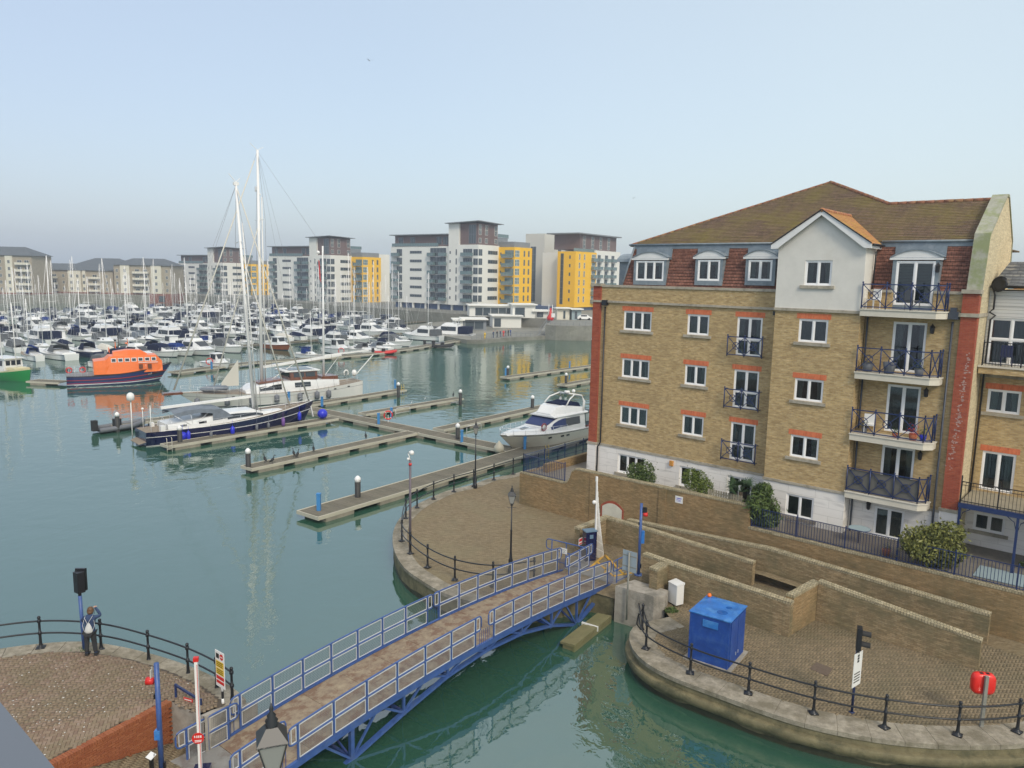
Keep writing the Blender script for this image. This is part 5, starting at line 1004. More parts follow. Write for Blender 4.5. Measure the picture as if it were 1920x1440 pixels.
# side gate panel with red notice at the wall end
ga, gb = G(332,1345,1.9), G(379,1375,1.6); gt = empty('side_gate', (0,0,0), 0, 'blue framed side gate with a red notice at the red brick wall end', 'gate')
A, B_ = Vector((ga.x, ga.y, 1.6)), Vector((gb.x, gb.y, 1.45)); mb = MB(); U = Vector((0,0,1.25))
for p, q in ((A, A+U*1.15), (B_, B_+U*1.05), (A+U*1.12, B_+U), (A+U*.45, B_+U*.4)): mb.bar(p, q, .06, .06)
mb.build('gate_frame', M_('navyiron'), gt, uv=False); mb = MB()
for k in range(1, 8): mb.bar(A.lerp(B_, k/8), A.lerp(B_, k/8)+U*.42, .015, .015)
mb.build('gate_bars', M_('bluedark'), gt, uv=False)
plate('notice', 'small red notice fixed on the blue side gate', 'notice', A.lerp(B_, .5)+U*.82, (B_-A).normalized(), .36, .24, 'red', extra=[('print', 'white', [(-.14,.05,.14,.08), (-.14,-.02,.1,.0), (-.14,-.08,.12,-.06)])])
# info lectern
il = empty('info_post', G(286,1470,1.35), math.radians(-30), 'small black post with a white plate at the foot of the red brick wall', 'post'); mb = MB(); mb.box(-.05,-.04,0,.05,.04,.85); mb.tube([(.08,.02,.8),(.12,.02,.98)], .012, 4); mb.build('post', M_('black'), il, uv=False)
mb = MB(); mb.M = Matrix.Translation((0,0,.87))@Matrix.Rotation(math.radians(25), 4, 'X'); mb.box(-.12,-.1,0,.12,.1,.02); mb.build('plate', M_('white'), il, uv=False)
# white notice on the terrace wall
xn, zn = hity(1273, 937, -3.5); plate('notice', 'white notice plate fixed on the tall terrace wall', 'notice', bl(xn, -3.485, zn), BX, .45, .38, 'white', extra=[('print', 'fblue', [(-.15,.05,.15,.09), (-.15,-.03,.1,.0), (-.15,-.1,.12,-.08)])])
# handrail of the viewpoint at the lower left corner
h0, h1 = G(-37, 1290, 15.25)-Vector((0,0,.05)), G(112, 1475, 15.25)-Vector((0,0,.05)); mb = MB(); mb.bar(h0-(h1-h0)*2, h1+(h1-h0)*3, .36, .10)
M4 = (h1-h0).normalized(); nv = Vector((-M4.y, M4.x, 0))
o = mb.build('balcony_rail', mat('railgrey', (.13,.15,.18), .5), uv=False); o.location = (0,0,0)
tag(o, 'blurred blue grey balcony ledge in the bottom left corner', 'ledge')
d_ = -nv*.17 if (nv.x < 0 or True) else nv*.17; o.location = (-abs(nv.x)*.17, -abs(nv.y)*.17*(1 if True else -1), 0)
# ------------------------------------------------------------------ terrace fence, plants
def barfence(label, pts, H=1.05, lat=None, z=3.6, base=None):
    r = empty('garden_fence', BO, TB, label, 'fence')
    for (a, b) in zip(pts[:-1], pts[1:]):
        a, b = Vector((*a, z)), Vector((*b, z)); L = (b-a).length; n = int(L/.13); mb = MB(); U = Vector((0,0,1))
        for k in range(1, n): p = a.lerp(b, k/n); mb.bar(p+U*.06, p+U*(H-.03), .022, .022)
        mb.bar(a+U*H, b+U*H, .04, .03); mb.bar(a+U*.06, b+U*.06, .03, .03); mb.build('bars', M_('navyiron'), r, uv=False)
        npst = max(1, round(L/2.3)); pm = MB(); pm.box(-.025,-.025,0,.025,.025,H+.06); pm.ball((0,0,H+.09), .035, 6); pme = pm.mesh('post', M_('navyiron'), uv=False)
        for k in range(npst+1): inst(pme, 'post', r, a.lerp(b, k/npst))
    if lat:
        mb = MB(); s_ = .095
        for (xa, xb) in lat:
            n = int((xb-xa)/s_); h = H-.12
            for k in range(-int(h/s_), n+1):
                for sg_ in (1, -1):
                    p, q = (xa+k*s_, .08), (xa+k*s_+h, .08+h)
                    if p[0] < xa: p = (xa, .08+xa-p[0]) 
                    if q[0] > xb: q = (xb, q[1]-(q[0]-xb))
                    if q[0] <= p[0]: continue
                    if sg_ == 1: mb.bar((p[0], pts[0][1]+.04, z+p[1]), (q[0], pts[0][1]+.04, z+q[1]), .024, .008)
                    else: mb.bar((p[0], pts[0][1]+.05, z+.16+h-p[1]), (q[0], pts[0][1]+.05, z+.16+h-q[1]), .024, .008)
        tag(mb.build('lattice', mat('lattice', (.10,.07,.06), .8), r, uv=False), kind='stuff')
    return r
barfence('navy bar fence with brown lattice on the terrace wall in front of the flats', [(12.5,-3.32), (33,-3.32)], 1.0, lat=[(14.2,18.9), (18.9,20.4)])
barfence('black bar fence round the far left corner of the terrace beside the pontoon', [(.55,-3.3), (-2.75,-3.3), (-2.75,14)], 1.1)
mb = MB(); mb.box(-2.0,-2.2,3.5,-1.72,14,4.05); o = mb.build('garden_wall', M_('w0brick')); o.location = BO; o.rotation_euler = (0,0,TB); tag(o, 'low brick garden wall beside the flats at the far terrace corner', 'wall')
mb = MB(); 
for k in range(14): mb.box(9.9+k*.14, -3.1, 4.2, 10.0+k*.14, -3.07, 5.0)
mb.box(9.85,-3.07,4.3,11.9,-3.04,4.36); mb.box(9.85,-3.07,4.8,11.9,-3.04,4.86); o = mb.build('picket_fence', M_('fencewood')); o.location = BO; o.rotation_euler = (0,0,TB); tag(o, 'weathered wooden picket fence behind the terrace wall by the palm', 'fence')
for nm, c in (('leafA', ((.06,.105,.028), (.15,.21,.055))), ('leafB', ((.09,.14,.02), (.20,.26,.05))), ('leafC', ((.11,.13,.03), (.30,.30,.08))), ('leafP', ((.03,.07,.03), (.09,.15,.06)))):
    pavermat(nm, c[0], c[1], tuple((a+b)/2 for a, b in zip(*c)), c[0]); MT[nm].node_tree.nodes['Principled BSDF'].inputs['Roughness'].default_value = .5
def bush(loc, rx_, ry_, rz_, n, label, matn, ls=.09, elong=1.6, droop=0, lump=5):
    r = empty('shrub', loc, 0, label, 'shrub'); rg_ = random.Random(sum(map(ord, label))); cs = [(rg_.uniform(-.6,.6)*rx_, rg_.uniform(-.6,.6)*ry_, rg_.uniform(.15,.8)*rz_*2, rg_.uniform(.4,.62)) for _ in range(lump)]+[(0,0,rz_*.9,.75)]
    V, F = [], []
    for i in range(n):
        c = rg_.choice(cs); v = Vector((rg_.gauss(0,1), rg_.gauss(0,1), rg_.gauss(0,1))).normalized()*(rg_.random()**.25)*c[3]
        if rg_.random() < .08: v *= rg_.uniform(1.1, 1.5)
        p = Vector((c[0]+v.x*rx_, c[1]+v.y*ry_, max(.02, c[2]+v.z*rz_)))
        if droop: p.z += -droop*max(0, v.length-.3)*rg_.random()
        nrm = (v+Vector((rg_.gauss(0,.5), rg_.gauss(0,.5), rg_.gauss(.3,.5)))).normalized(); t = nrm.orthogonal().normalized(); t.rotate(Matrix.Rotation(rg_.random()*6.28, 3, nrm)); b = nrm.cross(t); s_ = ls*rg_.uniform(.6,1.3)
        k = len(V); V += [p-t*s_*elong/2, p+b*s_*.35, p+t*s_*elong/2, p-b*s_*.35]; F.append((k,k+1,k+2,k+3))
    mb = MB(); mb.add(V, F); o = mb.build('foliage', M_(matn), r, uv=False); o['kind'] = 'stuff'
    mb = MB(); 
    for k in range(5): a = k*1.3; mb.tube([(0,0,0), (math.cos(a)*rx_*.3, math.sin(a)*ry_*.3, rz_*.7), (math.cos(a)*rx_*.55, math.sin(a)*ry_*.55, rz_*1.3)], [.04,.025,.008], 5)
    mb.build('stem', M_('bark'), r, uv=False); return r
bush(bl(5.3,-2.3,3.5), 1.15, .8, 1.05, 3400, 'dark green shrub in front of the first ground floor window', 'leafA')
bush(bl(9.2,-2.5,3.6), .95, .85, 1.12, 4200, 'rounded bright green shrub in front of the middle ground floor window', 'leafB', ls=.07, lump=3)
bush(bl(12.85,-2.7,3.5), 1.15, .7, 1.15, 4600, 'feathery green tamarisk shrub beside the palm', 'leafA', ls=.11, elong=2.6, droop=.5)
bush(bl(20.7,-2.6,3.4), 1.75, 1.0, 1.1, 7000, 'large yellow green variegated shrub spilling over the navy fence', 'leafC', ls=.12)
bush(bl(24.3,.4,3.45), .9, .25, .25, 700, 'low green plants along the white wall under the veranda', 'leafA', ls=.1)
bush(bl(7.9,-2.8,3.9), .25, .25, .3, 260, 'small potted grey green plant between the two round shrubs', 'leafP', ls=.08)
for q, lb__ in (((1520,1158), 'tuft of weeds in the corner of the diagonal brick return'), ((1650,1192), 'tuft of weeds at the foot of the front ramp wall'), ((1258,1146), 'grass tuft under the white meter cabinet')): 
    p = G(*q, ZR); bush((p.x, p.y, ZR-.02), .35, .2, .12, 260, lb__, 'leafA', ls=.08, elong=2.5, lump=2)
# palm
pm_ = empty('palm', bl(11.5,-2.6,4.1), 0, 'small fan palm in front of the white ground floor wall', 'palm'); mb = MB(); mb.cyl((0,0,0), (0,0,.95), .1, .12, 8); mb.build('trunk', M_('bark'), pm_, uv=False); fb = []
for k in range(13):
    a = k*2.4; el = .15+.9*((k*37) % 13)/13; mb = MB(); L = .8; d = Vector((math.cos(a)*math.cos(el), math.sin(a)*math.cos(el), math.sin(el))); c = Vector((0,0,.95))+d*L*.75; mb.bar((0,0,.95), c, .02, .02)
    s_ = d.cross(Vector((0,0,1))).normalized(); u_ = s_.cross(d)
    for j in range(13):
        t = (j-6)/6*1.35; dd = d*math.cos(t)+s_*math.sin(t); tip = c+dd*L*.75-Vector((0,0,.16*abs(t)+.06)); w_ = dd.cross(u_).normalized()*.045; mb.add([c-w_, c+w_, tip], [(0,1,2)])
    mb.build('frond', M_('leafP'), pm_, uv=False)
# terrace and balcony furniture
mb = MB(); mb.cyl((0,0,.7), (0,0,.73), .5, n=20, sm=False); to = empty('garden_table', bl(17.2,-1.7,3.5), 0, 'round glass garden table outside the ground floor french doors', 'table'); mb.build('table_top', M_('aqua'), to, uv=False); mb = MB(); mb.tube([(.5*math.cos(t),.5*math.sin(t),.72) for t in [2*PI*i/20 for i in range(20)]], .015, 4, closed=True); mb.cyl((0,0,0), (0,0,.7), .03, n=6); mb.build('table_frame', M_('navyiron'), to, uv=False)
o = MB().box(-.0,0,0,3.6,1.6,.02).build('patio_panel', M_('aqua')); o.location = bl(22.2,-2.6,3.52); o.rotation_euler = (0,0,TB); tag(o, 'pale blue patio panel on the terrace at the right edge', 'panel')
def pot(x, y, z, r_, h_, label, m='pot', plant=None):
    t = empty('plant_pot', bl(x, y, z), 0, label, 'plant pot'); mb = MB(); mb.lathe([(r_*.7,0), (r_,h_), (r_*.9,h_), (r_*.85,h_*.9)], n=12); mb.build('pot', M_(m), t, uv=False)
    if plant:
        mb = MB(); rr = random.Random(int(x*100)); V = []
        for i in range(90):
            p = Vector((rr.gauss(0,.5)*r_*1.2, rr.gauss(0,.5)*r_*1.2, h_+abs(rr.gauss(0,.6))*r_*1.6)); a_ = Vector((rr.gauss(0,1), rr.gauss(0,1), rr.gauss(0,1))).normalized()*.05; b_ = a_.orthogonal().normalized()*.03; k = len(V); mb.add([p-a_, p+b_, p+a_], [(0,1,2)])
        mb.build('plant', M_(plant), t, uv=False)
for a in ((16.6,-.5,11.72,.28,.4,'dark square planter on the left of the third floor balcony','fgrey','leafP'), (17.6,-.6,11.72,.3,.55,'tall dark planter in the middle of the third floor balcony','fgrey',None), (18.9,-.6,11.72,.22,.35,'dark planter at the right of the third floor balcony','fgrey','leafP'),
          (16.7,-.5,8.68,.14,.3,'small pot with a tall plant on the second floor balcony','fgrey','leafB'), (18.1,-.55,8.68,.13,.22,'terracotta pot under the post of the second floor balcony','pot','leafP'), (18.9,-.6,8.68,.2,.3,'pot of red geraniums at the right of the second floor balcony','pot','red'), (19.3,-.5,8.68,.16,.3,'blue pot at the right corner of the second floor balcony','fblue','leafB'), (18.7,-2.6,3.5,.2,.3,'terracotta pot beside the garden table','pot','leafP')): pot(*a)
def chair(x, y, z, rz, label, m):
    t = empty('garden_chair', bl(x, y, z), TB+rz, label, 'chair'); mb = MB(); mb.box(-.24,-.22,.42,.24,.22,.46); mb.build('seat', M_(m), t, uv=False); mb = MB(); mb.box(-.24,.2,.46,.24,.24,.95); mb.build('backrest', M_(m), t, uv=False)
    for a in (-.22, .22):
        for b in (-.2, .2): mb = MB(); mb.bar((a,b,0), (a,b,.43), .03, .03); mb.build('leg', M_(m), t, uv=False)
chair(16.9,-.5,8.68,.3,'white slatted chair on the second floor balcony','white'); chair(18.3,-.45,14.76,2.6,'dark garden chair on the top balcony by the french doors','fgrey'); chair(16.6,-.5,14.76,-.5,'pale folding chair at the left of the top balcony','upvc')
chair(22.0,1.4,12.33,.2,'dark blue chair on the left of the neighbour top balcony','navyhull'); chair(23.3,1.4,12.33,-.4,'dark blue chair on the right of the neighbour top balcony','navyhull')
# ------------------------------------------------------------------ person photographing at the rail
pp = G(171, 1227, ZL); PE = empty('person', pp, math.radians(8), 'person in navy jacket with white drawstring bag leaning at the left railing', 'person')
def skinbody(name, verts, edges, rad, m, parent, root=0, sub=2):
    me = bpy.data.meshes.new(name); me.from_pydata(verts, edges, []); me.materials.append(M_(m)); o = bpy.data.objects.new(name, me); COL.objects.link(o); o.parent = parent
    md = o.modifiers.new('skin', 'SKIN'); md.use_smooth_shade = True
    for i, r_ in enumerate(rad): me.skin_vertices[0].data[i].radius = (r_, r_) if not isinstance(r_, tuple) else r_; me.skin_vertices[0].data[i].use_root = (i == root)
    o.modifiers.new('sub', 'SUBSURF').levels = sub; o.modifiers['sub'].render_levels = sub; return o
V_ = [(0,0,.86), (0,.02,1.0), (0,.05,1.2), (0,.09,1.34), (0,.13,1.42), (0,.17,1.52), (-.10,-.01,.78), (-.11,.0,.45), (-.12,-.05,.09), (-.12,.05,.035), (.10,-.01,.78), (.13,.0,.45), (.17,-.04,.09), (.18,.06,.035), (-.17,.07,1.33), (-.30,.15,1.18), (-.17,.33,1.22), (.17,.07,1.33), (.33,.15,1.37), (.14,.30,1.55), (-.10,.35,1.25), (.08,.30,1.60)]
E_ = [(0,1), (1,2), (2,3), (3,4), (4,5), (0,6), (6,7), (7,8), (8,9), (0,10), (10,11), (11,12), (12,13), (3,14), (14,15), (15,16), (16,20), (3,17), (17,18), (18,19), (19,21)]
R_ = [(.17,.13), (.16,.12), (.19,.13), (.17,.11), .06, .075, .105, .075, .055, .05, .105, .075, .055, .05, .075, .06, .045, .075, .06, .045, .035, .035]
bd = skinbody('body', V_, E_, R_, 'jacket', PE)
skinbody('trousers', [V_[i] for i in (0,6,7,8,10,11,12)], [(0,1), (1,2), (2,3), (0,4), (4,5), (5,6)], [(.175,.14), .115, .085, .07, .115, .085, .07], 'trousers', PE)
mb = MB(); mb.ball((0,.19,1.545), .105, 12, 1.15); mb.build('head', M_('skin'), PE, uv=False)
mb = MB(); mb.ball((0,.165,1.565), .115, 12, 1.1); mb.lathe([(.04,-.16), (.09,-.08), (.11,.0)], (0,.13,1.55), 10); mb.build('hair', M_('hair'), PE, uv=False)
mb = MB(); mb.tube([(.115*math.cos(t), .13+.05*math.sin(t), 1.40+.02*math.cos(t)) for t in [2*PI*i/14 for i in range(14)]], .028, 6, closed=True); mb.tube([(.115,.17,1.42), (.12,.19,1.56), (.07,.19,1.67)], .014, 5); mb.build('hood', mat('hood', (.13,.20,.25), .8), PE, uv=False)
mb = MB(); mb.lathe([(.01,1.24), (.05,1.18), (.11,1.05), (.14,.93), (.12,.87), (.02,.85)], (0.0,-.15,0), 10); bo_ = mb.build('drawstring_bag', M_('bag'), PE, uv=False); bo_.scale = (1,.62,1); bo_.location = (.02,-.03,0)
mb = MB(); mb.tube([(.0,-.17,1.22), (-.11,-.09,1.38), (-.12,.02,1.42)], .009, 4); mb.tube([(.02,-.17,1.22), (.11,-.09,1.38), (.12,.02,1.42)], .009, 4); mb.tube([(-.11,-.15,.9), (-.19,-.08,1.1), (-.16,-.02,1.3)], .009, 4); mb.tube([(.14,-.15,.9), (.2,-.08,1.1), (.16,-.02,1.3)], .009, 4); mb.build('bag_cord', M_('bag'), PE, uv=False)
for hx, hy, hz in ((-.10,.37,1.255), (.08,.32,1.61)):
    mb = MB(); mb.ball((hx,hy,hz), .042, 8, .7)
    for k in range(4): mb.tube([(hx+.03-.02*k, hy+.02, hz+.01), (hx+.03-.02*k, hy+.07-.004*abs(k-1.5), hz+.0), (hx+.03-.02*k, hy+.085, hz-.03)], [.011,.010,.008], 5)
    mb.tube([(hx+.035,hy,hz), (hx+.06,hy+.03,hz+.01), (hx+.06,hy+.055,hz)], [.012,.011,.008], 5); mb.build('hand', M_('skin'), PE, uv=False)
mb = MB()
for sx2, fy in ((-.12,.0), (.175,.0)): mb.loft([[(sx2-.05,fy-.1,0), (sx2+.05,fy-.1,0), (sx2+.05,fy-.1,.09), (sx2-.05,fy-.1,.09)], [(sx2-.055,fy+.04,0), (sx2+.055,fy+.04,0), (sx2+.05,fy+.04,.1), (sx2-.05,fy+.04,.1)], [(sx2-.045,fy+.17,0), (sx2+.045,fy+.17,0), (sx2+.04,fy+.17,.05), (sx2-.04,fy+.17,.05)]])
mb.build('shoe', M_('rubber'), PE, uv=False)
mb = MB(); 
for k in range(40): a = RN.uniform(0,6.28); r_ = RN.uniform(0,.28); p = Vector((b0.x+r_*math.cos(a)*1.6, b0.y-.05+r_*math.sin(a), ZL)); mb.add([p, p+Vector((.02,0,0)), p+Vector((RN.uniform(-.03,.03), RN.uniform(-.03,.03), RN.uniform(.04,.1)))], [(0,1,2)])
tag(mb.build('grass', M_('grass'), uv=False), 'tuft of grass at the foot of the blue signal post', kind='stuff')
# birds
def bird(loc, rz, label, m='cormorant', s=1.0, name='cormorant'):
    r = empty(name, loc, rz, label, 'bird'); mb = MB(); mb.tube([(-.30,0,.16), (-.2,0,.2), (-.05,0,.30), (.06,0,.44), (.10,0,.56), (.11,0,.66), (.15,0,.71), (.20,0,.70), (.29,0,.68)], [.015,.05,.105,.10,.05,.032,.04,.03,.006], 8); mb.build('body', M_(m), r, uv=False)
    mb = MB(); mb.tube([(-.02,.04,.24), (0,.05,.05), (.05,.05,.02)], .012, 4); mb.tube([(-.02,-.04,.24), (0,-.05,.05), (.05,-.05,.02)], .012, 4); mb.build('legs', M_('rubber'), r, uv=False); r.scale = (s,s,s); return r
for (px_, py_, rz_, lb__) in ((497,870,2.5,'cormorant standing nearest the white pile cap'), (511,872,.3,'cormorant hunched beside the first one'), (551,859,2.4,'cormorant with upright neck in the middle of the finger pontoon'), (558,861,1.2,'cormorant close beside the upright one'), (588,850,2.0,'cormorant standing alone further along the finger pontoon'), (686,826,1.9,'cormorant near the inner end of the finger pontoon'), (850,747,1.5,'cormorant beside the pile at the end of the far finger')): bird(G(px_, py_-2, WZ+.47), rz_, lb__)
def gullb(loc, rz, sc, label):
    r = empty('seagull', loc, rz, label, 'bird'); mb = MB(); mb.tube([(-.25,0,0), (-.12,0,.01), (.05,0,.02), (.2,0,.03), (.27,0,.02), (.32,0,.01)], [.01,.05,.07,.045,.03,.004], 8); mb.build('body', M_('gull'), r, uv=False)
    for s_ in (1, -1): mb = MB(); mb.add([(.1,s_*.04,.03), (-.08,s_*.04,.03), (-.1,s_*.35,.2), (.08,s_*.38,.22), (-.18,s_*.75,.12)], [(0,1,2,3), (3,2,4)]); mb.build('wing', M_('gullwing'), r, uv=False)
    r.scale = (sc,)*3
P_ = C0+ray(693,114)*(120/FPX); gullb(P_, 2.2, 1.0, 'gull flying high above the harbour'); P_ = C0+ray(1187,372)*(130/FPX); gullb(P_, 1.2, 1.0, 'tiny distant gull above the brick roof')
for px_, py_ in ((772,757), (797,750)): r = bird(G(px_,py_,WZ+.47), 1.0, 'white gull resting on the far finger pontoon', 'gull', .5, 'seagull'); r['group'] = 'gulls on the far finger pontoon'
# ================================================================== PONTOONS
DK = WZ+.45
def pontoon(A, B, wd, label, gap=3.4, fl=2.3, edge='slab', sect=2.4, pan=True):
    A = Vector((A[0], A[1], 0)); B = Vector((B[0], B[1], 0)); d = B-A; L = d.length; r = empty('pontoon', (A.x, A.y, DK), math.atan2(d.y, d.x), label, 'pontoon')
    n = max(1, round(L/sect)); sl = L/n; mb = MB(); mb.box(.012, -wd/2+.1, -.06, sl-.012, wd/2-.1, 0); me = mb.mesh('deck_section', M_('deck')); 
    # boards run across the pontoon
    uvl = me.uv_layers[0].data
    for u in uvl: u.uv = (u.uv[1], u.uv[0])
    for k in range(n): inst(me, 'deck_section', r, (sl*k, 0, RN.uniform(-.004, .004)))
    mb = MB(); mb.box(-.05, -wd/2, -.2, L+.05, -wd/2+.1, .03); mb.box(-.05, wd/2-.1, -.2, L+.05, wd/2, .03); mb.box(-.12, -wd/2, -.2, -.05, wd/2, .03); mb.build('edge_beam', M_('pontedge'), r)
    fb = MB(); fb.box(0, -wd/2+.02, -.72, fl, wd/2-.02, -.2); fme = fb.mesh('float', M_('floatblk')); x = .5
    while x+fl < L: inst(fme, 'float', r, (x, 0, 0)); x += gap
    return r
mat('pontedge', (.50,.47,.38), .8, var=.15, vs=2, patch=.3, ps=1, pcol=(.3,.27,.2))
pontoon((-12.65,46.05), (24,94.9), 2.15, 'longest pontoon with pale edges from open water to the brick flats', gap=4.6)
pontoon((-20.4,57.2), (-9.4,71.7), 1.5, 'finger pontoon with the cormorants')
pontoon((-29.9,64.1), (-18.6,78.1), 1.5, 'finger pontoon alongside the navy yacht')
pontoon((-22.4,83.1), (.2,64.9), 1.95, 'wide cross walkway joining the finger pontoons', gap=4)
pontoon((-16.1,80.8), (-6.5,92.6), 1.4, 'empty finger pontoon with a cormorant at its outer end')
pontoon((-7.1,73.3), (5.6,90.2), 1.5, 'finger pontoon behind the white motor yacht')
pontoon((-24.5,84.2), (-14.4,98.6), 1.5, 'finger pontoon alongside the stern of the white ketch')
p0, p1 = G(210,797,DK), G(262,793,DK); pontoon((p0.x,p0.y), (p0.x+6.5,p0.y+8.5), 1.5, 'short finger pontoon behind the stern of the navy yacht')
pontoon((-1.2,112.6), (17,134), 1.5, 'farther of the two empty pontoons left of the brick flats')
pontoon((7.0,105.8), (22,125), 1.5, 'nearer of the two empty pontoons left of the brick flats')
bp_ = [G(x, y, DK) for x, y in ((325,697.5), (475,679), (610,670), (700,662), (775,652), (862,637))]
for i, (a, b) in enumerate(zip(bp_[:-1], bp_[1:])): pontoon((a.x,a.y), (b.x,b.y), 2.2, ['long outer pontoon section right of the orange lifeboat', 'outer pontoon section behind the white ketch', 'outer pontoon section behind the ketch stern', 'outer pontoon section right of the mizzen mast', 'outer pontoon section that ends at the far quay'][i], gap=4.5, sect=3)
a, b = G(62,713,DK), G(122,716,DK); pontoon((a.x,a.y), (b.x,b.y), 2.2, 'short pontoon between the green boat and the orange lifeboat')
def pile(p, label, h=1.55, z=WZ):
    r = empty('mooring_pile', (p.x, p.y, z), 0, label, 'pile', 'white capped mooring piles'); mb = MB(); mb.cyl((0,0,-1.5), (0,0,h), .2, n=12); mb.build('pile_shaft', M_('pile'), r, uv=False); mb = MB(); mb.lathe([(.215,h-.02), (.215,h+.22), (.1,h+.36), (.01,h+.4)], n=12); mb.build('cap', M_('pilewhite'), r, uv=False)
for (x, y, lb) in ((466,886,'white capped pile at the cormorant pontoon end'), (671,944,'white capped pile on the near long pontoon'), (858,832,'white capped pile at the bend of the cross walkway'), (747,745,'white capped pile at the end of the ketch finger pontoon'), (863,760,'white capped pile at the end of the far empty finger'), (338,838,'white capped pile beside the navy yacht stern'), (998,772,'white capped pile behind the bow of the motor yacht'), (952,709,'white capped pile at the farther empty pontoon end'), (1061,724,'white capped pile at the nearer empty pontoon end'), (221,810,'white capped pile at the left tip of the short finger'), (1110,650,'white capped pile near the building edge far away')): pile(G(x, y, WZ), lb)
def pedestal(p, label, h=1.05, s=.12): o = MB().box(-s, -s, 0, s, s, h).box(-s-.02, -s-.02, h, s+.02, s+.02, h+.08).build('service_pedestal', M_('pedestal'), uv=False); o.location = (p.x, p.y, DK); tag(o, label, 'pedestal', 'blue service pedestals on the pontoons')
for (x, y, lb) in ((598,957,'blue service pedestal at the near tip of the long pontoon'), (710,795,'left blue service pedestal beside the red life ring'), (734,784,'blue service pedestal just right of the red life ring'), (866,829,'blue service pedestal beside the big pile'), (741,728,'blue service pedestal beside the pile at the ketch finger end'), (542,752,'blue service pedestal in front of the ketch hull'), (604,762,'blue service pedestal beyond the navy yacht bow'), (397,692,'blue service pedestal left of the small white cruiser'), (984,842,'blue service pedestal with a guard rail beside the motor yacht'), (948,704,'blue box beside the farther empty pontoon pile'), (1068,690,'blue box on the farther empty pontoon')): pedestal(G(x, y, DK), lb)
def lifering(p, rz, label, r_=.36, z=.8, base=DK):
    r = empty('life_ring', (p.x, p.y, base), rz, label, 'life ring'); mb = MB(); mb.tube([(r_*math.cos(t), 0, z+r_*math.sin(t)) for t in [2*PI*i/20 for i in range(20)]], .075, 8, closed=True); mb.build('ring', M_('red'), r, uv=False)
    mb = MB(); mb.box(-.03,.05,0,.03,.1,z); 
    for k in range(4): a = PI/4+k*PI/2; mb.tube([((r_-.09)*math.cos(a), -.0, z+(r_-.09)*math.sin(a)), ((r_)*math.cos(a), -.08, z+(r_)*math.sin(a)), ((r_+.09)*math.cos(a), 0, z+(r_+.09)*math.sin(a))], .03, 5)
    mb.build('band', M_('white'), r, uv=False)
lifering(G(728,792,DK), .3, 'red and white life ring on the cross walkway between two pedestals', .42, .75); lifering(G(393,686,DK), .2, 'red and white life ring on the outer pontoon beside the small white cruiser', .5, .7); lifering(G(640,665,DK), .2, 'red and white life ring on the outer pontoon right of the mizzen boom', .5, .7)
# hand ladders and guard rails
def ladder(p, rz, label, m='yellow'):
    r = empty('ladder', (p.x, p.y, DK), rz, label, 'ladder'); mb = MB()
    for s_ in (-.22, .22): mb.tube([(s_,0,-.9), (s_,0,.7), (s_,.08,.8)], .025, 6)
    mb.build('side_rail', M_(m), r, uv=False); mb = MB()
    for k in range(5): mb.bar((-.22,0,-.8+k*.3), (.22,0,-.8+k*.3), .03, .03)
    mb.build('rung', M_(m), r, uv=False)
ladder(G(1026,852,DK), .9, 'yellow ladder on the edge of the long pontoon'); ladder(G(318,838,DK), .9, 'pale ladder at the tip of the finger beside the navy yacht', 'slab'); ladder(G(755,732,DK), .9, 'yellow ladder at the end of the ketch finger', 'yellow')
for q, lb in (((984,842), 'grey tube guard rail round the pedestal beside the motor yacht'), ((875,822), 'grey tube guard rail on the walkway right of the big pile'), ((742,786), 'grey tube guard rail behind the life ring')):
    p = G(*q, DK); r = empty('guard_rail', p, .9, lb, 'guard rail'); mb = MB(); mb.tube([(0,0,0), (0,0,1.0), (.15,0,1.15), (1.9,0,1.15), (2.05,0,1.0), (2.05,0,0)], .025, 6); mb.tube([(0,0,.6), (2.05,0,.6)], .02, 5); mb.build('tube_frame', M_('galv'), r, uv=False)
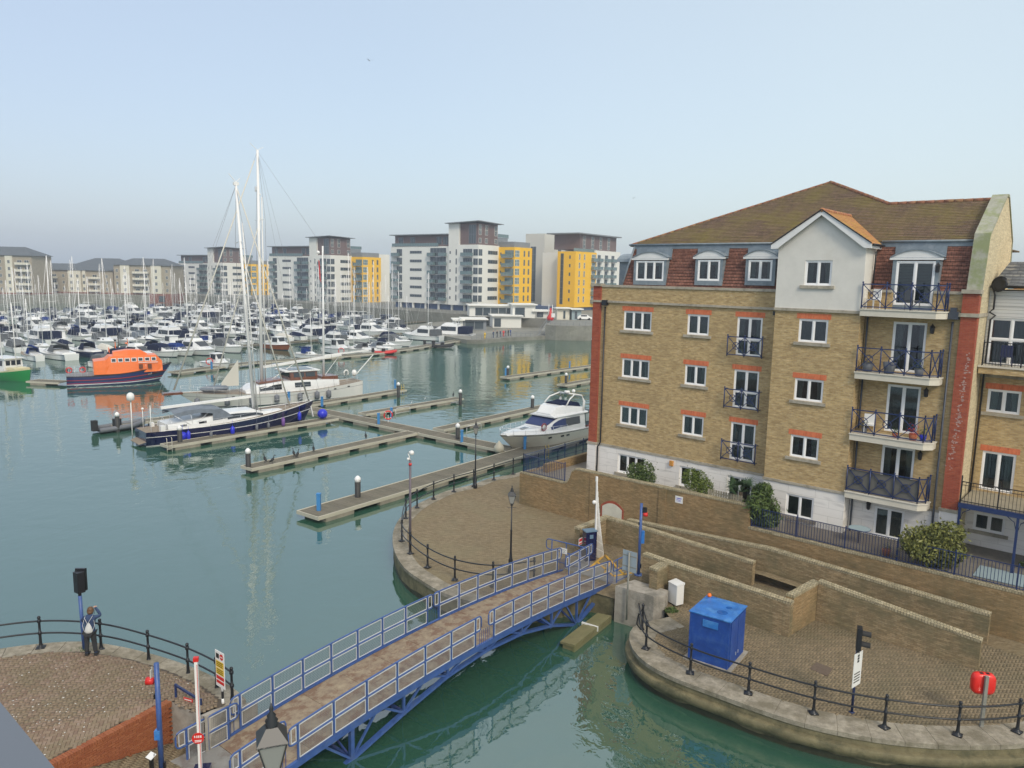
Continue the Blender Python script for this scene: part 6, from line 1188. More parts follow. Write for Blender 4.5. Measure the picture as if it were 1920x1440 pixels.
# ================================================================== BOATS
def lerp(a, b, t): return a+(b-a)*t
def hull(L, B, F, rake=.9, tr=.8, p=2.3, kx=.45, n=14, deckdrop=.06, stripes=(), flare=.12, bulge=.93):
    """F = (stern, mid, bow) freeboard; bow towards +x. stripes: (f0,f1,mi) bands by height fraction"""
    hm, dm = MB(), MB(); S_ = []
    cuts = sorted({0., 1., *[s_[0] for s_ in stripes], *[s_[1] for s_ in stripes]}, reverse=True)
    for k in range(n+1):
        t = k/n; x = -L/2+L*t
        w_ = B/2*(tr+(1-tr)*math.sin(PI/2*min(1, t/kx))) if t < kx else B/2*max(.012, 1-((t-kx)/(1-kx))**p)
        z = F[0]*(1-t)*(1-2*t)+F[1]*4*t*(1-t)+F[2]*t*(2*t-1)
        fw = max(0, (t-.55)/.45); sh = lambda f: -rake*(1-f)*fw**1.5
        half = [(x+sh(f), w_*(bulge+(1-bulge)*f)*(1-flare*fw*(1-f)*2.2 if fw > 0 else 1), z*f) for f in cuts]
        wl = half[-1]; half += [(x+sh(-.25), wl[1]*.75, -.28), (x+sh(-.4), 0.0, -.5)]
        S_.append(half)
    m = len(S_[0]); V = []; 
    for h in S_: V += [(a, b, c) for a, b, c in h]+[(a, -b, c) for a, b, c in h[:-1][::-1]]
    R_ = 2*m-1; hm.sm = True
    segm = []
    for i in range(m-1):
        mi = 0
        if i < len(cuts)-1:
            mid = (cuts[i]+cuts[i+1])/2
            for a, b, q in stripes:
                if a < mid < b: mi = q
        segm.append(mi)
    b0 = len(hm.v); hm.v += [Vector(p_) for p_ in V]
    for k in range(n):
        for i in range(R_-1):
            a = k*R_+i; hm.f.append([a, a+1, a+R_+1, a+R_]); hm.m.append(segm[i] if i < m-1 else segm[R_-2-i]); hm.s.append(True)
    hm.f.append(list(range(R_))); hm.m.append(0); hm.s.append(False)
    for k in range(n):
        a, b = S_[k][0], S_[k+1][0]; dz = deckdrop
        dm.quad((a[0], a[1]-.02, a[2]-dz), (b[0], max(b[1]-.02, .0), b[2]-dz), (b[0], -max(b[1]-.02, .0), b[2]-dz), (a[0], -a[1]+.02, a[2]-dz))
    def sheer(x):
        t = (x+L/2)/L; t = min(max(t, 0), 1); w_ = B/2*(tr+(1-tr)*math.sin(PI/2*min(1, t/kx))) if t < kx else B/2*max(.012, 1-((t-kx)/(1-kx))**p)
        return w_, F[0]*(1-t)*(1-2*t)+F[1]*4*t*(1-t)+F[2]*t*(2*t-1)
    return hm, dm, sheer
def cab(mb, st, rc=.0):      # st: (x, half width bottom, half width top, z0, z1)
    mb.loft([[(x, -a, z0), (x, -lerp(a, b, .5)-.02, lerp(z0, z1, .5)), (x, -b, z1-.03), (x, -b*.85, z1), (x, b*.85, z1), (x, b, z1-.03), (x, lerp(a, b, .5)+.02, lerp(z0, z1, .5)), (x, a, z0)] for x, a, b, z0, z1 in st])
def stat(st, x):
    for a, b in zip(st[:-1], st[1:]):
        if min(a[0], b[0]) <= x <= max(a[0], b[0]): t = (x-a[0])/(b[0]-a[0]); return [lerp(a[i], b[i], t) for i in range(1, 5)]
    return st[-1][1:]
def sidewin(mb, st, xa, xb, f0, f1, off=.025, n=4, taper=0):
    for s_ in (1, -1):
        for k in range(n):
            x0, x1 = lerp(xa, xb, k/n), lerp(xa, xb, (k+1)/n); P = []
            for x, ff in ((x0, (f0, f1)), (x1, (f0, f1))):
                a, b, z0, z1 = stat(st, x); tt = (x-xa)/(xb-xa); g1 = lerp(ff[1], ff[0]+.02, taper*tt)
                for f in (ff[0], g1): P.append((x, s_*(lerp(a, b, f)+off+(.02 if .2 < f < .8 else 0)), lerp(z0, z1, f)))
            mb.quad(P[0], P[2], P[3], P[1])
def frontwin(mb, a, b, f0, f1, side=.88, off=.02):     # between two stations along the windscreen slope
    P = []
    for f, s_ in ((f0, 1), (f0, -1), (f1, -1), (f1, 1)):
        x = lerp(a[0], b[0], f); w_ = lerp(a[2], b[2], f)*side; z = lerp(a[4], b[4], f); P.append((x+off*(1 if b[0] > a[0] else -1), s_*w_, z+off))
    mb.quad(*P)
def boat(name, label, cat, loc, rz, group=None): return empty(name, loc, rz, label, cat, group)
def fenders(parent, spec):
    for x, y, z, r_, h_, m in spec:
        mb = MB()
        if h_: mb.lathe([(.02,h_/2+.1), (r_*.5,h_/2), (r_,h_/2-.08), (r_,-h_/2+.08), (r_*.5,-h_/2), (.02,-h_/2-.05)], (x,y,z), 10)
        else: mb.ball((x,y,z), r_, 12)
        mb.tube([(x,y,z+(h_/2 if h_ else r_)), (x,y,z+1.0)], .012, 4); mb.build('fender', M_(m), parent, uv=False)
def guard(mb, sheer, x0, x1, n, h=.65, both=True, ins=.08, wires=2, r=.012):
    for s_ in ((1, -1) if both else (1,)):
        P = []
        for k in range(n+1):
            x = lerp(x0, x1, k/n); w_, z = sheer(x); P.append(Vector((x, s_*max(w_-ins, .02), z))); mb.cyl(P[-1], P[-1]+Vector((0,0,h)), r*1.1, n=5)
        for q in range(wires): mb.tube([p+Vector((0,0,h*(1-q*.45))) for p in P], r*.7, 4)
def mastx(c, hz, L, px, z):      # where along the hull the mast foot stands
    lo, hi = -L/2, L/2; f = lambda x: prj(Vector((c.x+math.cos(hz)*x, c.y+math.sin(hz)*x, WZ+z)))[0]-px
    for _ in range(40):
        m = (lo+hi)/2
        if (f(lo) < 0) == (f(m) < 0): lo = m
        else: hi = m
    return lo
def prj(p): v = p-C0; z_ = v.dot(FWD); return 960+FPX*v.dot(RT)/z_, 720-FPX*v.dot(UP)/z_
# ---------------- navy yacht
s_, b_ = G(264,826,WZ+.35), G(588,756,WZ+2.0); d = Vector((b_.x-s_.x, b_.y-s_.y, 0)); LN = d.length; c = Vector(((s_.x+b_.x)/2, (s_.y+b_.y)/2, WZ)); hz = math.atan2(d.y, d.x)
NY = boat('sailing_yacht', 'long dark navy sloop with grey canopy and white mast moored at the finger pontoon', 'sailing yacht', c, hz)
hm, dm, sh = hull(LN, 4.9, (1.3,1.5,2.3), rake=1.3, tr=.62, p=1.9, stripes=((.62,.66,1), (0,.06,1)), bulge=.9); hm.build('hull', [M_('navyhull'), M_('white')], NY, uv=False); dm.build('deck', M_('teak'), NY, uv=False)
mb = MB(); mb.M = Matrix.Identity(4)
for s2 in (1, -1): mb.tube([(x, s2*(sh(x)[0]-.05), sh(x)[1]+.04) for x in [-LN/2+1.5+(LN-1.6)*k/14 for k in range(15)]], .045, 5)
mb.build('toe_rail', M_('white'), NY, uv=False)
st = [(-6.6,1.5,1.35,1.2,1.75), (-4.2,1.6,1.4,1.25,1.95), (-.6,1.5,1.25,1.35,2.25), (1.6,1.35,1.0,1.4,2.25), (2.9,1.1,.7,1.45,1.85), (6.2,.8,.45,1.55,1.8)]
mb = MB(); cab(mb, st); mb.build('coachroof', M_('white_gel'), NY, uv=False); mb = MB(); sidewin(mb, st, -1.2, 2.5, .35, .88, taper=.5); frontwin(mb, st[3], st[4], .15, .9); mb.build('window', M_('glassdark'), NY, uv=False)
mb = MB(); sidewin(mb, st, -3.9, -3.2, .4, .65); sidewin(mb, st, -5.7, -5.0, .4, .65); mb.build('porthole', M_('glassdark'), NY, uv=False)
mb = MB(); mb.loft([[(x, y, z) for y, z in ((-1.5, zz-.45), (-1.45, zz-.08), (-.9, zz+.04), (0, zz+.08), (.9, zz+.04), (1.45, zz-.08), (1.5, zz-.45))] for x, zz in ((-6.1, 2.75), (-5, 2.95), (-3.6, 3.0), (-2.6, 2.85))], closed=False, caps=False); mb.loft([[(x, y, z) for y, z in ((-1.5, zl_), (-1.45, zz-.1), (-.9, zz), (0, zz+.03), (.9, zz), (1.45, zz-.1), (1.5, zl_))] for x, zz, zl_ in ((-2.6, 2.85, 1.7), (-1.8, 2.8, 1.75), (-1.0, 2.25, 1.85), (-.6, 1.95, 1.9))], closed=False, caps=False); mb.build('canopy', M_('bimini'), NY, uv=False)
mb = MB()
for x in (-6.0, -4.6, -3.0):
    for s2 in (1, -1): mb.tube([(-4.4, s2*1.5, 1.4), (x, s2*1.48, 2.5)], .02, 5)
guard(mb, sh, -LN/2+1.6, LN/2-.6, 9, .62); mb.tube([(LN/2-1.3,.7,sh(LN/2-1.3)[1]), (LN/2-1.2,.6,2.55), (LN/2+.05,0,2.75), (LN/2-1.2,-.6,2.55), (LN/2-1.3,-.7,sh(LN/2-1.3)[1])], .02, 5)
for s2 in (1, -1): mb.cyl((-LN/2+2.2, s2*1.0, 1.1), (-LN/2+2.2, s2*1.0, 1.75), .04, n=6); mb.tube([(-LN/2+2.25, s2*1.0+.32*math.cos(t), 1.75+.32*math.sin(t)) for t in [2*PI*i/14 for i in range(14)]], .018, 5, closed=True)
mb.build('guard_wires', M_('rail'), NY, uv=False)
NX = mastx(c, hz, LN, 477, 1.6)-1.9; print('LENGTHS', LN, NX); mb = MB(); mb.M = Matrix.Translation((NX,0,0)); mb.cyl((1.9,0,1.2), (.75,0,23.5), .17, .11, 10); mb.box(.5,-.1,23.4,1.0,.1,23.7); mb.bar((.75,0,23.7), (.1,0,24.4), .05, .05); mb.bar((.75,0,23.7), (1.3,.3,24.1), .05, .05); mb.build('mast', M_('alu'), NY, uv=False)
mb = MB(); mb.M = Matrix.Translation((NX,0,0)); mb.tube([(2.25,0,1.3), (1.25,0,20)], .06, 6); mb.build('furled_sail', M_('white'), NY, uv=False)
mb = MB(); mb.loft([[(x, -.16, z-.1), (x, .16, z-.1), (x, .14, z+.12), (x, -.14, z+.12)] for x, z in ((1.6+NX, 3.35), (-6.9+NX, 3.1))]); mb.build('boom', M_('white'), NY, uv=False)
mb = MB(); mb.M = Matrix.Translation((NX,0,0))
for z, w_ in ((8.2, 1.7), (13.2, 1.5), (18.2, 1.1)): xm_ = 1.95-.0516*z; mb.bar((xm_,-w_,z-.1), (xm_,0,z+.1), .06, .04); mb.bar((xm_,w_,z-.1), (xm_,0,z+.1), .06, .04)
mb.build('spreader', M_('alu'), NY, uv=False)
mb = MB(); T = (.75+NX,0,23.4)
for s2 in (1, -1):
    mb.tube([(1.6+NX,s2*2.2,1.3), (1.53+NX,s2*1.7,8.2), (1.27+NX,s2*1.5,13.2), (1.01+NX,s2*1.1,18.2), T], .017, 4); mb.tube([(1.2+NX,s2*2.2,1.3), (1.3+NX,0,13)], .014, 4); mb.tube([(1.2+NX,s2*2.2,1.3), (1.5+NX,0,8)], .014, 4)
    mb.tube([(-LN/2+1,s2*1.4,1.2), (-LN/2+2.3,0,6)], .012, 4)
mb.tube([(-LN/2+2.3,0,6), T], .012, 4); mb.tube([(-6.5,0,3.1), T], .012, 4); mb.build('rigging', M_('wire'), NY, uv=False)
mb = MB(); mb.cyl((LN/2-.4,0,1.95), T, .085, .05, 6); mb.build('furled_jib', mat('sailcream', (.62,.60,.53), .8), NY, uv=False); mb = MB(); mb.cyl((LN/2-2.6,0,1.8), (1.05+NX,0,17.4), .075, .05, 6); mb.build('furled_staysail', M_('sailcream'), NY, uv=False)
mb = MB(); mb.bar((LN/2-.35,0,1.75), (LN/2-.1,0,.6), .16, .1); mb.build('anchor', M_('white'), NY, uv=False)
mb = MB(); mb.cyl((-LN/2+.6,-1.0,1.0), (-LN/2+.6,-1.0,3.6), .035, n=6); mb.ball((-LN/2+.6,1.1,3.0), .12, 8); mb.cyl((-LN/2+.6,1.1,1.0), (-LN/2+.6,1.1,3.0), .03, n=5); mb.box(-LN/2+1.2,-1.7,1.1,-LN/2+1.6,-1.2,1.75); mb.box(-LN/2+1.3,1.2,1.1,-LN/2+1.6,1.6,1.6); mb.build('stern_gear', M_('white'), NY, uv=False)
mb = MB(); mb.loft([[(x, -w_, z), (x, w_, z), (x, w_*.8, z+.05), (x, -w_*.8, z+.05)] for x, w_, z in ((-LN/2-.55,1.2,.25), (-LN/2+.1,1.45,.45))]); mb.build('swim_step', M_('teak'), NY, uv=False)
mb = MB(); mb.cyl((-8.6,2.0,0), (-8.6,2.0,3.9), .05, n=6); mb.lathe([(.05,3.7), (.33,3.75), (.34,4.1), (.28,4.3), (.12,4.42), (.01,4.45)], (-8.6,2.0,0), 12); mb.build('pile_cap', M_('white'), NY, uv=False)  # white domed pile cap on a thin post, parented to the yacht
fenders(NY, [(-LN/2+2.9,-2.15,.75,.38,0,'fblue'), (-5.2,-2.4,.65,.17,1.0,'fblue'), (-3.2,-2.45,.55,.14,.7,'fgrey'), (-1.2,-2.48,.75,.2,.7,'fblue'), (1.2,-2.4,.7,.14,.6,'fgrey'), (2.4,-2.35,.75,.14,.5,'fgrey'), (4.0,-2.2,.9,.17,.8,'fpurple'), (5.9,-1.9,1.2,.18,.8,'fblue'), (8.9,-1.1,1.0,.52,0,'fblue')])
# ---------------- white ketch (bow to the left)
b_, s_ = G(330,736,WZ+1.9), G(671,714,WZ+1.7); d = Vector((b_.x-s_.x, b_.y-s_.y, 0)); LK = d.length; c = Vector(((s_.x+b_.x)/2, (s_.y+b_.y)/2, WZ)); hz = math.atan2(d.y, d.x); print('LK', LK)
KE = boat('ketch', 'big white two masted ketch with varnished wheelhouse behind the navy yacht', 'sailing yacht', c, hz)
hm, dm, sh = hull(LK, 5.8, (1.9,1.35,1.95), rake=2.6, tr=.5, p=2.0, stripes=((.72,.76,1), (0,.05,2)), bulge=.9, flare=.1); hm.build('hull', [mat('ketchhull', (.70,.70,.67), .3, coat=.3, var=.06, vs=.4), mat('rubgrey', (.35,.36,.36), .5), M_('navyhull')], KE, uv=False); dm.build('deck', M_('teak'), KE, uv=False)
X0 = -LK/2
st = [(X0+3.2,1.4,1.3,1.5,2.3), (X0+6.3,2.0,1.8,1.4,2.5), (X0+7.6,2.1,1.9,1.35,2.6), (X0+10.6,2.1,1.9,1.3,2.6), (X0+13.8,1.9,1.6,1.3,2.2), (X0+14.8,1.4,1.0,1.3,1.7)]
mb = MB(); cab(mb, st); mb.build('deckhouse', M_('white_gel'), KE, uv=False); mb = MB(); sidewin(mb, st, X0+10.8, X0+13.4, .3, .8); sidewin(mb, st, X0+7.2, X0+9.2, .35, .8); mb.build('window', M_('glassdark'), KE, uv=False)
s2t = [(X0+6.2,1.7,1.6,2.55,3.6), (X0+9.6,1.75,1.6,2.6,3.65), (X0+11.0,1.3,1.0,2.6,3.0)]; mb = MB(); cab(mb, s2t[:2]); mb.build('wheelhouse', M_('varnish'), KE, uv=False); mb = MB(); sidewin(mb, s2t, X0+6.5, X0+7.7, .35, .85); sidewin(mb, s2t, X0+7.9, X0+9.2, .35, .85); mb.quad((X0+9.63,-1.45,2.95), (X0+9.63,1.45,2.95), (X0+9.63,1.4,3.45), (X0+9.63,-1.4,3.45)); mb.build('window', M_('glassdark'), KE, uv=False)
mb = MB(); mb.box(X0+5.9,-1.85,3.62,X0+10.3,1.85,3.74); mb.build('wheelhouse_roof', M_('white'), KE, uv=False); mb = MB(); mb.box(X0+6.6,-1.2,3.745,X0+9.6,1.2,3.78); mb.build('solar_panel', M_('glassdark'), KE, uv=False)
mb = MB(); mb.loft([[(X0+10.4,-1.5,2.62), (X0+10.4,1.5,2.62), (X0+10.4,1.2,2.8), (X0+10.4,-1.2,2.8)], [(X0+13.2,-1.2,2.35), (X0+13.2,1.2,2.35), (X0+13.2,.9,2.5), (X0+13.2,-.9,2.5)]]); mb.build('hatch_cover', M_('varnish'), KE, uv=False)
mb = MB(); mb.loft([[(x, w_*math.cos(t), 2.25+r_*math.sin(t)) for t in [2*PI*i/10 for i in range(10)]] for x, w_, r_ in ((X0+14.6,.2,.05), (X0+14.9,.75,.3), (X0+16.2,.8,.35), (X0+17.4,.6,.3), (X0+17.8,.1,.08))], sm=True); te = mb.build('tender', M_('bimini'), KE, uv=False); te.location = (1.8,0,-.2)
mb = MB(); mb.loft([[(x, y_, z_) for y_, z_ in ((-.06,z0), (.06,z0), (.06,z1), (-.06,z1))] for x, z0, z1 in ((X0+15.2, 2.2, 5.2), (X0+17.2, 2.2, 2.6))]); mb.build('staysail_cover', M_('sailcream'), KE, uv=False)
mx_, mz_ = mastx(c, hz, LK, 491, 1.5), mastx(c, hz, LK, 607, 1.6)
mb = MB(); mb.cyl((mx_,0,1.3), (mx_-.25,0,29.2), .2, .14, 10); mb.bar((mx_-.25,0,29.2), (mx_+.6,0,29.9), .05, .05); mb.bar((mx_-.25,0,29.2), (mx_-.9,0,29.6), .05, .05); mb.build('mast', M_('alu'), KE, uv=False); mb = MB(); mb.cyl((mz_,0,1.4), (mz_-.15,0,18.7), .15, .1, 10); mb.ball((mz_+.45,0,17.9), .22, 8); mb.build('mizzen_mast', M_('alu'), KE, uv=False)
mb = MB(); mb.cyl((mx_-.45,0,2.0), (mx_-.6,0,24), .07, n=6); mb.build('furled_sail', M_('white'), KE, uv=False)
mb = MB(); mb.bar((mx_-.2,0,4.2), (mx_-10.2,0,5.2), .34, .28); mb.build('boom', M_('white'), KE, uv=False); mb = MB(); mb.bar((mz_-.1,0,5.2), (mz_-6.2,0,5.6), .22, .2); mb.build('mizzen_boom', M_('white'), KE, uv=False); mb = MB(); mb.bar((X0+.6,0,2.2), (X0-2.2,.0,5.0), .1, .1); mb.bar((mz_-.2,-.4,2.5), (mz_-2.2,-.4,4.9), .06, .06); mb.bar((mx_-.2,0,2.0), (mx_-4.0,0,4.4), .08, .08); mb.build('davit', M_('white'), KE, uv=False)
mb = MB()
for z, w_ in ((10.5, 1.7), (21.5, 1.5)): mb.bar((mx_-.3,-w_,z-.15), (mx_-.3,w_,z-.15), .07, .05)
for z, w_ in ((11.0, 1.3),): mb.bar((mz_,-w_,z), (mz_,w_,z), .06, .05)
mb.bar((mx_-.5,0,24.2), (mx_-.5,-1.6,25.0), .1, .08); mb.box(mx_-.6,-1.7,24.7,mx_-.4,-1.5,25.3); mb.build('spreader', M_('alu'), KE, uv=False)
T = Vector((mx_-.25,0,29.1)); mb = MB()
for q in (1, -1):
    mb.tube([(mx_-.5,q*2.75,1.5), (mx_-.3,q*1.7,10.4), (mx_-.4,q*1.5,21.4), T], .018, 4); mb.tube([(mx_+.5,q*2.75,1.5), (mx_-.3,0,21)], .014, 4); mb.tube([(mx_-1.2,q*2.75,1.5), (mx_-.3,0,10.5)], .014, 4); mb.tube([(mz_-.3,q*2.5,1.6), (mz_,q*1.3,11), (mz_-.15,0,18.5)], .014, 4); mb.tube([(mx_-6,q*2.7,1.5), T], .012, 4)
mb.tube([T, (mz_-.15,0,18.6)], .012, 4); mb.tube([(mz_-.15,0,18.6), (X0+.3,0,2)], .012, 4); mb.tube([(LK/2+.3,0,2.2), T], .016, 4); mb.build('rigging', M_('wire'), KE, uv=False)
mb = MB(); mb.cyl((LK/2+.2,0,2.2), T.lerp(Vector((LK/2,0,2.2)), .04), .10, .06, 6); mb.build('furled_jib', M_('sailcream'), KE, uv=False); mb = MB(); mb.cyl((LK/2-4.0,0,1.9), (mx_-.4,0,21.6), .085, .05, 6); mb.build('furled_staysail', M_('sailcream'), KE, uv=False)
mb = MB(); guard(mb, sh, X0+.8, LK/2-.5, 13, .75); mb.build('guard_wires', M_('rail'), KE, uv=False)
mb = MB(); mb.box(LK/2-.6,-.45,1.7,LK/2+1.4,.45,1.95); mb.build('bow_platform', M_('varnish'), KE, uv=False)
mb = MB(); mb.tube([(X0+1.2+.3*math.cos(t), -.9, 2.7+.36*math.sin(t)) for t in [PI*(-.25+1.5*i/12) for i in range(13)]], .09, 6); mb.ball((X0+.6,.2,2.8), .35, 8, 1.2); mb.build('stern_gear', M_('white'), KE, uv=False)
mb = MB(); mb.box(X0+3.3,-1.2,2.3,X0+5.4,1.2,2.75); mb.build('cockpit_coaming', M_('varnish'), KE, uv=False)
mb = MB(); mb.quad((mz_-.15,-1.4,17), (mz_-.35,-1.5,16.9), (mz_-.5,-1.4,14.2), (mz_-.25,-1.35,14.6)); mb.build('flag', M_('red'), KE, uv=False)
mb = MB(); 
for xx in (X0+2.2, X0+4.2, X0+8.6, X0+10.4, X0+16.5): w_, z = sh(xx); mb.cbox((xx, w_*.985, z*.82), .32, .06, .12); mb.cbox((xx, -w_*.985, z*.82), .32, .06, .12)
mb.build('porthole', M_('glassdark'), KE, uv=False)
fenders(KE, [(xx, sh(xx)[0]+.18, .75, .3, .9, 'fgrey') for xx in (X0+5.2, X0+6.8, X0+9.0, X0+11.8, X0+14.6, X0+17.2, X0+20.2)])
# ---------------- orange and navy lifeboat
s_, b_ = G(124,703,WZ+1.3), G(322,684,WZ+2.1); d = Vector((b_.x-s_.x, b_.y-s_.y, 0)); LL = d.length; c = Vector(((s_.x+b_.x)/2, (s_.y+b_.y)/2, WZ)); hz = math.atan2(d.y, d.x)
LB_ = boat('lifeboat', 'orange and navy all weather lifeboat at the left pontoon', 'lifeboat', c, hz)
hm, dm, sh = hull(LL, 5.2, (1.35,1.5,2.5), rake=1.7, tr=.88, p=2.1, stripes=((.90,1,3), (.5,.56,3), (.56,.60,1), (.12,.18,2), (.24,.28,1)), bulge=.92); hm.build('hull', [M_('lbnavy'), M_('red'), M_('white'), mat('lbblack', (.02,.015,.012), .6)], LB_, uv=False); dm.build('deck', mat('lbdeck', (.22,.23,.24), .8), LB_, uv=False)
x0 = -LL/2; print('LL', LL); st = [(x0+3.2,2.1,1.9,1.4,3.15), (x0+4.6,2.15,1.9,1.4,3.3), (x0+5.1,2.15,1.7,1.4,3.75), (x0+10.9,1.9,1.5,1.5,3.75), (x0+11.6,1.8,1.3,1.6,2.9), (x0+LL*.86,.9,.5,1.8,2.45)]
mb = MB(); cab(mb, st); mb.build('superstructure', M_('orange'), LB_, uv=False)
wf = MB(); wg = MB()
for k in range(7): xa = x0+5.3+k*.82; sidewin(wf, st, xa, xa+.62, .66, .88, off=.03, n=1); sidewin(wg, st, xa+.07, xa+.55, .69, .85, off=.045, n=1)
wf.build('window_frame', M_('white'), LB_, uv=False); wg.build('window', M_('glassdark'), LB_, uv=False)
mb = MB(); frontwin(mb, st[3], st[4], .15, .85, .8); mb.build('windscreen', M_('glassdark'), LB_, uv=False)
mb = MB(); mb.loft([[(x, -w_, 3.7), (x, w_, 3.7), (x, w_*.85, z), (x, -w_*.85, z)] for x, w_, z in ((x0+5.6,1.0,4.25), (x0+7.4,1.0,4.5), (x0+9.0,.8,4.4), (x0+9.8,.6,3.9))]); mb.build('upper_steering_position', M_('orange'), LB_, uv=False)
mb = MB()
for a, b_2 in (((x0+6.0,.6,4.7),(x0+6.0,.6,5.5)), ((x0+6.0,-.6,4.7),(x0+6.0,-.6,5.5)), ((x0+6.0,-.6,5.5),(x0+6.0,.6,5.5)), ((x0+7.5,0,4.9),(x0+7.5,0,5.9)), ((x0+5.2,.9,4.1),(x0+5.2,.9,4.8)), ((x0+5.2,-.9,4.1),(x0+5.2,-.9,4.8))): mb.bar(a, b_2, .05, .05)
mb.box(x0+7.2,-.7,5.3,x0+7.45,.7,5.42); mb.build('radar_frame', M_('orange'), LB_, uv=False); mb = MB(); mb.cyl((x0+6.4,.4,4.8), (x0+6.4,.4,8.2), .02, n=4); mb.cyl((x0+6.4,-.4,4.8), (x0+6.4,-.4,7.6), .02, n=4); mb.ball((x0+6.0,0,5.75), .15, 8); mb.build('aerial', M_('black'), LB_, uv=False)
mb = MB(); guard(mb, sh, x0+.3, x0+3.1, 4, .85); guard(mb, sh, x0+9.5, LL/2-.4, 7, .7); mb.build('guard_rail', M_('rail'), LB_, uv=False)
for xx in (x0+.35, x0+1.9): mb = MB(); mb.tube([(xx+.33*math.cos(t), -2.15, 2.15+.33*math.sin(t)) for t in [2*PI*i/16 for i in range(16)]], .09, 6, closed=True); mb.build('life_ring', M_('red'), LB_, uv=False)
mb = MB(); mb.box(x0+8.6,-2.2,2.0,x0+9.1,-2.09,2.6); mb.box(x0+9.7,-2.2,2.0,x0+10.2,-2.07,2.6); mb.build('side_locker', M_('varnish'), LB_, uv=False)
def text(s_, size, parent, loc, rot, m, name='lettering', ext=.004):
    cu_ = bpy.data.curves.new(name, 'FONT'); cu_.body = s_; cu_.size = size; cu_.extrude = ext; cu_.align_x = 'CENTER'; cu_.align_y = 'CENTER'; cu_.materials.append(M_(m)); cu_.resolution_u = 3
    t_ = bpy.data.objects.new(name, cu_); COL.objects.link(t_); me_ = bpy.data.meshes.new_from_object(t_); bpy.data.objects.remove(t_); o = bpy.data.objects.new(name, me_); COL.objects.link(o); o.parent = parent; o.location = loc; o.rotation_euler = rot; return o
w_, z = sh(LL/2-3.0); text('16-23', .62, LB_, (LL/2-3.4, -w_*.86-.1, z*.66), (math.radians(84), 0, math.radians(15)), 'white'); MB().box(x0+8.6,-2.03,2.78,x0+11,-1.98,2.86).build('white_strip', M_('white'), LB_, uv=False)
# ---------------- green fishing boat (bow to the lower right)
b_ = G(58,694,WZ+1.6); hz = math.radians(-28); LG = 12.5; c = Vector((b_.x, b_.y, 0))-Vector((math.cos(hz), math.sin(hz), 0))*LG/2; c.z = WZ
GB = boat('fishing_boat', 'green hulled boat with white wheelhouse at the left edge', 'boat', c, hz)
hm, dm, sh = hull(LG, 4.2, (1.1,1.1,1.9), rake=.5, tr=.7, p=3.2, stripes=((.88,1,1),), bulge=.88, flare=.16); hm.build('hull', [M_('greenhull'), M_('cream')], GB, uv=False); dm.build('deck', M_('teak'), GB, uv=False)
st = [(-2,1.3,1.2,1.1,2.9), (2.2,1.3,1.15,1.15,2.9)]; mb = MB(); cab(mb, st); mb.box(-2.2,-1.35,2.88,2.5,1.35,3.0); mb.build('wheelhouse', M_('white_gel'), GB, uv=False); mb = MB(); sidewin(mb, st, -1.5, -.2, .45, .85, n=1); sidewin(mb, st, .3, 1.8, .45, .85, n=1)
for k in range(3): mb.quad((2.23,-1.0+k*.7,2.0), (2.23,-.45+k*.7,2.0), (2.23,-.45+k*.7,2.65), (2.23,-1.0+k*.7,2.65))
mb.build('window', M_('glassdark'), GB, uv=False); mb = MB(); mb.box(2.3,-1.0,1.4,4.2,1.0,1.75); mb.build('forward_hatch', M_('cream'), GB, uv=False)
mb = MB(); mb.cyl((-.5,0,2.9), (-.9,0,14.5), .09, .06, 8); mb.cyl((2.9,0,1.5), (2.7,0,10.5), .06, n=6); mb.build('mast', M_('alu'), GB, uv=False); mb = MB(); mb.tube([(-.9,0,14.2), (LG/2,0,1.9)], .02, 4); mb.tube([(-.9,0,14.2), (-LG/2,0,1.2)], .02, 4); mb.tube([(-.9,0,14.2), (-.5,1.9,1.2)], .02, 4); mb.tube([(-.9,0,14.2), (-.5,-1.9,1.2)], .02, 4); mb.build('rigging', M_('wire'), GB, uv=False)
mb = MB(); guard(mb, sh, -LG/2+.5, LG/2-.4, 8, .6); mb.build('guard_rail', M_('rail'), GB, uv=False)
# ---------------- white motor yacht
b_, s_ = G(937,818,WZ+1.75), G(1100,790,WZ+1.3); d = Vector((b_.x-s_.x, b_.y-s_.y, 0)); LM = d.length; c = Vector(((s_.x+b_.x)/2, (s_.y+b_.y)/2, WZ)); hz = math.atan2(d.y, d.x)
MY = boat('motor_yacht', 'white flybridge motor yacht with navy windscreen cover beside the long pontoon', 'motor yacht', c, hz)
hm, dm, sh = hull(LM, 4.1, (1.25,1.45,1.85), rake=2.3, tr=.9, p=2.6, stripes=((0,.1,1), (.93,.96,2)), bulge=.9, flare=.18, deckdrop=-.02); hm.build('hull', [mat('myhull', (.60,.58,.50), .25, coat=.4, var=.05, vs=.5), M_('navyhull'), M_('navycloth')], MY, uv=False); dm.build('deck', M_('white_gel'), MY, uv=False)
x0 = -LM/2; k_ = LM/12.5; X = lambda v: x0+v*k_
st = [(X(2.6),1.75,1.6,1.35,2.75), (X(5.6),1.8,1.55,1.4,2.8), (X(6.3),1.8,1.45,1.45,2.75), (X(8.0),1.55,1.2,1.5,2.0), (X(10.2),1.2,.7,1.6,1.98), (X(12.0),.45,.2,1.75,1.95)]
mb = MB(); cab(mb, st); mb.build('superstructure', M_('white_gel'), MY, uv=False)
mb = MB(); sidewin(mb, st, X(3.4), X(5.5), .35, .85, n=3); mb.build('window', M_('glassdark'), MY, uv=False); mb = MB(); sidewin(mb, st, X(5.5), X(7.4), .36, .88, off=.035, n=4, taper=.15); frontwin(mb, st[2], st[3], .06, .92, .98, .035); mb.build('windscreen_cover', mat('covernavy', (.03,.05,.15), .8, var=.1), MY, uv=False)
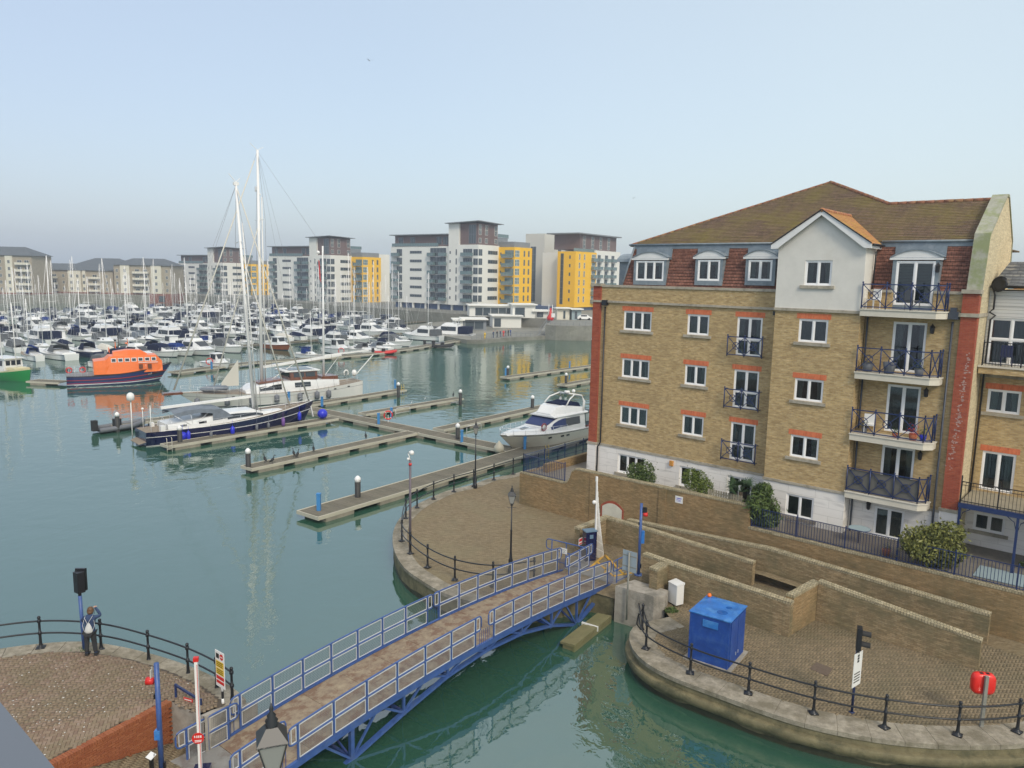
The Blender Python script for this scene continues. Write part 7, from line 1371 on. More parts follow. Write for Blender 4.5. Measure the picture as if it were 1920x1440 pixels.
f_ = [(X(2.2),1.75,1.7,2.75,2.9), (X(4.6),1.8,1.75,2.8,2.95), (X(6.9),1.45,1.35,2.75,2.88)]; mb = MB(); cab(mb, f_); f2 = [(X(2.4),1.5,1.4,2.9,3.25), (X(3.2),1.55,1.4,2.9,3.4), (X(5.2),1.45,1.2,2.9,3.7), (X(6.0),1.2,.95,2.9,3.62), (X(6.75),1.0,.75,2.88,3.05)]; cab(mb, f2)
mb.build('flybridge', M_('white_gel'), MY, uv=False)
mb = MB(); mb.loft([[(x, -w_, z), (x, w_, z), (x, w_*.8, z+h_), (x, -w_*.8, z+h_)] for x, w_, z, h_ in ((X(2.7),1.2,3.3,.35), (X(3.5),1.25,3.35,.5), (X(4.3),1.1,3.5,.3), (X(5.3),1.0,3.65,.18))]); mb.build('seat_cover', M_('navycloth'), MY, uv=False)
mb = MB()
for q in (1, -1): mb.tube([(X(2.7), q*1.5, 3.0), (X(2.45), q*1.42, 3.8), (X(2.7), q*1.25, 4.35), (X(3.3), q*.9, 4.5)], [.14,.12,.1,.09], 7); mb.tube([(X(3.3), q*.9, 4.5), (X(4.4), q*1.2, 4.2), (X(5.0), q*1.3, 3.7)], .07, 6)
mb.tube([(X(3.3),-.9,4.5), (X(3.3),.9,4.5)], .09, 6); mb.cyl((X(3.3),0,4.55), (X(3.3),0,4.75), .3, .25, 14); mb.ball((X(3.0),.55,4.75), .18, 8); mb.build('radar_arch', M_('white'), MY, uv=False)
mb = MB(); mb.loft([[(X(1.0),-1.7,1.5), (X(1.0),1.7,1.5), (X(1.0),1.6,2.8), (X(1.0),-1.6,2.8)], [(X(2.6),-1.72,1.5), (X(2.6),1.72,1.5), (X(2.6),1.62,2.85), (X(2.6),-1.62,2.85)]]); mb.build('cockpit_canopy', mat('canopyteal', (.05,.075,.09), .7), MY, uv=False)
mb = MB(); sidewin(mb, [(X(1.0),1.7,1.6,1.5,2.8), (X(2.6),1.72,1.62,1.5,2.85)], X(1.15), X(1.75), .3, .85, off=.02, n=1); sidewin(mb, [(X(1.0),1.7,1.6,1.5,2.8), (X(2.6),1.72,1.62,1.5,2.85)], X(1.9), X(2.5), .3, .85, off=.02, n=1); mb.build('canopy_window', mat('clearwin', (.35,.42,.42), .2), MY, uv=False)
mb = MB()
for q in (1, -1):
    P = [(x_, q*max(sh(x_)[0]-.12, .03), sh(x_)[1]) for x_ in [lerp(X(5.5), LM/2-.1, i/7) for i in range(8)]]
    for p in P: mb.cyl(p, (p[0]+.08, p[1], p[2]+.62), .015, n=5)
    mb.tube([(p[0]+.08, p[1], p[2]+.62) for p in P], .018, 5); mb.tube([(p[0]+.04, p[1], p[2]+.32) for p in P], .01, 4)
mb.build('bow_rail', M_('rail'), MY, uv=False)
mb = MB()
for xx in (X(5.6), X(6.4), X(8.0)):
    w_, z = sh(xx)
    for q in (1, -1): mb.cbox((xx, q*w_*.985, z*.78), .42, .06, .13)
mb.build('porthole', M_('glassdark'), MY, uv=False); mb = MB(); mb.add([(X(8.9),-.35,2.03), (X(9.8),-.2,2.03), (X(9.9),.25,2.03), (X(9.0),.3,2.03)], [(0,1,2,3)]); mb.build('deck_hatch', M_('glassdark'), MY, uv=False)
mb = MB(); mb.tube([(X(8.2)+.32*math.cos(t), 1.32, 2.1+.32*math.sin(t)) for t in [2*PI*i/16 for i in range(16)]], .07, 6, closed=True); lf = mb.build('life_ring', mat('ringmaroon', (.25,.04,.05), .5), MY, uv=False); mb = MB(); mb.cyl((X(8.2),1.31,2.1), (X(8.2),1.33,2.1), .25, n=14); mb.build('ring_cover', M_('white'), lf, uv=False)
mb = MB(); mb.lathe([(.02,1.45), (.1,1.35), (.42,.95), (.46,.7), (.35,.45), (.02,.35)], (LM/2+.35,.25,.0), 12); mb.build('bow_fender', mat('fcream', (.50,.47,.37), .5), MY, uv=False); mb = MB(); mb.box(x0-.7,-1.6,.25,x0+.05,1.6,.4); mb.build('swim_platform', M_('white_gel'), MY, uv=False)
mb = MB(); mb.quad((x0-.1,-.9,1.4), (x0-.05,.2,1.35), (x0-.05,.2,2.2), (x0-.12,-.9,2.25)); mb.cyl((x0-.06,.25,1.2), (x0-.06,.25,2.6), .02, n=5); mb.build('ensign', M_('red'), MY, uv=False)
# ================================================================== FAR SHORE
def landpoly(name, pts, z, m, label=None, skirt=3):
    mb = MB(); mb.prism([(p[0], p[1]) for p in pts], z-skirt-1, z); o = mb.build(name, M_(m)); tag(o, label, kind='structure'); return o
landpoly('far_land', [(-500,318), (-206,318), (-176,338), (-158,362), (-152,362), (-84,297), (-24,240), (-8,226), (14,214), (60,225), (160,300), (600,420), (790,770), (-790,770)], 4.0, 'farquay', 'grey quay wall and land behind the marina')
landpoly('low_quay', [(-33,212), (-22,190), (-10.5,172.2), (-8,171.4), (-1,180), (8.3,188.6), (12,210), (16,222), (-20,243)], 1.35, 'farquay', 'low stone quay in front of the white tower')
rq = [(8.0,188.2), (10.5,186.6), (14,186.0), (18,187), (24,189), (40,196), (70,225), (30,228), (12,218)]
landpoly('round_quay', rq, 4.05, 'farquay', 'round grey concrete quay at the foot of the brick flats')
mb = MB(); mb.prism([(-790,560), (-300,600), (0,640), (400,600), (790,560), (790,770), (-790,770)], 4, 16); tag(mb.build('far_hill', M_('hill')), kind='structure')
WMESH = {}
def wmesh(kind, w_, h, cols=2, rows=1, fm='fargrey', gm='glassfar'):
    key = (kind, round(w_, 2), round(h, 2), cols, rows, fm, gm)
    if key in WMESH: return WMESH[key]
    mb = MB(); f = .07; mb.box(0,-.06,0,w_,-.0,f); mb.box(0,-.06,h-f,w_,0,h); mb.box(0,-.06,f,f,0,h-f); mb.box(w_-f,-.06,f,w_,0,h-f)
    for c_ in range(1, cols): mb.box(w_*c_/cols-.035,-.055,f,w_*c_/cols+.035,0,h-f)
    for r in range(1, rows): mb.box(f,-.05,h*r/rows-.035,w_-f,0,h*r/rows+.035)
    mb.mi = 1; mb.quad((f,-.02,f), (w_-f,-.02,f), (w_-f,-.02,h-f), (f,-.02,h-f))
    WMESH[key] = mb.mesh(kind, [M_(fm), M_(gm)], uv=False); return WMESH[key]
BALM = {}
def balmesh(w_, d_, h=1.1, gm='glassgreen'):
    k = (round(w_, 1), d_, gm)
    if k not in BALM:
        mb = MB(); mb.box(0,-d_,-.2,w_,0,0); mb.mi = 1; mb.box(0,-d_,.05,w_,-d_+.04,h); mb.box(0,-d_+.05,.05,.04,0,h); mb.box(w_-.04,-d_+.05,.05,w_,0,h); mb.mi = 0
        for q in range(int(w_/1.2)+1): x = min(q*1.2, w_-.05); mb.box(x,-d_-.02,.0,x+.05,-d_+.0,h+.03)
        BALM[k] = mb.mesh('balcony', [M_('fargrey'), M_(gm)], uv=False)
    return BALM[k]
def apartment(cx, cy, dz, label, ylabel, zcut=0):
    ang = math.radians(54); R_ = empty('apartment_block', (cx, cy, 0), ang, label, 'apartment building', 'white apartment blocks across the marina')
    zb_ = max(5.9+dz, 1.6); zt = 25.8+dz; P = PI/2*-1
    T1, T2, LS = 11.3, 12.8, 40.5
    mb = MB(); mb.box(0, 0, zb_, T1, T2, zt); mb.box(.7, T2, zb_, T1-.5, LS, zt-.4); mb.box(-.0, T2-4.6, zt, 4.2, T2, zt+6.9); mb.build('wall', M_('farwhite'), R_, uv=False)
    mb = MB(); mb.box(1.5, 1.5, 0, T1-1.5, T2, zb_-.01); mb.box(2.0, T2, 0, T1-1.5, LS-1, zb_-.01); mb.build('podium', M_('farblue'), R_, uv=False)
    cme_ = MB().box(-.3,-.3,0,.3,.3,zb_-.01).mesh('column', M_('farwhite'), uv=False)
    for p_ in [(1.1, yy) for yy in (1.0, 6.5, 12, 18, 24, 30, 36)]+[(5,1.1), (10.3,1.1)]: inst(cme_, 'column', R_, (*p_, 0))
    mb = MB(); mb.box(.6, .6, zt, T1-.3, T2-4.6, zt+6.9); mb.box(1.6, T2+.01, zt-.4, T1-1, LS-1.2, zt+3.4); mb.build('penthouse', M_('capbrown'), R_, uv=False)
    mb = MB(); mb.loft([[(-1.1,-1.1,zt+7.45), (T1+1.0,-1.1,zt+7.0), (T1+1.2,T2+.6,zt+6.9), (-1.4,T2+.6,zt+6.9)], [(-1.1,-1.1,zt+7.65), (T1+1.0,-1.1,zt+7.2), (T1+1.2,T2+.6,zt+7.15), (-1.4,T2+.6,zt+7.15)]]); mb.box(.2, T2+.7, zt+3.45, T1-.2, LS+.3, zt+3.75); mb.build('roof', M_('fargrey'), R_, uv=False)
    rows = [k for k in range(-1, 6) if 7.6+dz+3*k > zb_+.4]
    def LF(me, nm, y, z, x=0): o = inst(me, nm, R_, (x, y, z), P); return o          # left face, runs towards +Y seen from the front
    for k in rows:
        z = 8.4+dz+3.0*k-.85
        inst(wmesh('window', 5.2, 1.25, 4), 'window', R_, (5.1, 0, z+.25))           # strip on the right face
        inst(wmesh('corner_window', 1.9, 2.1, 2), 'window', R_, (.15, 0, z-.3))
        o = LF(wmesh('corner_window', 1.9, 2.1, 2), 'window', 2.05, z-.3)
        LF(wmesh('glazing', 3.9, 2.2, 4, 1, 'fargrey', 'glassfar'), 'window', 6.4, z-.3)
        o = LF(balmesh(4.3, 1.3), 'balcony', 6.6, z-.45)
        LF(wmesh('window', .5, 2.0, 1), 'window', 9.6, z-.2); LF(wmesh('window', .55, .9, 1), 'window', 12.3, z+.3)
        LF(wmesh('window', 5.6, .95, 5), 'window', 31.2, z+.4, .7)
        LF(wmesh('glazing', 7.2, 2.9, 5, 2, 'fargrey', 'glassfar'), 'window', 21.6, z-.6, .7); LF(balmesh(2.8, 1.2), 'balcony', 17.0, z-.45, .7); LF(balmesh(2.8, 1.2), 'balcony', 22.2, z-.45, .7)
        LF(wmesh('glazing', 2.6, 2.4, 3), 'window', 37.6, z-.4, .7); LF(balmesh(3.2, 1.2), 'balcony', 39.4, z-.45, .7)
    for kk, (x, w_) in enumerate(((.9, 1.4), (4.2, 1.4), (9.3, 1.4))): inst(wmesh('window', w_, 3.2, 2, 2, 'farwhite'), 'window', R_, (x, .6, zt+3.2)); inst(wmesh('window', w_, 1.6, 2, 1, 'farwhite'), 'window', R_, (x, .6, zt+.6))
    LF(wmesh('window', 3.0, 6.0, 3, 2), 'window', 4.5, zt+.4, .6)
    for yy in (37.5, 31.8, 19.5, 16.6): LF(wmesh('window', 2.2, 2.6, 3), 'window', yy, zt+.2, 1.6)
    o = LF(balmesh(22, .1), 'terrace_rail', LS-.5, zt-.4, .8)
    inst(balmesh(6, .1), 'terrace_rail', R_, (T1-.2, .6, zt+2.9)); mb = MB(); mb.box(T1-.3, .6, zt, T1+5.5, T2-4, zt+2.8); mb.build('stair_head', M_('fargrey'), R_, uv=False)
    # yellow block in front
    Y = empty('yellow_block', R_.matrix_basis@Vector((0,0,0)) if False else (cx, cy, 0), ang, ylabel, 'apartment building', 'yellow apartment blocks across the marina')
    y0, y1, x0, x1 = -6.6, -.05, 11.0, 21.2; yb = max(6.0+dz, 1.8) if dz < -5 else 6.0+dz; yt = 25.4+dz
    mb = MB(); mb.box(x0, y0, yb, x1, y1+8, yt); mb.build('wall', M_('faryel'), Y, uv=False); mb = MB(); mb.box(x0+.6, y0+.6, yt, x1-.5, y1+6, yt+1.8); mb.build('penthouse', M_('fargrey'), Y, uv=False)
    mb = MB(); 
    if dz == 0: 
        for a, b in ((x0+.6,y0+.6), (x1-.8,y0+.6), (x0+5,y0+.6)): mb.box(a-.3,b-.3,0,a+.3,b+.3,yb)
    else: mb.box(x0+.02, y0+.02, max(yb-4.6, .5), x1-.02, y1, yb-.01)
    mb.build('podium', M_('farblue') if dz else M_('farwhite'), Y, uv=False)
    if dz: mb = MB(); mb.box(x1+.01, y0+3, 3.6, x1+8, y1+12, yt+1.5); mb.build('side_wing', M_('farwhite'), Y, uv=False)
    for k in range(6):
        z = 8.3+dz+3.0*k-.9
        if z < yb: continue
        for xx in (x0+5.2, x0+7.8): inst(wmesh('window', .85, 2.0, 2, 2, 'fargrey'), 'window', Y, (xx, y0, z))
        inst(wmesh('window', 2.6, 2.2, 3, 2, 'farwhite', 'glassgreen'), 'window', Y, (x0+.2, y0, z-.2))
        inst(wmesh('window', 3.6, 2.2, 3, 1, 'fargrey', 'glassgreen'), 'window', Y, (x0, y0+3.9, z-.2), P); inst(balmesh(4.2, 1.1), 'balcony', Y, (x0, y0+4.8, z-.4), P); inst(wmesh('window', .5, 1.0, 1), 'window', Y, (x0, y0+5.9, z+.2), P)
    return R_
apartment(-11.8, 250, 0, 'nearest and tallest white apartment tower with brown penthouse across the marina', 'yellow apartment block directly right of the tallest white tower')
apartment(-73.2, 305, -3.1, 'middle white apartment block behind the twin masts with red flag before it', 'yellow apartment block in the middle with blue base')
apartment(-140.7, 370, -6.3, 'farthest left white apartment block fading in the haze', 'yellow apartment block half hidden behind the yacht masts')
# fourth complex near the brick flats
A4 = math.radians(54); P4 = -PI/2
Y4 = empty('yellow_block', (21.5,270,0), A4, 'yellow apartment block nearest the brick flats on the right', 'apartment building', 'yellow apartment blocks across the marina')
mb = MB(); mb.box(0,0,5.2,14.7,7.5,24.9); mb.build('wall', M_('faryel'), Y4, uv=False); mb = MB(); mb.box(1,1,0,14,30,5.19); mb.build('podium', M_('farblue'), Y4, uv=False)
for k in range(6):
    z = 7.0+3.0*k
    for xx in (2.2, 5.6): inst(wmesh('window', 1.0, 2.1, 2, 2, 'farwhite'), 'window', Y4, (xx, 0, z))
    inst(wmesh('window', 2.8, 2.2, 3, 2, 'farwhite', 'glassgreen'), 'window', Y4, (11.2, 0, z)); inst(balmesh(3.6, 1.1), 'balcony', Y4, (11.0, 0, z-.3)); inst(wmesh('window', .6, 1.2, 1), 'window', Y4, (0, 2.6, z+.3), P4)
inst(wmesh('window', 1.3, 18, 1, 9), 'window', Y4, (0, 6.2, 6.2), P4)
W4 = empty('apartment_block', (21.5,270,0), A4, 'white apartment block with brown penthouse beside the brick flats', 'apartment building', 'white apartment blocks across the marina')
mb = MB(); mb.box(14.8,.6,5.0,34,14,25.8); mb.box(3,7.6,5,34,16,24.6); mb.build('wall', M_('farwhite'), W4, uv=False); mb = MB(); mb.box(6,2,25.8,33,13,31.2); mb.build('penthouse', M_('capbrown'), W4, uv=False); mb = MB(); mb.box(3,.5,31.2,34.5,14.5,31.6); mb.build('roof', M_('fargrey'), W4, uv=False)
for k in range(6):
    for xx in (16.5, 22, 27): inst(wmesh('window', 2.2, 2.0, 2, 2, 'fargrey'), 'window', W4, (xx, .6, 7.2+3*k)); inst(balmesh(3.0, 1.1), 'balcony', W4, (xx-.3, .6, 6.8+3*k))
for xx in (8, 14, 20, 26): inst(wmesh('window', 1.8, 4.4, 2, 3, 'farwhite'), 'window', W4, (xx, 2, 26.3))
inst(balmesh(16, .1), 'terrace_rail', W4, (.5, 1.2, 25.0))
G4 = empty('stair_tower', (11.6,300,0), A4, 'cream stair tower with a tall dark glazed strip behind the yellow blocks', 'apartment building')
mb = MB(); mb.box(0,0,4.4,9,9,32.5); mb.box(9,4,4.4,30,14,30); mb.box(-6,9,4.4,6,30,25); mb.build('wall', M_('farcream2') if 'farcream2' in MT else mat('farcream2', (.60,.59,.53), .85), G4, uv=False); mb = MB(); mb.box(1,1,0,8,12,4.4); mb.build('podium', M_('farblue'), G4, uv=False)
inst(wmesh('window', 2.6, 21.5, 2, 7), 'window', G4, (0, 6.5, 6), P4)
for k in range(7): inst(wmesh('window', 2.4, 1.2, 2), 'window', G4, (10+0, 4, 8+3*k)); inst(wmesh('window', 2.4, 1.2, 2), 'window', G4, (16, 4, 8+3*k))
# ---- long cream and brick terraces at the far left
def terrace(px0, px1, D, zb_, ze, zr, label, cols, hip=True, bal=()):
    a, b = vdist(px0, 560, D), vdist(px1, 560, D); L = b.x-a.x; r = empty('marina_terrace', (a.x, a.y, 0), 0, label, 'apartment building', 'terraces at the left end of the marina'); dp = 14
    mb = MB(); mb.box(0,0,4.6,L,dp,ze); mb.build('wall', M_('farbrick'), r, uv=False); mb = MB(); mb.box(-.2,-.4,0,L+.2,dp,4.59); mb.build('arcade', M_('farred'), r, uv=False)
    mb = MB(); e = min(L*.22, 8) if hip else .5; mb.add([(-.8,-.8,ze), (L+.8,-.8,ze), (L+.8,dp+.8,ze), (-.8,dp+.8,ze), (e,dp/2,zr), (L-e,dp/2,zr)], [(0,1,5,4), (1,2,5), (2,3,4,5), (3,0,4), (3,2,1,0)]); mb.build('roof', M_('farroof'), r, uv=False)
    n = int((ze-4.8)/2.9)
    for (x0, x1, kind) in cols:
        x0, x1 = x0*L, x1*L; w_ = x1-x0
        if kind == 'b': mb = MB(); mb.box(x0,-.5,4.62,x1,-.01,ze-(0 if w_ < 8 else 2.9)); mb.build('white_bay', M_('farcream'), r, uv=False); yy = -.5
        elif kind == 'g':
            yy = -.0
            for k in range(n): inst(balmesh(w_, 1.2, 1.0, 'farcream'), 'balcony', r, (x0, 0, 4.9+2.9*k))
        else: yy = 0
        m_ = max(1, int(w_/2.6))
        for k in range(n):
            for q in range(m_): inst(wmesh('window', 1.1 if kind != 'g' else 2.0, 1.5, 2, 1, 'farwhite'), 'window', r, (x0+w_*(q+.5)/m_-(.55 if kind != 'g' else 1.0), yy, 5.4+2.9*k))
    m_ = int(L/7)
    for q in range(m_): mb = MB(); mb.box(L*(q+.5)/m_-1.4,-.42,.8,L*(q+.5)/m_+1.4,-.38,3.6); mb.build('arch_opening', M_('glassfar'), r, uv=False)
    return r
terrace(-70, 64, 326, 0, 20.4, 24.2, 'tallest cream and brick terrace block at the far left edge', [(0,.12,'b'), (.14,.3,'w'), (.32,.48,'b'), (.5,.62,'w'), (.64,.74,'b'), (.78,.98,'g')])
terrace(66, 214, 352, 0, 14.6, 17.6, 'lower long terrace with white bays in the middle of the left shore', [(.02,.12,'w'), (.14,.3,'g'), (.33,.42,'w'), (.44,.6,'b'), (.62,.66,'b'), (.7,.84,'g'), (.86,.98,'w')], hip=False)
terrace(216, 322, 350, 0, 17.4, 20.6, 'terrace block with hipped slate roof at the right end of the left shore', [(.02,.09,'w'), (.12,.28,'b'), (.34,.62,'g'), (.66,.84,'b'), (.88,.98,'w')])
terrace(150, 232, 372, 0, 17.6, 20.6, 'second hipped roof block behind the lower terrace', [(.1,.9,'w')])
# ---- quayside cafes, kiosks, marker, people
def cafe(px0, px1, D, z0, z1, label, glass=(.1,.9), m='farwhite', dp=8, gl='glassfar'):
    a, b = vdist(px0, 600, D), vdist(px1, 600, D); L = b.x-a.x; r = empty('quayside_cafe', (a.x, a.y, 0), math.radians(8), label, 'cafe')
    mb = MB(); mb.box(0,0,z0,L,dp,z1-.3); mb.build('wall', M_(m), r, uv=False); mb = MB(); mb.box(-.5,-1,z1-.3,L+.5,dp,z1); mb.build('roof', M_('farwhite'), r, uv=False)
    n = max(1, int(L*(glass[1]-glass[0])/2)); 
    for k in range(n): inst(wmesh('glass_panel', L*(glass[1]-glass[0])/n-.1, (z1-z0)*.68, 1, 1, 'fargrey', gl), 'window', r, (L*glass[0]+k*L*(glass[1]-glass[0])/n, -.02, z0+.25))
    return r
cafe(868, 912, 203, 1.35, 4.4, 'dark glass fronted cafe on the low quay', m='fargrey'); cafe(852, 868, 202, 1.35, 4.2, 'white kiosk at the left of the dark cafe', (.3,.7)); cafe(880, 990, 222, 4.0, 7.4, 'long white terrace cafe above the low quay'); cafe(924, 978, 214, 1.35, 4.9, 'white slanted canopy building on the low quay', (.05,.3)); cafe(961, 1004, 218, 4.0, 8.0, 'cream pavilion at the right of the quay terrace', (.1,.55)); cafe(1000, 1032, 219, 4.0, 6.2, 'low white kiosk left of the red marker', (.2,.6))
cafe(1044, 1068, 213, 4.05, 7.4, 'beige cabin on the round quay', (.5,.7), 'farcream', 4); cafe(1072, 1090, 213, 4.05, 7.2, 'pale blue cabin on the round quay', (.3,.6), 'aqua', 4)
v0 = vdist(1095, 600, 214); vn = empty('van', (v0.x, v0.y, 4.05), .15, 'white car parked on the round quay beside the pale cabin', 'car'); mb = MB(); cab(mb, [(-2.1,.8,.75,.3,.75), (-1.9,.85,.8,.3,1.0), (-1.2,.88,.7,.3,1.45), (.7,.88,.7,.3,1.5), (1.3,.88,.8,.3,1.05), (2.1,.8,.75,.3,.8)]); mb.build('body', M_('white'), vn, uv=False); mb = MB(); sidewin(mb, [(-1.2,.88,.7,.3,1.45), (.7,.88,.7,.3,1.5)], -1.1, .65, .6, .95); mb.build('window', M_('glassdark'), vn, uv=False)
for wx_ in (-1.3, 1.3): mb = MB(); mb.cyl((wx_,-.9,.32), (wx_,.9,.32), .32, n=12); mb.build('wheel', M_('rubber'), vn, uv=False)
v0 = vdist(1032, 597, 208); mk = empty('harbour_marker', (v0.x, v0.y, 4.05), 0, 'red and white harbour marker standing on the round quay', 'marker'); mb = MB(); mb.lathe([(.9,0), (1.0,.8), (.35,1.9), (.2,3.4)], n=8); mb.build('body', M_('red'), mk, uv=False)
mb = MB(); mb.cyl((-.5,0,1.4), (-.5,0,4.4), .2, .05, 8); mb.cyl((.5,0,1.4), (.5,0,4.4), .2, .05, 8); mb.box(.2,-.9,.9,1.2,-.7,2.0); mb.build('top_mark', M_('white'), mk, uv=False)
a, b = G(1010, 628, 1.35), G(1026, 606, 4.05); st_ = empty('quay_steps', (0,0,0), 0, 'pale steps climbing from the low quay to the round quay', 'steps'); a, b = Vector((7.2,190.5,1.35)), Vector((9.6,197,4.05)); mb = MB()
for s2 in (-.9, .9): mb.bar(a+Vector((s2,0,0)), b+Vector((s2,0,0)), .12, .3); mb.bar(a+Vector((s2,0,1.0)), b+Vector((s2,0,1.0)), .06, .06)
mb.build('stringer', M_('fargrey'), st_, uv=False)
for k in range(12): p = a.lerp(b, (k+.5)/12); mb = MB(); mb.cbox(p, 1.8, .4, .05); mb.build('step', M_('farwhite'), st_, uv=False)
def rails(label, pts, z, h=1.1, m='fargrey', n=4):
    r = empty('quay_railing', (0,0,0), 0, label, 'railing'); mb = MB(); P = [Vector((p[0], p[1], z)) for p in pts]
    for q in range(n): mb.tube([p+Vector((0,0,h*(1-q/n))) for p in P], .03, 4)
    L = crv(pts, 1.6)
    for p in L: mb.cyl((p.x,p.y,z), (p.x,p.y,z+h), .035, n=4)
    mb.build('rail', M_(m), r, uv=False)
rails('grey railing along the top of the round quay', [(8.3,190), (11,187), (14,186.5), (18,187.5), (24,189.5), (40,196.5)], 4.05); rails('grey railing along the far marina wall', [(-150,362.5), (-84,297.5), (-24,240.5), (-8,226.5), (8,218)], 4.0); rails('railing along the edge of the low quay', [(-9.5,172.8), (-1,181), (7.8,189)], 1.35)
cols_ = ['jacket', 'black', 'jacket', 'redplastic', 'fgrey', 'black', 'bluedark', 'yellow']
for i, (px_, lb) in enumerate(((925,'pale post like figure'), (932,'figure in dark coat'), (938,'figure with yellow bag'), (944,'figure in grey'), (948,'figure in navy'), (953,'figure in black'), (957,'figure in blue'), (909,'figure in red jacket'))):
    g = G(px_, 634-(px_-925)*.12, 1.35); r = empty('person', (g.x, g.y, 1.35), RN.random()*6, ['person at the left of the group standing on the low quay', 'person in dark navy clothes second in the group on the low quay', 'person in navy in the middle of the low quay group', 'person in red jacket in the low quay group', 'person in grey in the low quay group', 'person in black near the right of the low quay group', 'person in blue at the right end of the low quay group', 'person in yellow top alone left of the low quay group'][i], 'person')
    mb = MB(); mb.tube([(0,0,.8), (0,0,1.1), (0,0,1.38), (0,0,1.5)], [.17,.15,.2,.07], 8); mb.tube([(-.08,0,.85), (-.1,0,.05)], [.1,.06], 6); mb.tube([(.08,0,.85), (.1,0,.05)], [.1,.06], 6); mb.tube([(-.2,0,1.38), (-.26,.05,1.1), (-.22,.15,.9)], [.06,.05,.04], 5); mb.tube([(.2,0,1.38), (.26,.05,1.1), (.22,.15,.9)], [.06,.05,.04], 5); mb.build('body', M_(cols_[i]), r, uv=False); mb = MB(); mb.ball((0,0,1.62), .12, 8, 1.2); mb.build('head', M_('skin'), r, uv=False)
# ================================================================== MARINA FULL OF BOATS
PR = {}
def mk_sail(name, L, hullm, covm, H, cream=False):
    r = empty('sailing_yacht', (0,0,0), 0, 'x', 'yacht'); B = L*.3
    hm, dm, sh = hull(L, B, (.95,.85,1.15), rake=L*.1, tr=.62, p=2.0, n=9, stripes=((.8,.86,1), (0,.1,1)), bulge=.9); hm.build('hull', [M_(hullm), M_('navycloth')], r, uv=False); dm.build('deck', M_('white' if not cream else 'teak'), r, uv=False)
    st = [(-L*.42,B*.3,B*.28,.85,1.15), (-L*.12,B*.31,B*.27,.85,1.35), (L*.06,B*.28,B*.22,.85,1.5), (L*.24,B*.18,B*.1,.95,1.15)]; mb = MB(); cab(mb, st); mb.build('cabin', M_('white_gel'), r, uv=False); mb = MB(); sidewin(mb, st, -L*.1, L*.12, .45, .85, n=2); mb.build('window', M_('glassdark'), r, uv=False)
    mb = MB(); mb.loft([[(x, y, z) for y, z in ((-B*.36,1.1), (-B*.3,zz), (B*.3,zz), (B*.36,1.1))] for x, zz in ((-L*.2,2.15), (-L*.1,2.1), (-L*.03,1.45))], closed=False, caps=False); mb.build('sprayhood', M_(covm), r, uv=False)
    mb = MB(); mb.cyl((L*.08,0,1.3), (L*.08-.15,0,H), .085, .06, 6); mb.bar((L*.08,-.9,H*.55), (L*.08,.9,H*.55), .05, .04); mb.build('mast', M_('alu'), r, uv=False)
    mb = MB(); mb.tube([(L*.06,0,2.3), (-L*.05,0,2.35), (-L*.36,0,2.2)], [.2,.17,.1], 6); mb.build('sail_cover', M_(covm), r, uv=False)
    mb = MB(); mb.tube([(L*.5-.1,0,1.2), (L*.08-.15,0,H-.2)], .028, 3); mb.tube([(-L*.49,0,1.0), (L*.08-.15,0,H)], .01, 3); mb.tube([(L*.05,B*.45,.9), (L*.08,.9,H*.55), (L*.08-.1,0,H)], .009, 3); mb.tube([(L*.05,-B*.45,.9), (L*.08,-.9,H*.55), (L*.08-.1,0,H)], .009, 3); mb.build('rigging', M_('alu'), r, uv=False)
    PR[name] = r
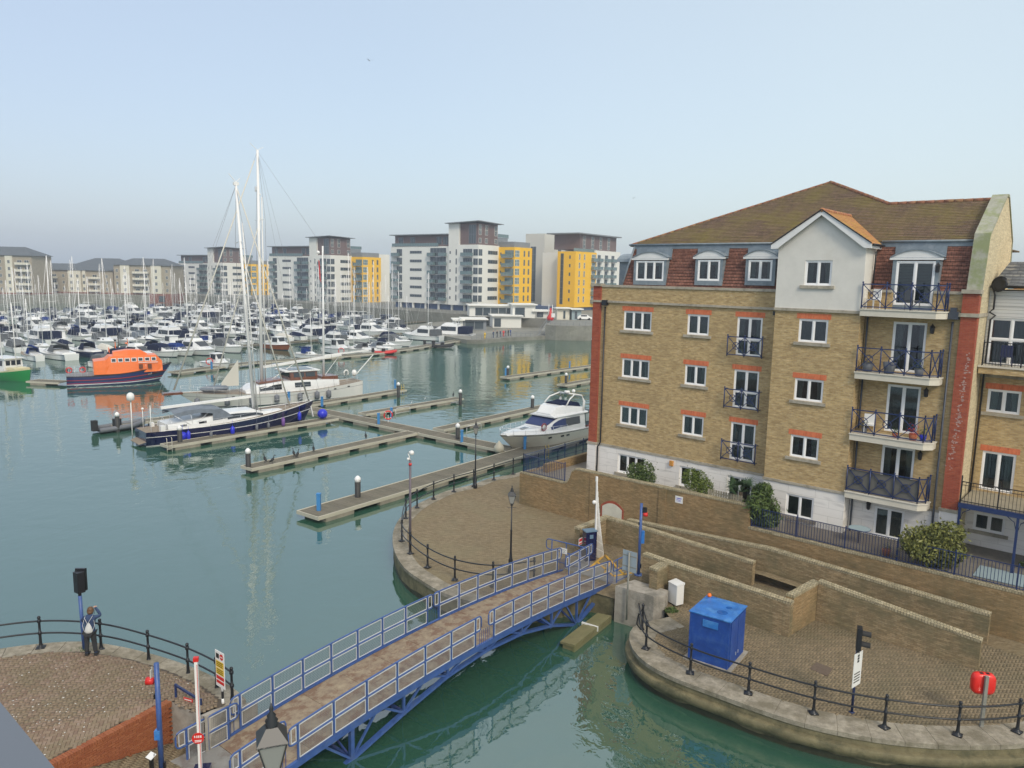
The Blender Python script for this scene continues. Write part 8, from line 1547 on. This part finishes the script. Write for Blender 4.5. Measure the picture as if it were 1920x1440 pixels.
def mk_motor(name, L, kind, canm='navycloth', hullm='white_gel', stripe='navycloth'):
    r = empty('motor_cruiser', (0,0,0), 0, 'x', 'boat'); B = L*.33
    hm, dm, sh = hull(L, B, (1.0,1.05,1.35), rake=L*.13, tr=.9, p=2.5, n=9, stripes=((.82,.88,1), (0,.12,1)), bulge=.88, flare=.16, deckdrop=0); hm.build('hull', [M_(hullm), M_(stripe)], r, uv=False); dm.build('deck', M_('white_gel'), r, uv=False)
    if kind == 'sport': st = [(-L*.16,B*.38,B*.33,1.0,1.55), (L*.02,B*.36,B*.3,1.0,1.75), (L*.14,B*.3,B*.22,1.05,1.35), (L*.38,B*.12,B*.06,1.25,1.4)]
    elif kind == 'fly': st = [(-L*.26,B*.42,B*.38,1.0,2.5), (L*.04,B*.42,B*.34,1.0,2.55), (L*.2,B*.34,B*.26,1.1,1.65), (L*.4,B*.12,B*.06,1.3,1.45)]
    elif kind == 'wheel': st = [(-L*.12,B*.36,B*.33,1.0,2.6), (L*.1,B*.36,B*.31,1.0,2.6), (L*.16,B*.33,B*.26,1.05,1.7), (L*.36,B*.14,B*.08,1.25,1.4)]
    else: st = [(-L*.44,B*.42,B*.3,1.0,1.3), (-L*.2,B*.42,B*.12,1.0,1.75), (L*.1,B*.38,B*.1,1.0,1.85), (L*.3,B*.2,B*.05,1.2,1.35)]
    mb = MB(); cab(mb, st); mb.build('cabin', M_('white_gel') if kind != 'cover' else M_(canm), r, uv=False)
    if kind != 'cover':
        mb = MB(); xa, xb = st[0][0]+L*.03, st[1][0]; sidewin(mb, st, xa, xb, .38 if kind != 'sport' else .2, .92, n=2); frontwin(mb, st[1], st[2], .04, .95, .95); mb.build('window', M_('glassdark'), r, uv=False)
    if kind == 'sport': mb = MB(); mb.loft([[(x, y, z) for y, z in ((-B*.42,1.05), (-B*.38,zz-.25), (0,zz), (B*.38,zz-.25), (B*.42,1.05))] for x, zz in ((-L*.46,1.5), (-L*.38,2.35), (-L*.1,2.5), (L*.03,1.8))], closed=False, caps=False); mb.build('canopy', M_(canm), r, uv=False)
    if kind == 'fly':
        mb = MB(); cab(mb, [(-L*.24,B*.34,B*.3,2.5,3.0), (-L*.02,B*.32,B*.26,2.55,3.1), (L*.04,B*.26,B*.2,2.5,2.7)]); mb.tube([(-L*.2,B*.3,2.9), (-L*.22,B*.26,3.8), (-L*.22,-B*.26,3.8), (-L*.2,-B*.3,2.9)], .09, 5); mb.build('flybridge', M_('white_gel'), r, uv=False); mb = MB(); mb.box(-L*.45,-B*.4,1.1,-L*.27,B*.4,2.4); mb.build('canopy', M_(canm), r, uv=False)
    if kind == 'wheel': mb = MB(); mb.box(-L*.15,-B*.38,2.58,L*.13,B*.38,2.68); mb.cyl((-L*.1,0,2.6), (-L*.1,0,4.2), .03, n=4); mb.build('cabin_roof', M_('white'), r, uv=False)
    mb = MB(); guard(mb, sh, 0, L*.47, 5, .6, wires=1, r=.018); mb.build('bow_rail', M_('rail'), r, uv=False)
    PR[name] = r
mk_sail('s1', 9.5, 'white_gel', 'navycloth', 12.6); mk_sail('s2', 11.5, 'white_gel', 'greycloth', 15.6); mk_sail('s3', 9.0, 'navyhull', 'navycloth', 11.8); mk_sail('s4', 8.0, 'white_gel', 'covblue', 10.2, True); mk_sail('s5', 12.5, 'white_gel', 'bimini', 17.5)
mk_motor('m1', 8.6, 'sport', 'navycloth'); mk_motor('m2', 8.0, 'sport', 'greycloth', stripe='fgrey'); mk_motor('m3', 11.5, 'fly'); mk_motor('m4', 7.6, 'wheel'); mk_motor('m5', 6.6, 'cover', 'navycloth'); mk_motor('m6', 9.6, 'fly', 'greycloth'); mk_motor('m7', 8.4, 'sport', 'covblue'); mk_motor('m8', 8.2, 'wheel', hullm='woodhull'); mk_motor('m9', 6.4, 'cover', 'sailcream'); mk_motor('m10', 9.4, 'wheel', hullm='lbnavy', stripe='white')
DESC = dict(s1=('small white yacht with navy sail cover','white yachts with navy covers'), s2=('white yacht with grey sail cover','white yachts with grey covers'), s3=('navy hulled yacht','navy hulled yachts'), s4=('little yacht with bright blue sail cover','little yachts with bright blue covers'), s5=('large tall masted white yacht','large white yachts'),
  m1=('white sports cruiser with navy canopy','cruisers with navy canopies'), m2=('white sports cruiser with grey canopy','cruisers with grey canopies'), m3=('large white flybridge cruiser','white flybridge cruisers'), m4=('small white wheelhouse boat','small wheelhouse boats'), m5=('small boat under a navy cover','boats under navy covers'), m6=('white flybridge boat with grey canopy','flybridge boats with grey canopies'), m7=('white cruiser with bright blue canopy','cruisers with bright blue canopies'), m8=('varnished wooden wheelhouse boat','wooden boats'), m9=('small boat under a cream cover','boats under cream covers'), m10=('dark hulled wheelhouse boat','dark wheelhouse boats'))
TYPES = ['s1']*7+['s2']*9+['s3']*3+['s4']*3+['s5']*5+['m1']*2+['m2']*4+['m3']*4+['m4']*4+['m5']*1+['m6']*4+['m7']+['m9']+['m10']
kids_of = {k: list(v.children) for k, v in PR.items()}; usedP = set()
E1 = Vector((math.cos(math.radians(56)), math.sin(math.radians(56)), 0)); E2 = Vector((-E1.y, E1.x, 0)); O1 = Vector((-49,110,0))
backpts = [Vector((b.x, b.y, 0)) for b in bp_]
def placeboat(key, p, rz, sc, label, group=None):
    pr_ = PR[key]
    if key not in usedP: usedP.add(key); r = pr_
    else:
        r = pr_.copy(); COL.objects.link(r)
        for c_ in kids_of[key]: q = c_.copy(); COL.objects.link(q); q.parent = r
    r.location = (p.x, p.y, WZ); r.rotation_euler = (0, 0, rz); r.scale = (sc,)*3; r['label'] = label
    if group: r['group'] = group
    return r
colphr = [(90,'under the tallest terrace'), (215,'under the lower terrace'), (330,'under the hipped terrace'), (400,'under the hazy white block'), (470,'left of the navy mast'), (560,'by the big masts'), (640,'under the middle white block'), (730,'under the middle yellow block'), (2000,'under the tallest white tower')]
rowphr = ['on the outer pontoon', 'in the second row', 'in the third row', 'in the fourth row', 'in the fifth row', 'in the sixth row', 'in the seventh row', 'in the eighth row', 'in the ninth row', 'in the tenth row', 'in the farthest row', 'in the farthest row', 'in the farthest row']
MIR = random.Random(5); cnt = 0; seen = {}
# hand placed neighbours of the outer pontoon
hand = [('m2',205,690,-.45,.9,'white cruiser with grey canopy nearest the green boat'), ('m4',408,690,-.62,.9,'small white cabin cruiser at the outer pontoon behind the ketch bow'), ('m1',240,680,-.5,1.0,'white boat with black windscreen behind the lifeboat stern'), ('m6',262,672,-.5,.85,'white cabin cruiser just right of the black screened boat'), ('m3',372,664,-.6,.95,'big white flybridge boat left of the navy yacht mast'), ('m2',430,660,-.6,1.1,'rounded white cruiser with dark side windows by the navy mast'), ('m8',522,655,-.6,.95,'orange brown wooden boat beside the ketch main mast'), ('s4',580,672,-.55,.85,'little white yacht moored at the outer pontoon behind the mizzen'), ('m1',310,668,-.5,.95,'white sports boat with navy canopy above the lifeboat cabin'), ('m7',340,666,-.5,.9,'white motor boat with navy top right of the lifeboat cabin'), ('m3',700,628,-.5,1.0,'large white flybridge boat below the middle yellow block'), ('m1',740,640,-.4,.9,'boat with purple navy canopy near the end of the outer pontoon'), ('m6',790,637,2.8,1.1,'long white motor yacht near the low quay'), ('m3',835,634,2.9,1.25,'biggest white motor yacht at the tip of the low quay')]
taken = []
for k, x, y, rz, sc, lb in hand: p = G(x, y, WZ); placeboat(k, p, rz, sc, lb); taken.append(p)
for ri, (off, face, L0) in enumerate(((6.6,1,4.3), (23,1,4.2), (36,-1,4.2), (52,1,4.4), (65,-1,4.4), (81,1,4.6), (94,-1,4.6), (110,1,4.7), (123,-1,4.7), (139,1,5), (152,-1,5), (168,1,5))):
    s_ = -30.0
    while s_ < 190 and cnt < 284:
        s_ += L0*MIR.uniform(.84, 1.12)
        if MIR.random() < .07: continue
        if ri == 0:
            # along the bent outer pontoon
            tt = (s_+30)/190*len(backpts); 
            tot = sum((backpts[i+1]-backpts[i]).length for i in range(5)); dd = (s_+10)
            if dd < 4 or dd > tot-6: continue
            i = 0
            while i < 4 and dd > (backpts[i+1]-backpts[i]).length: dd -= (backpts[i+1]-backpts[i]).length; i += 1
            t_ = (backpts[i+1]-backpts[i]).normalized(); nn2 = Vector((-t_.y, t_.x, 0)); p = backpts[i]+t_*dd+nn2*off
            rz = math.atan2(-nn2.y, -nn2.x); s_ += 1.0
        else:
            p = O1+E1*s_+E2*off; rz = math.atan2(-E2.y, -E2.x) if face > 0 else math.atan2(E2.y, E2.x)
            if min(((p-backpts[i]).cross(backpts[i+1]-backpts[i]).z for i in range(5))) > -900 and min((p-(backpts[i]+backpts[i+1])/2).length for i in range(5)) < 17: continue
            # stay inside the bent outer pontoon
            ok = True
            for i in range(5):
                t_ = (backpts[i+1]-backpts[i]).normalized(); rel = p-backpts[i]; al = rel.dot(t_); lat = rel.dot(Vector((-t_.y, t_.x, 0)))
                if -6 < al < (backpts[i+1]-backpts[i]).length+6 and lat < 15: ok = False
            if not ok: continue
        px_, py_ = prj(Vector((p.x, p.y, WZ)))
        if px_ < -60 or px_ > 850 or py_ > 676 or p.y > 352: continue
        if p.x < -206+0 and p.y > 306: continue
        # keep clear of the far wall line
        wl = [(-500,318), (-206,318), (-152,362), (-84,297), (-24,240), (-8,226)]; bad = False
        for (xa, ya), (xb, yb_) in zip(wl[:-1], wl[1:]):
            if xa <= p.x <= xb and p.y > ya+(yb_-ya)*(p.x-xa)/(xb-xa)-9: bad = True
        if p.x > -33 and p.y > 185+(-p.x-5)*.9: bad = True
        if bad or any((p-q).length < 7.5 for q in taken): continue
        key = MIR.choice(TYPES)
        if MIR.random() < .35: rz += PI
        p = p+Vector((MIR.uniform(-.4,.4), MIR.uniform(-.4,.4), 0)); d_, g_ = DESC[key]
        cph = next(c_ for lim, c_ in colphr if px_ < lim); lb = '%s %s %s' % (d_, rowphr[ri], cph)
        placeboat(key, p, rz+MIR.uniform(-.1,.1), MIR.uniform(.76,1.14), lb, g_+' in the marina'); cnt += 1
for ri, off in enumerate((29.5, 58.5, 87.5, 116.5, 145.5)):
    a = O1+E1*(18 if ri else 6)+E2*off; b = O1+E1*(140-ri*8)+E2*off
    o = MB().box(0,-1,-.3,(b-a).length,1,.0).build('pontoon', M_('deck')); o.location = (a.x,a.y,DK); o.rotation_euler = (0,0,math.atan2(E1.y,E1.x)); tag(o, '%s boat walkway counted from the outer pontoon, hidden among the boats' % ['first','second','third','fourth','fifth'][ri], 'pontoon', 'inner walkways of the marina')
for k in PR:
    if k not in usedP:
        for c_ in kids_of[k]: bpy.data.objects.remove(c_)
        bpy.data.objects.remove(PR[k])
# inflatables on the outer pontoon
def rib(p, rz, label, m):
    r = empty('inflatable_boat', (p.x,p.y,WZ+.25), rz, label, 'inflatable'); mb = MB(); mb.tube([(-2.2,.75,.1), (.8,.8,.15), (1.9,.4,.3), (2.2,0,.4), (1.9,-.4,.3), (.8,-.8,.15), (-2.2,-.75,.1)], .24, 8); mb.build('tube', M_(m), r, uv=False); mb = MB(); mb.box(-2.1,-.7,-.1,1.6,.7,.1); mb.box(-.6,-.3,.1,.0,.3,.9); mb.box(-2.6,-.25,.0,-2.15,.25,1.0); mb.build('floor', M_('rubber'), r, uv=False)
rib(G(722,660,DK), .4, 'red inflatable boat on the outer pontoon', 'red'); rib(G(832,652,WZ), .5, 'black inflatable boat near the end of the outer pontoon', 'rubber'); rib(G(815,648,WZ), .5, 'grey inflatable boat beside the black one', 'fgrey')
rib(G(226,806,WZ), .9, 'grey inflatable tender behind the navy yacht stern', 'fgrey')
# ================================================================== HAZE
mb = MB(); mb.box(-815,-55,WZ-4.5,815,792,48); hz_ = mb.build('haze', M_('white'), uv=False); hz_.data.materials.clear()
m = bpy.data.materials.new('haze'); m.use_nodes = True; t = m.node_tree; t.nodes.clear(); pv = t.nodes.new('ShaderNodeVolumePrincipled'); ou = t.nodes.new('ShaderNodeOutputMaterial'); t.links.new(pv.outputs[0], ou.inputs['Volume'])
pv.inputs['Color'].default_value = (.80,.89,1,1); pv.inputs['Density'].default_value = .0006; pv.inputs['Anisotropy'].default_value = .2; hz_.data.materials.append(m); hz_['kind'] = 'stuff'
hz_.display_type = 'WIRE'
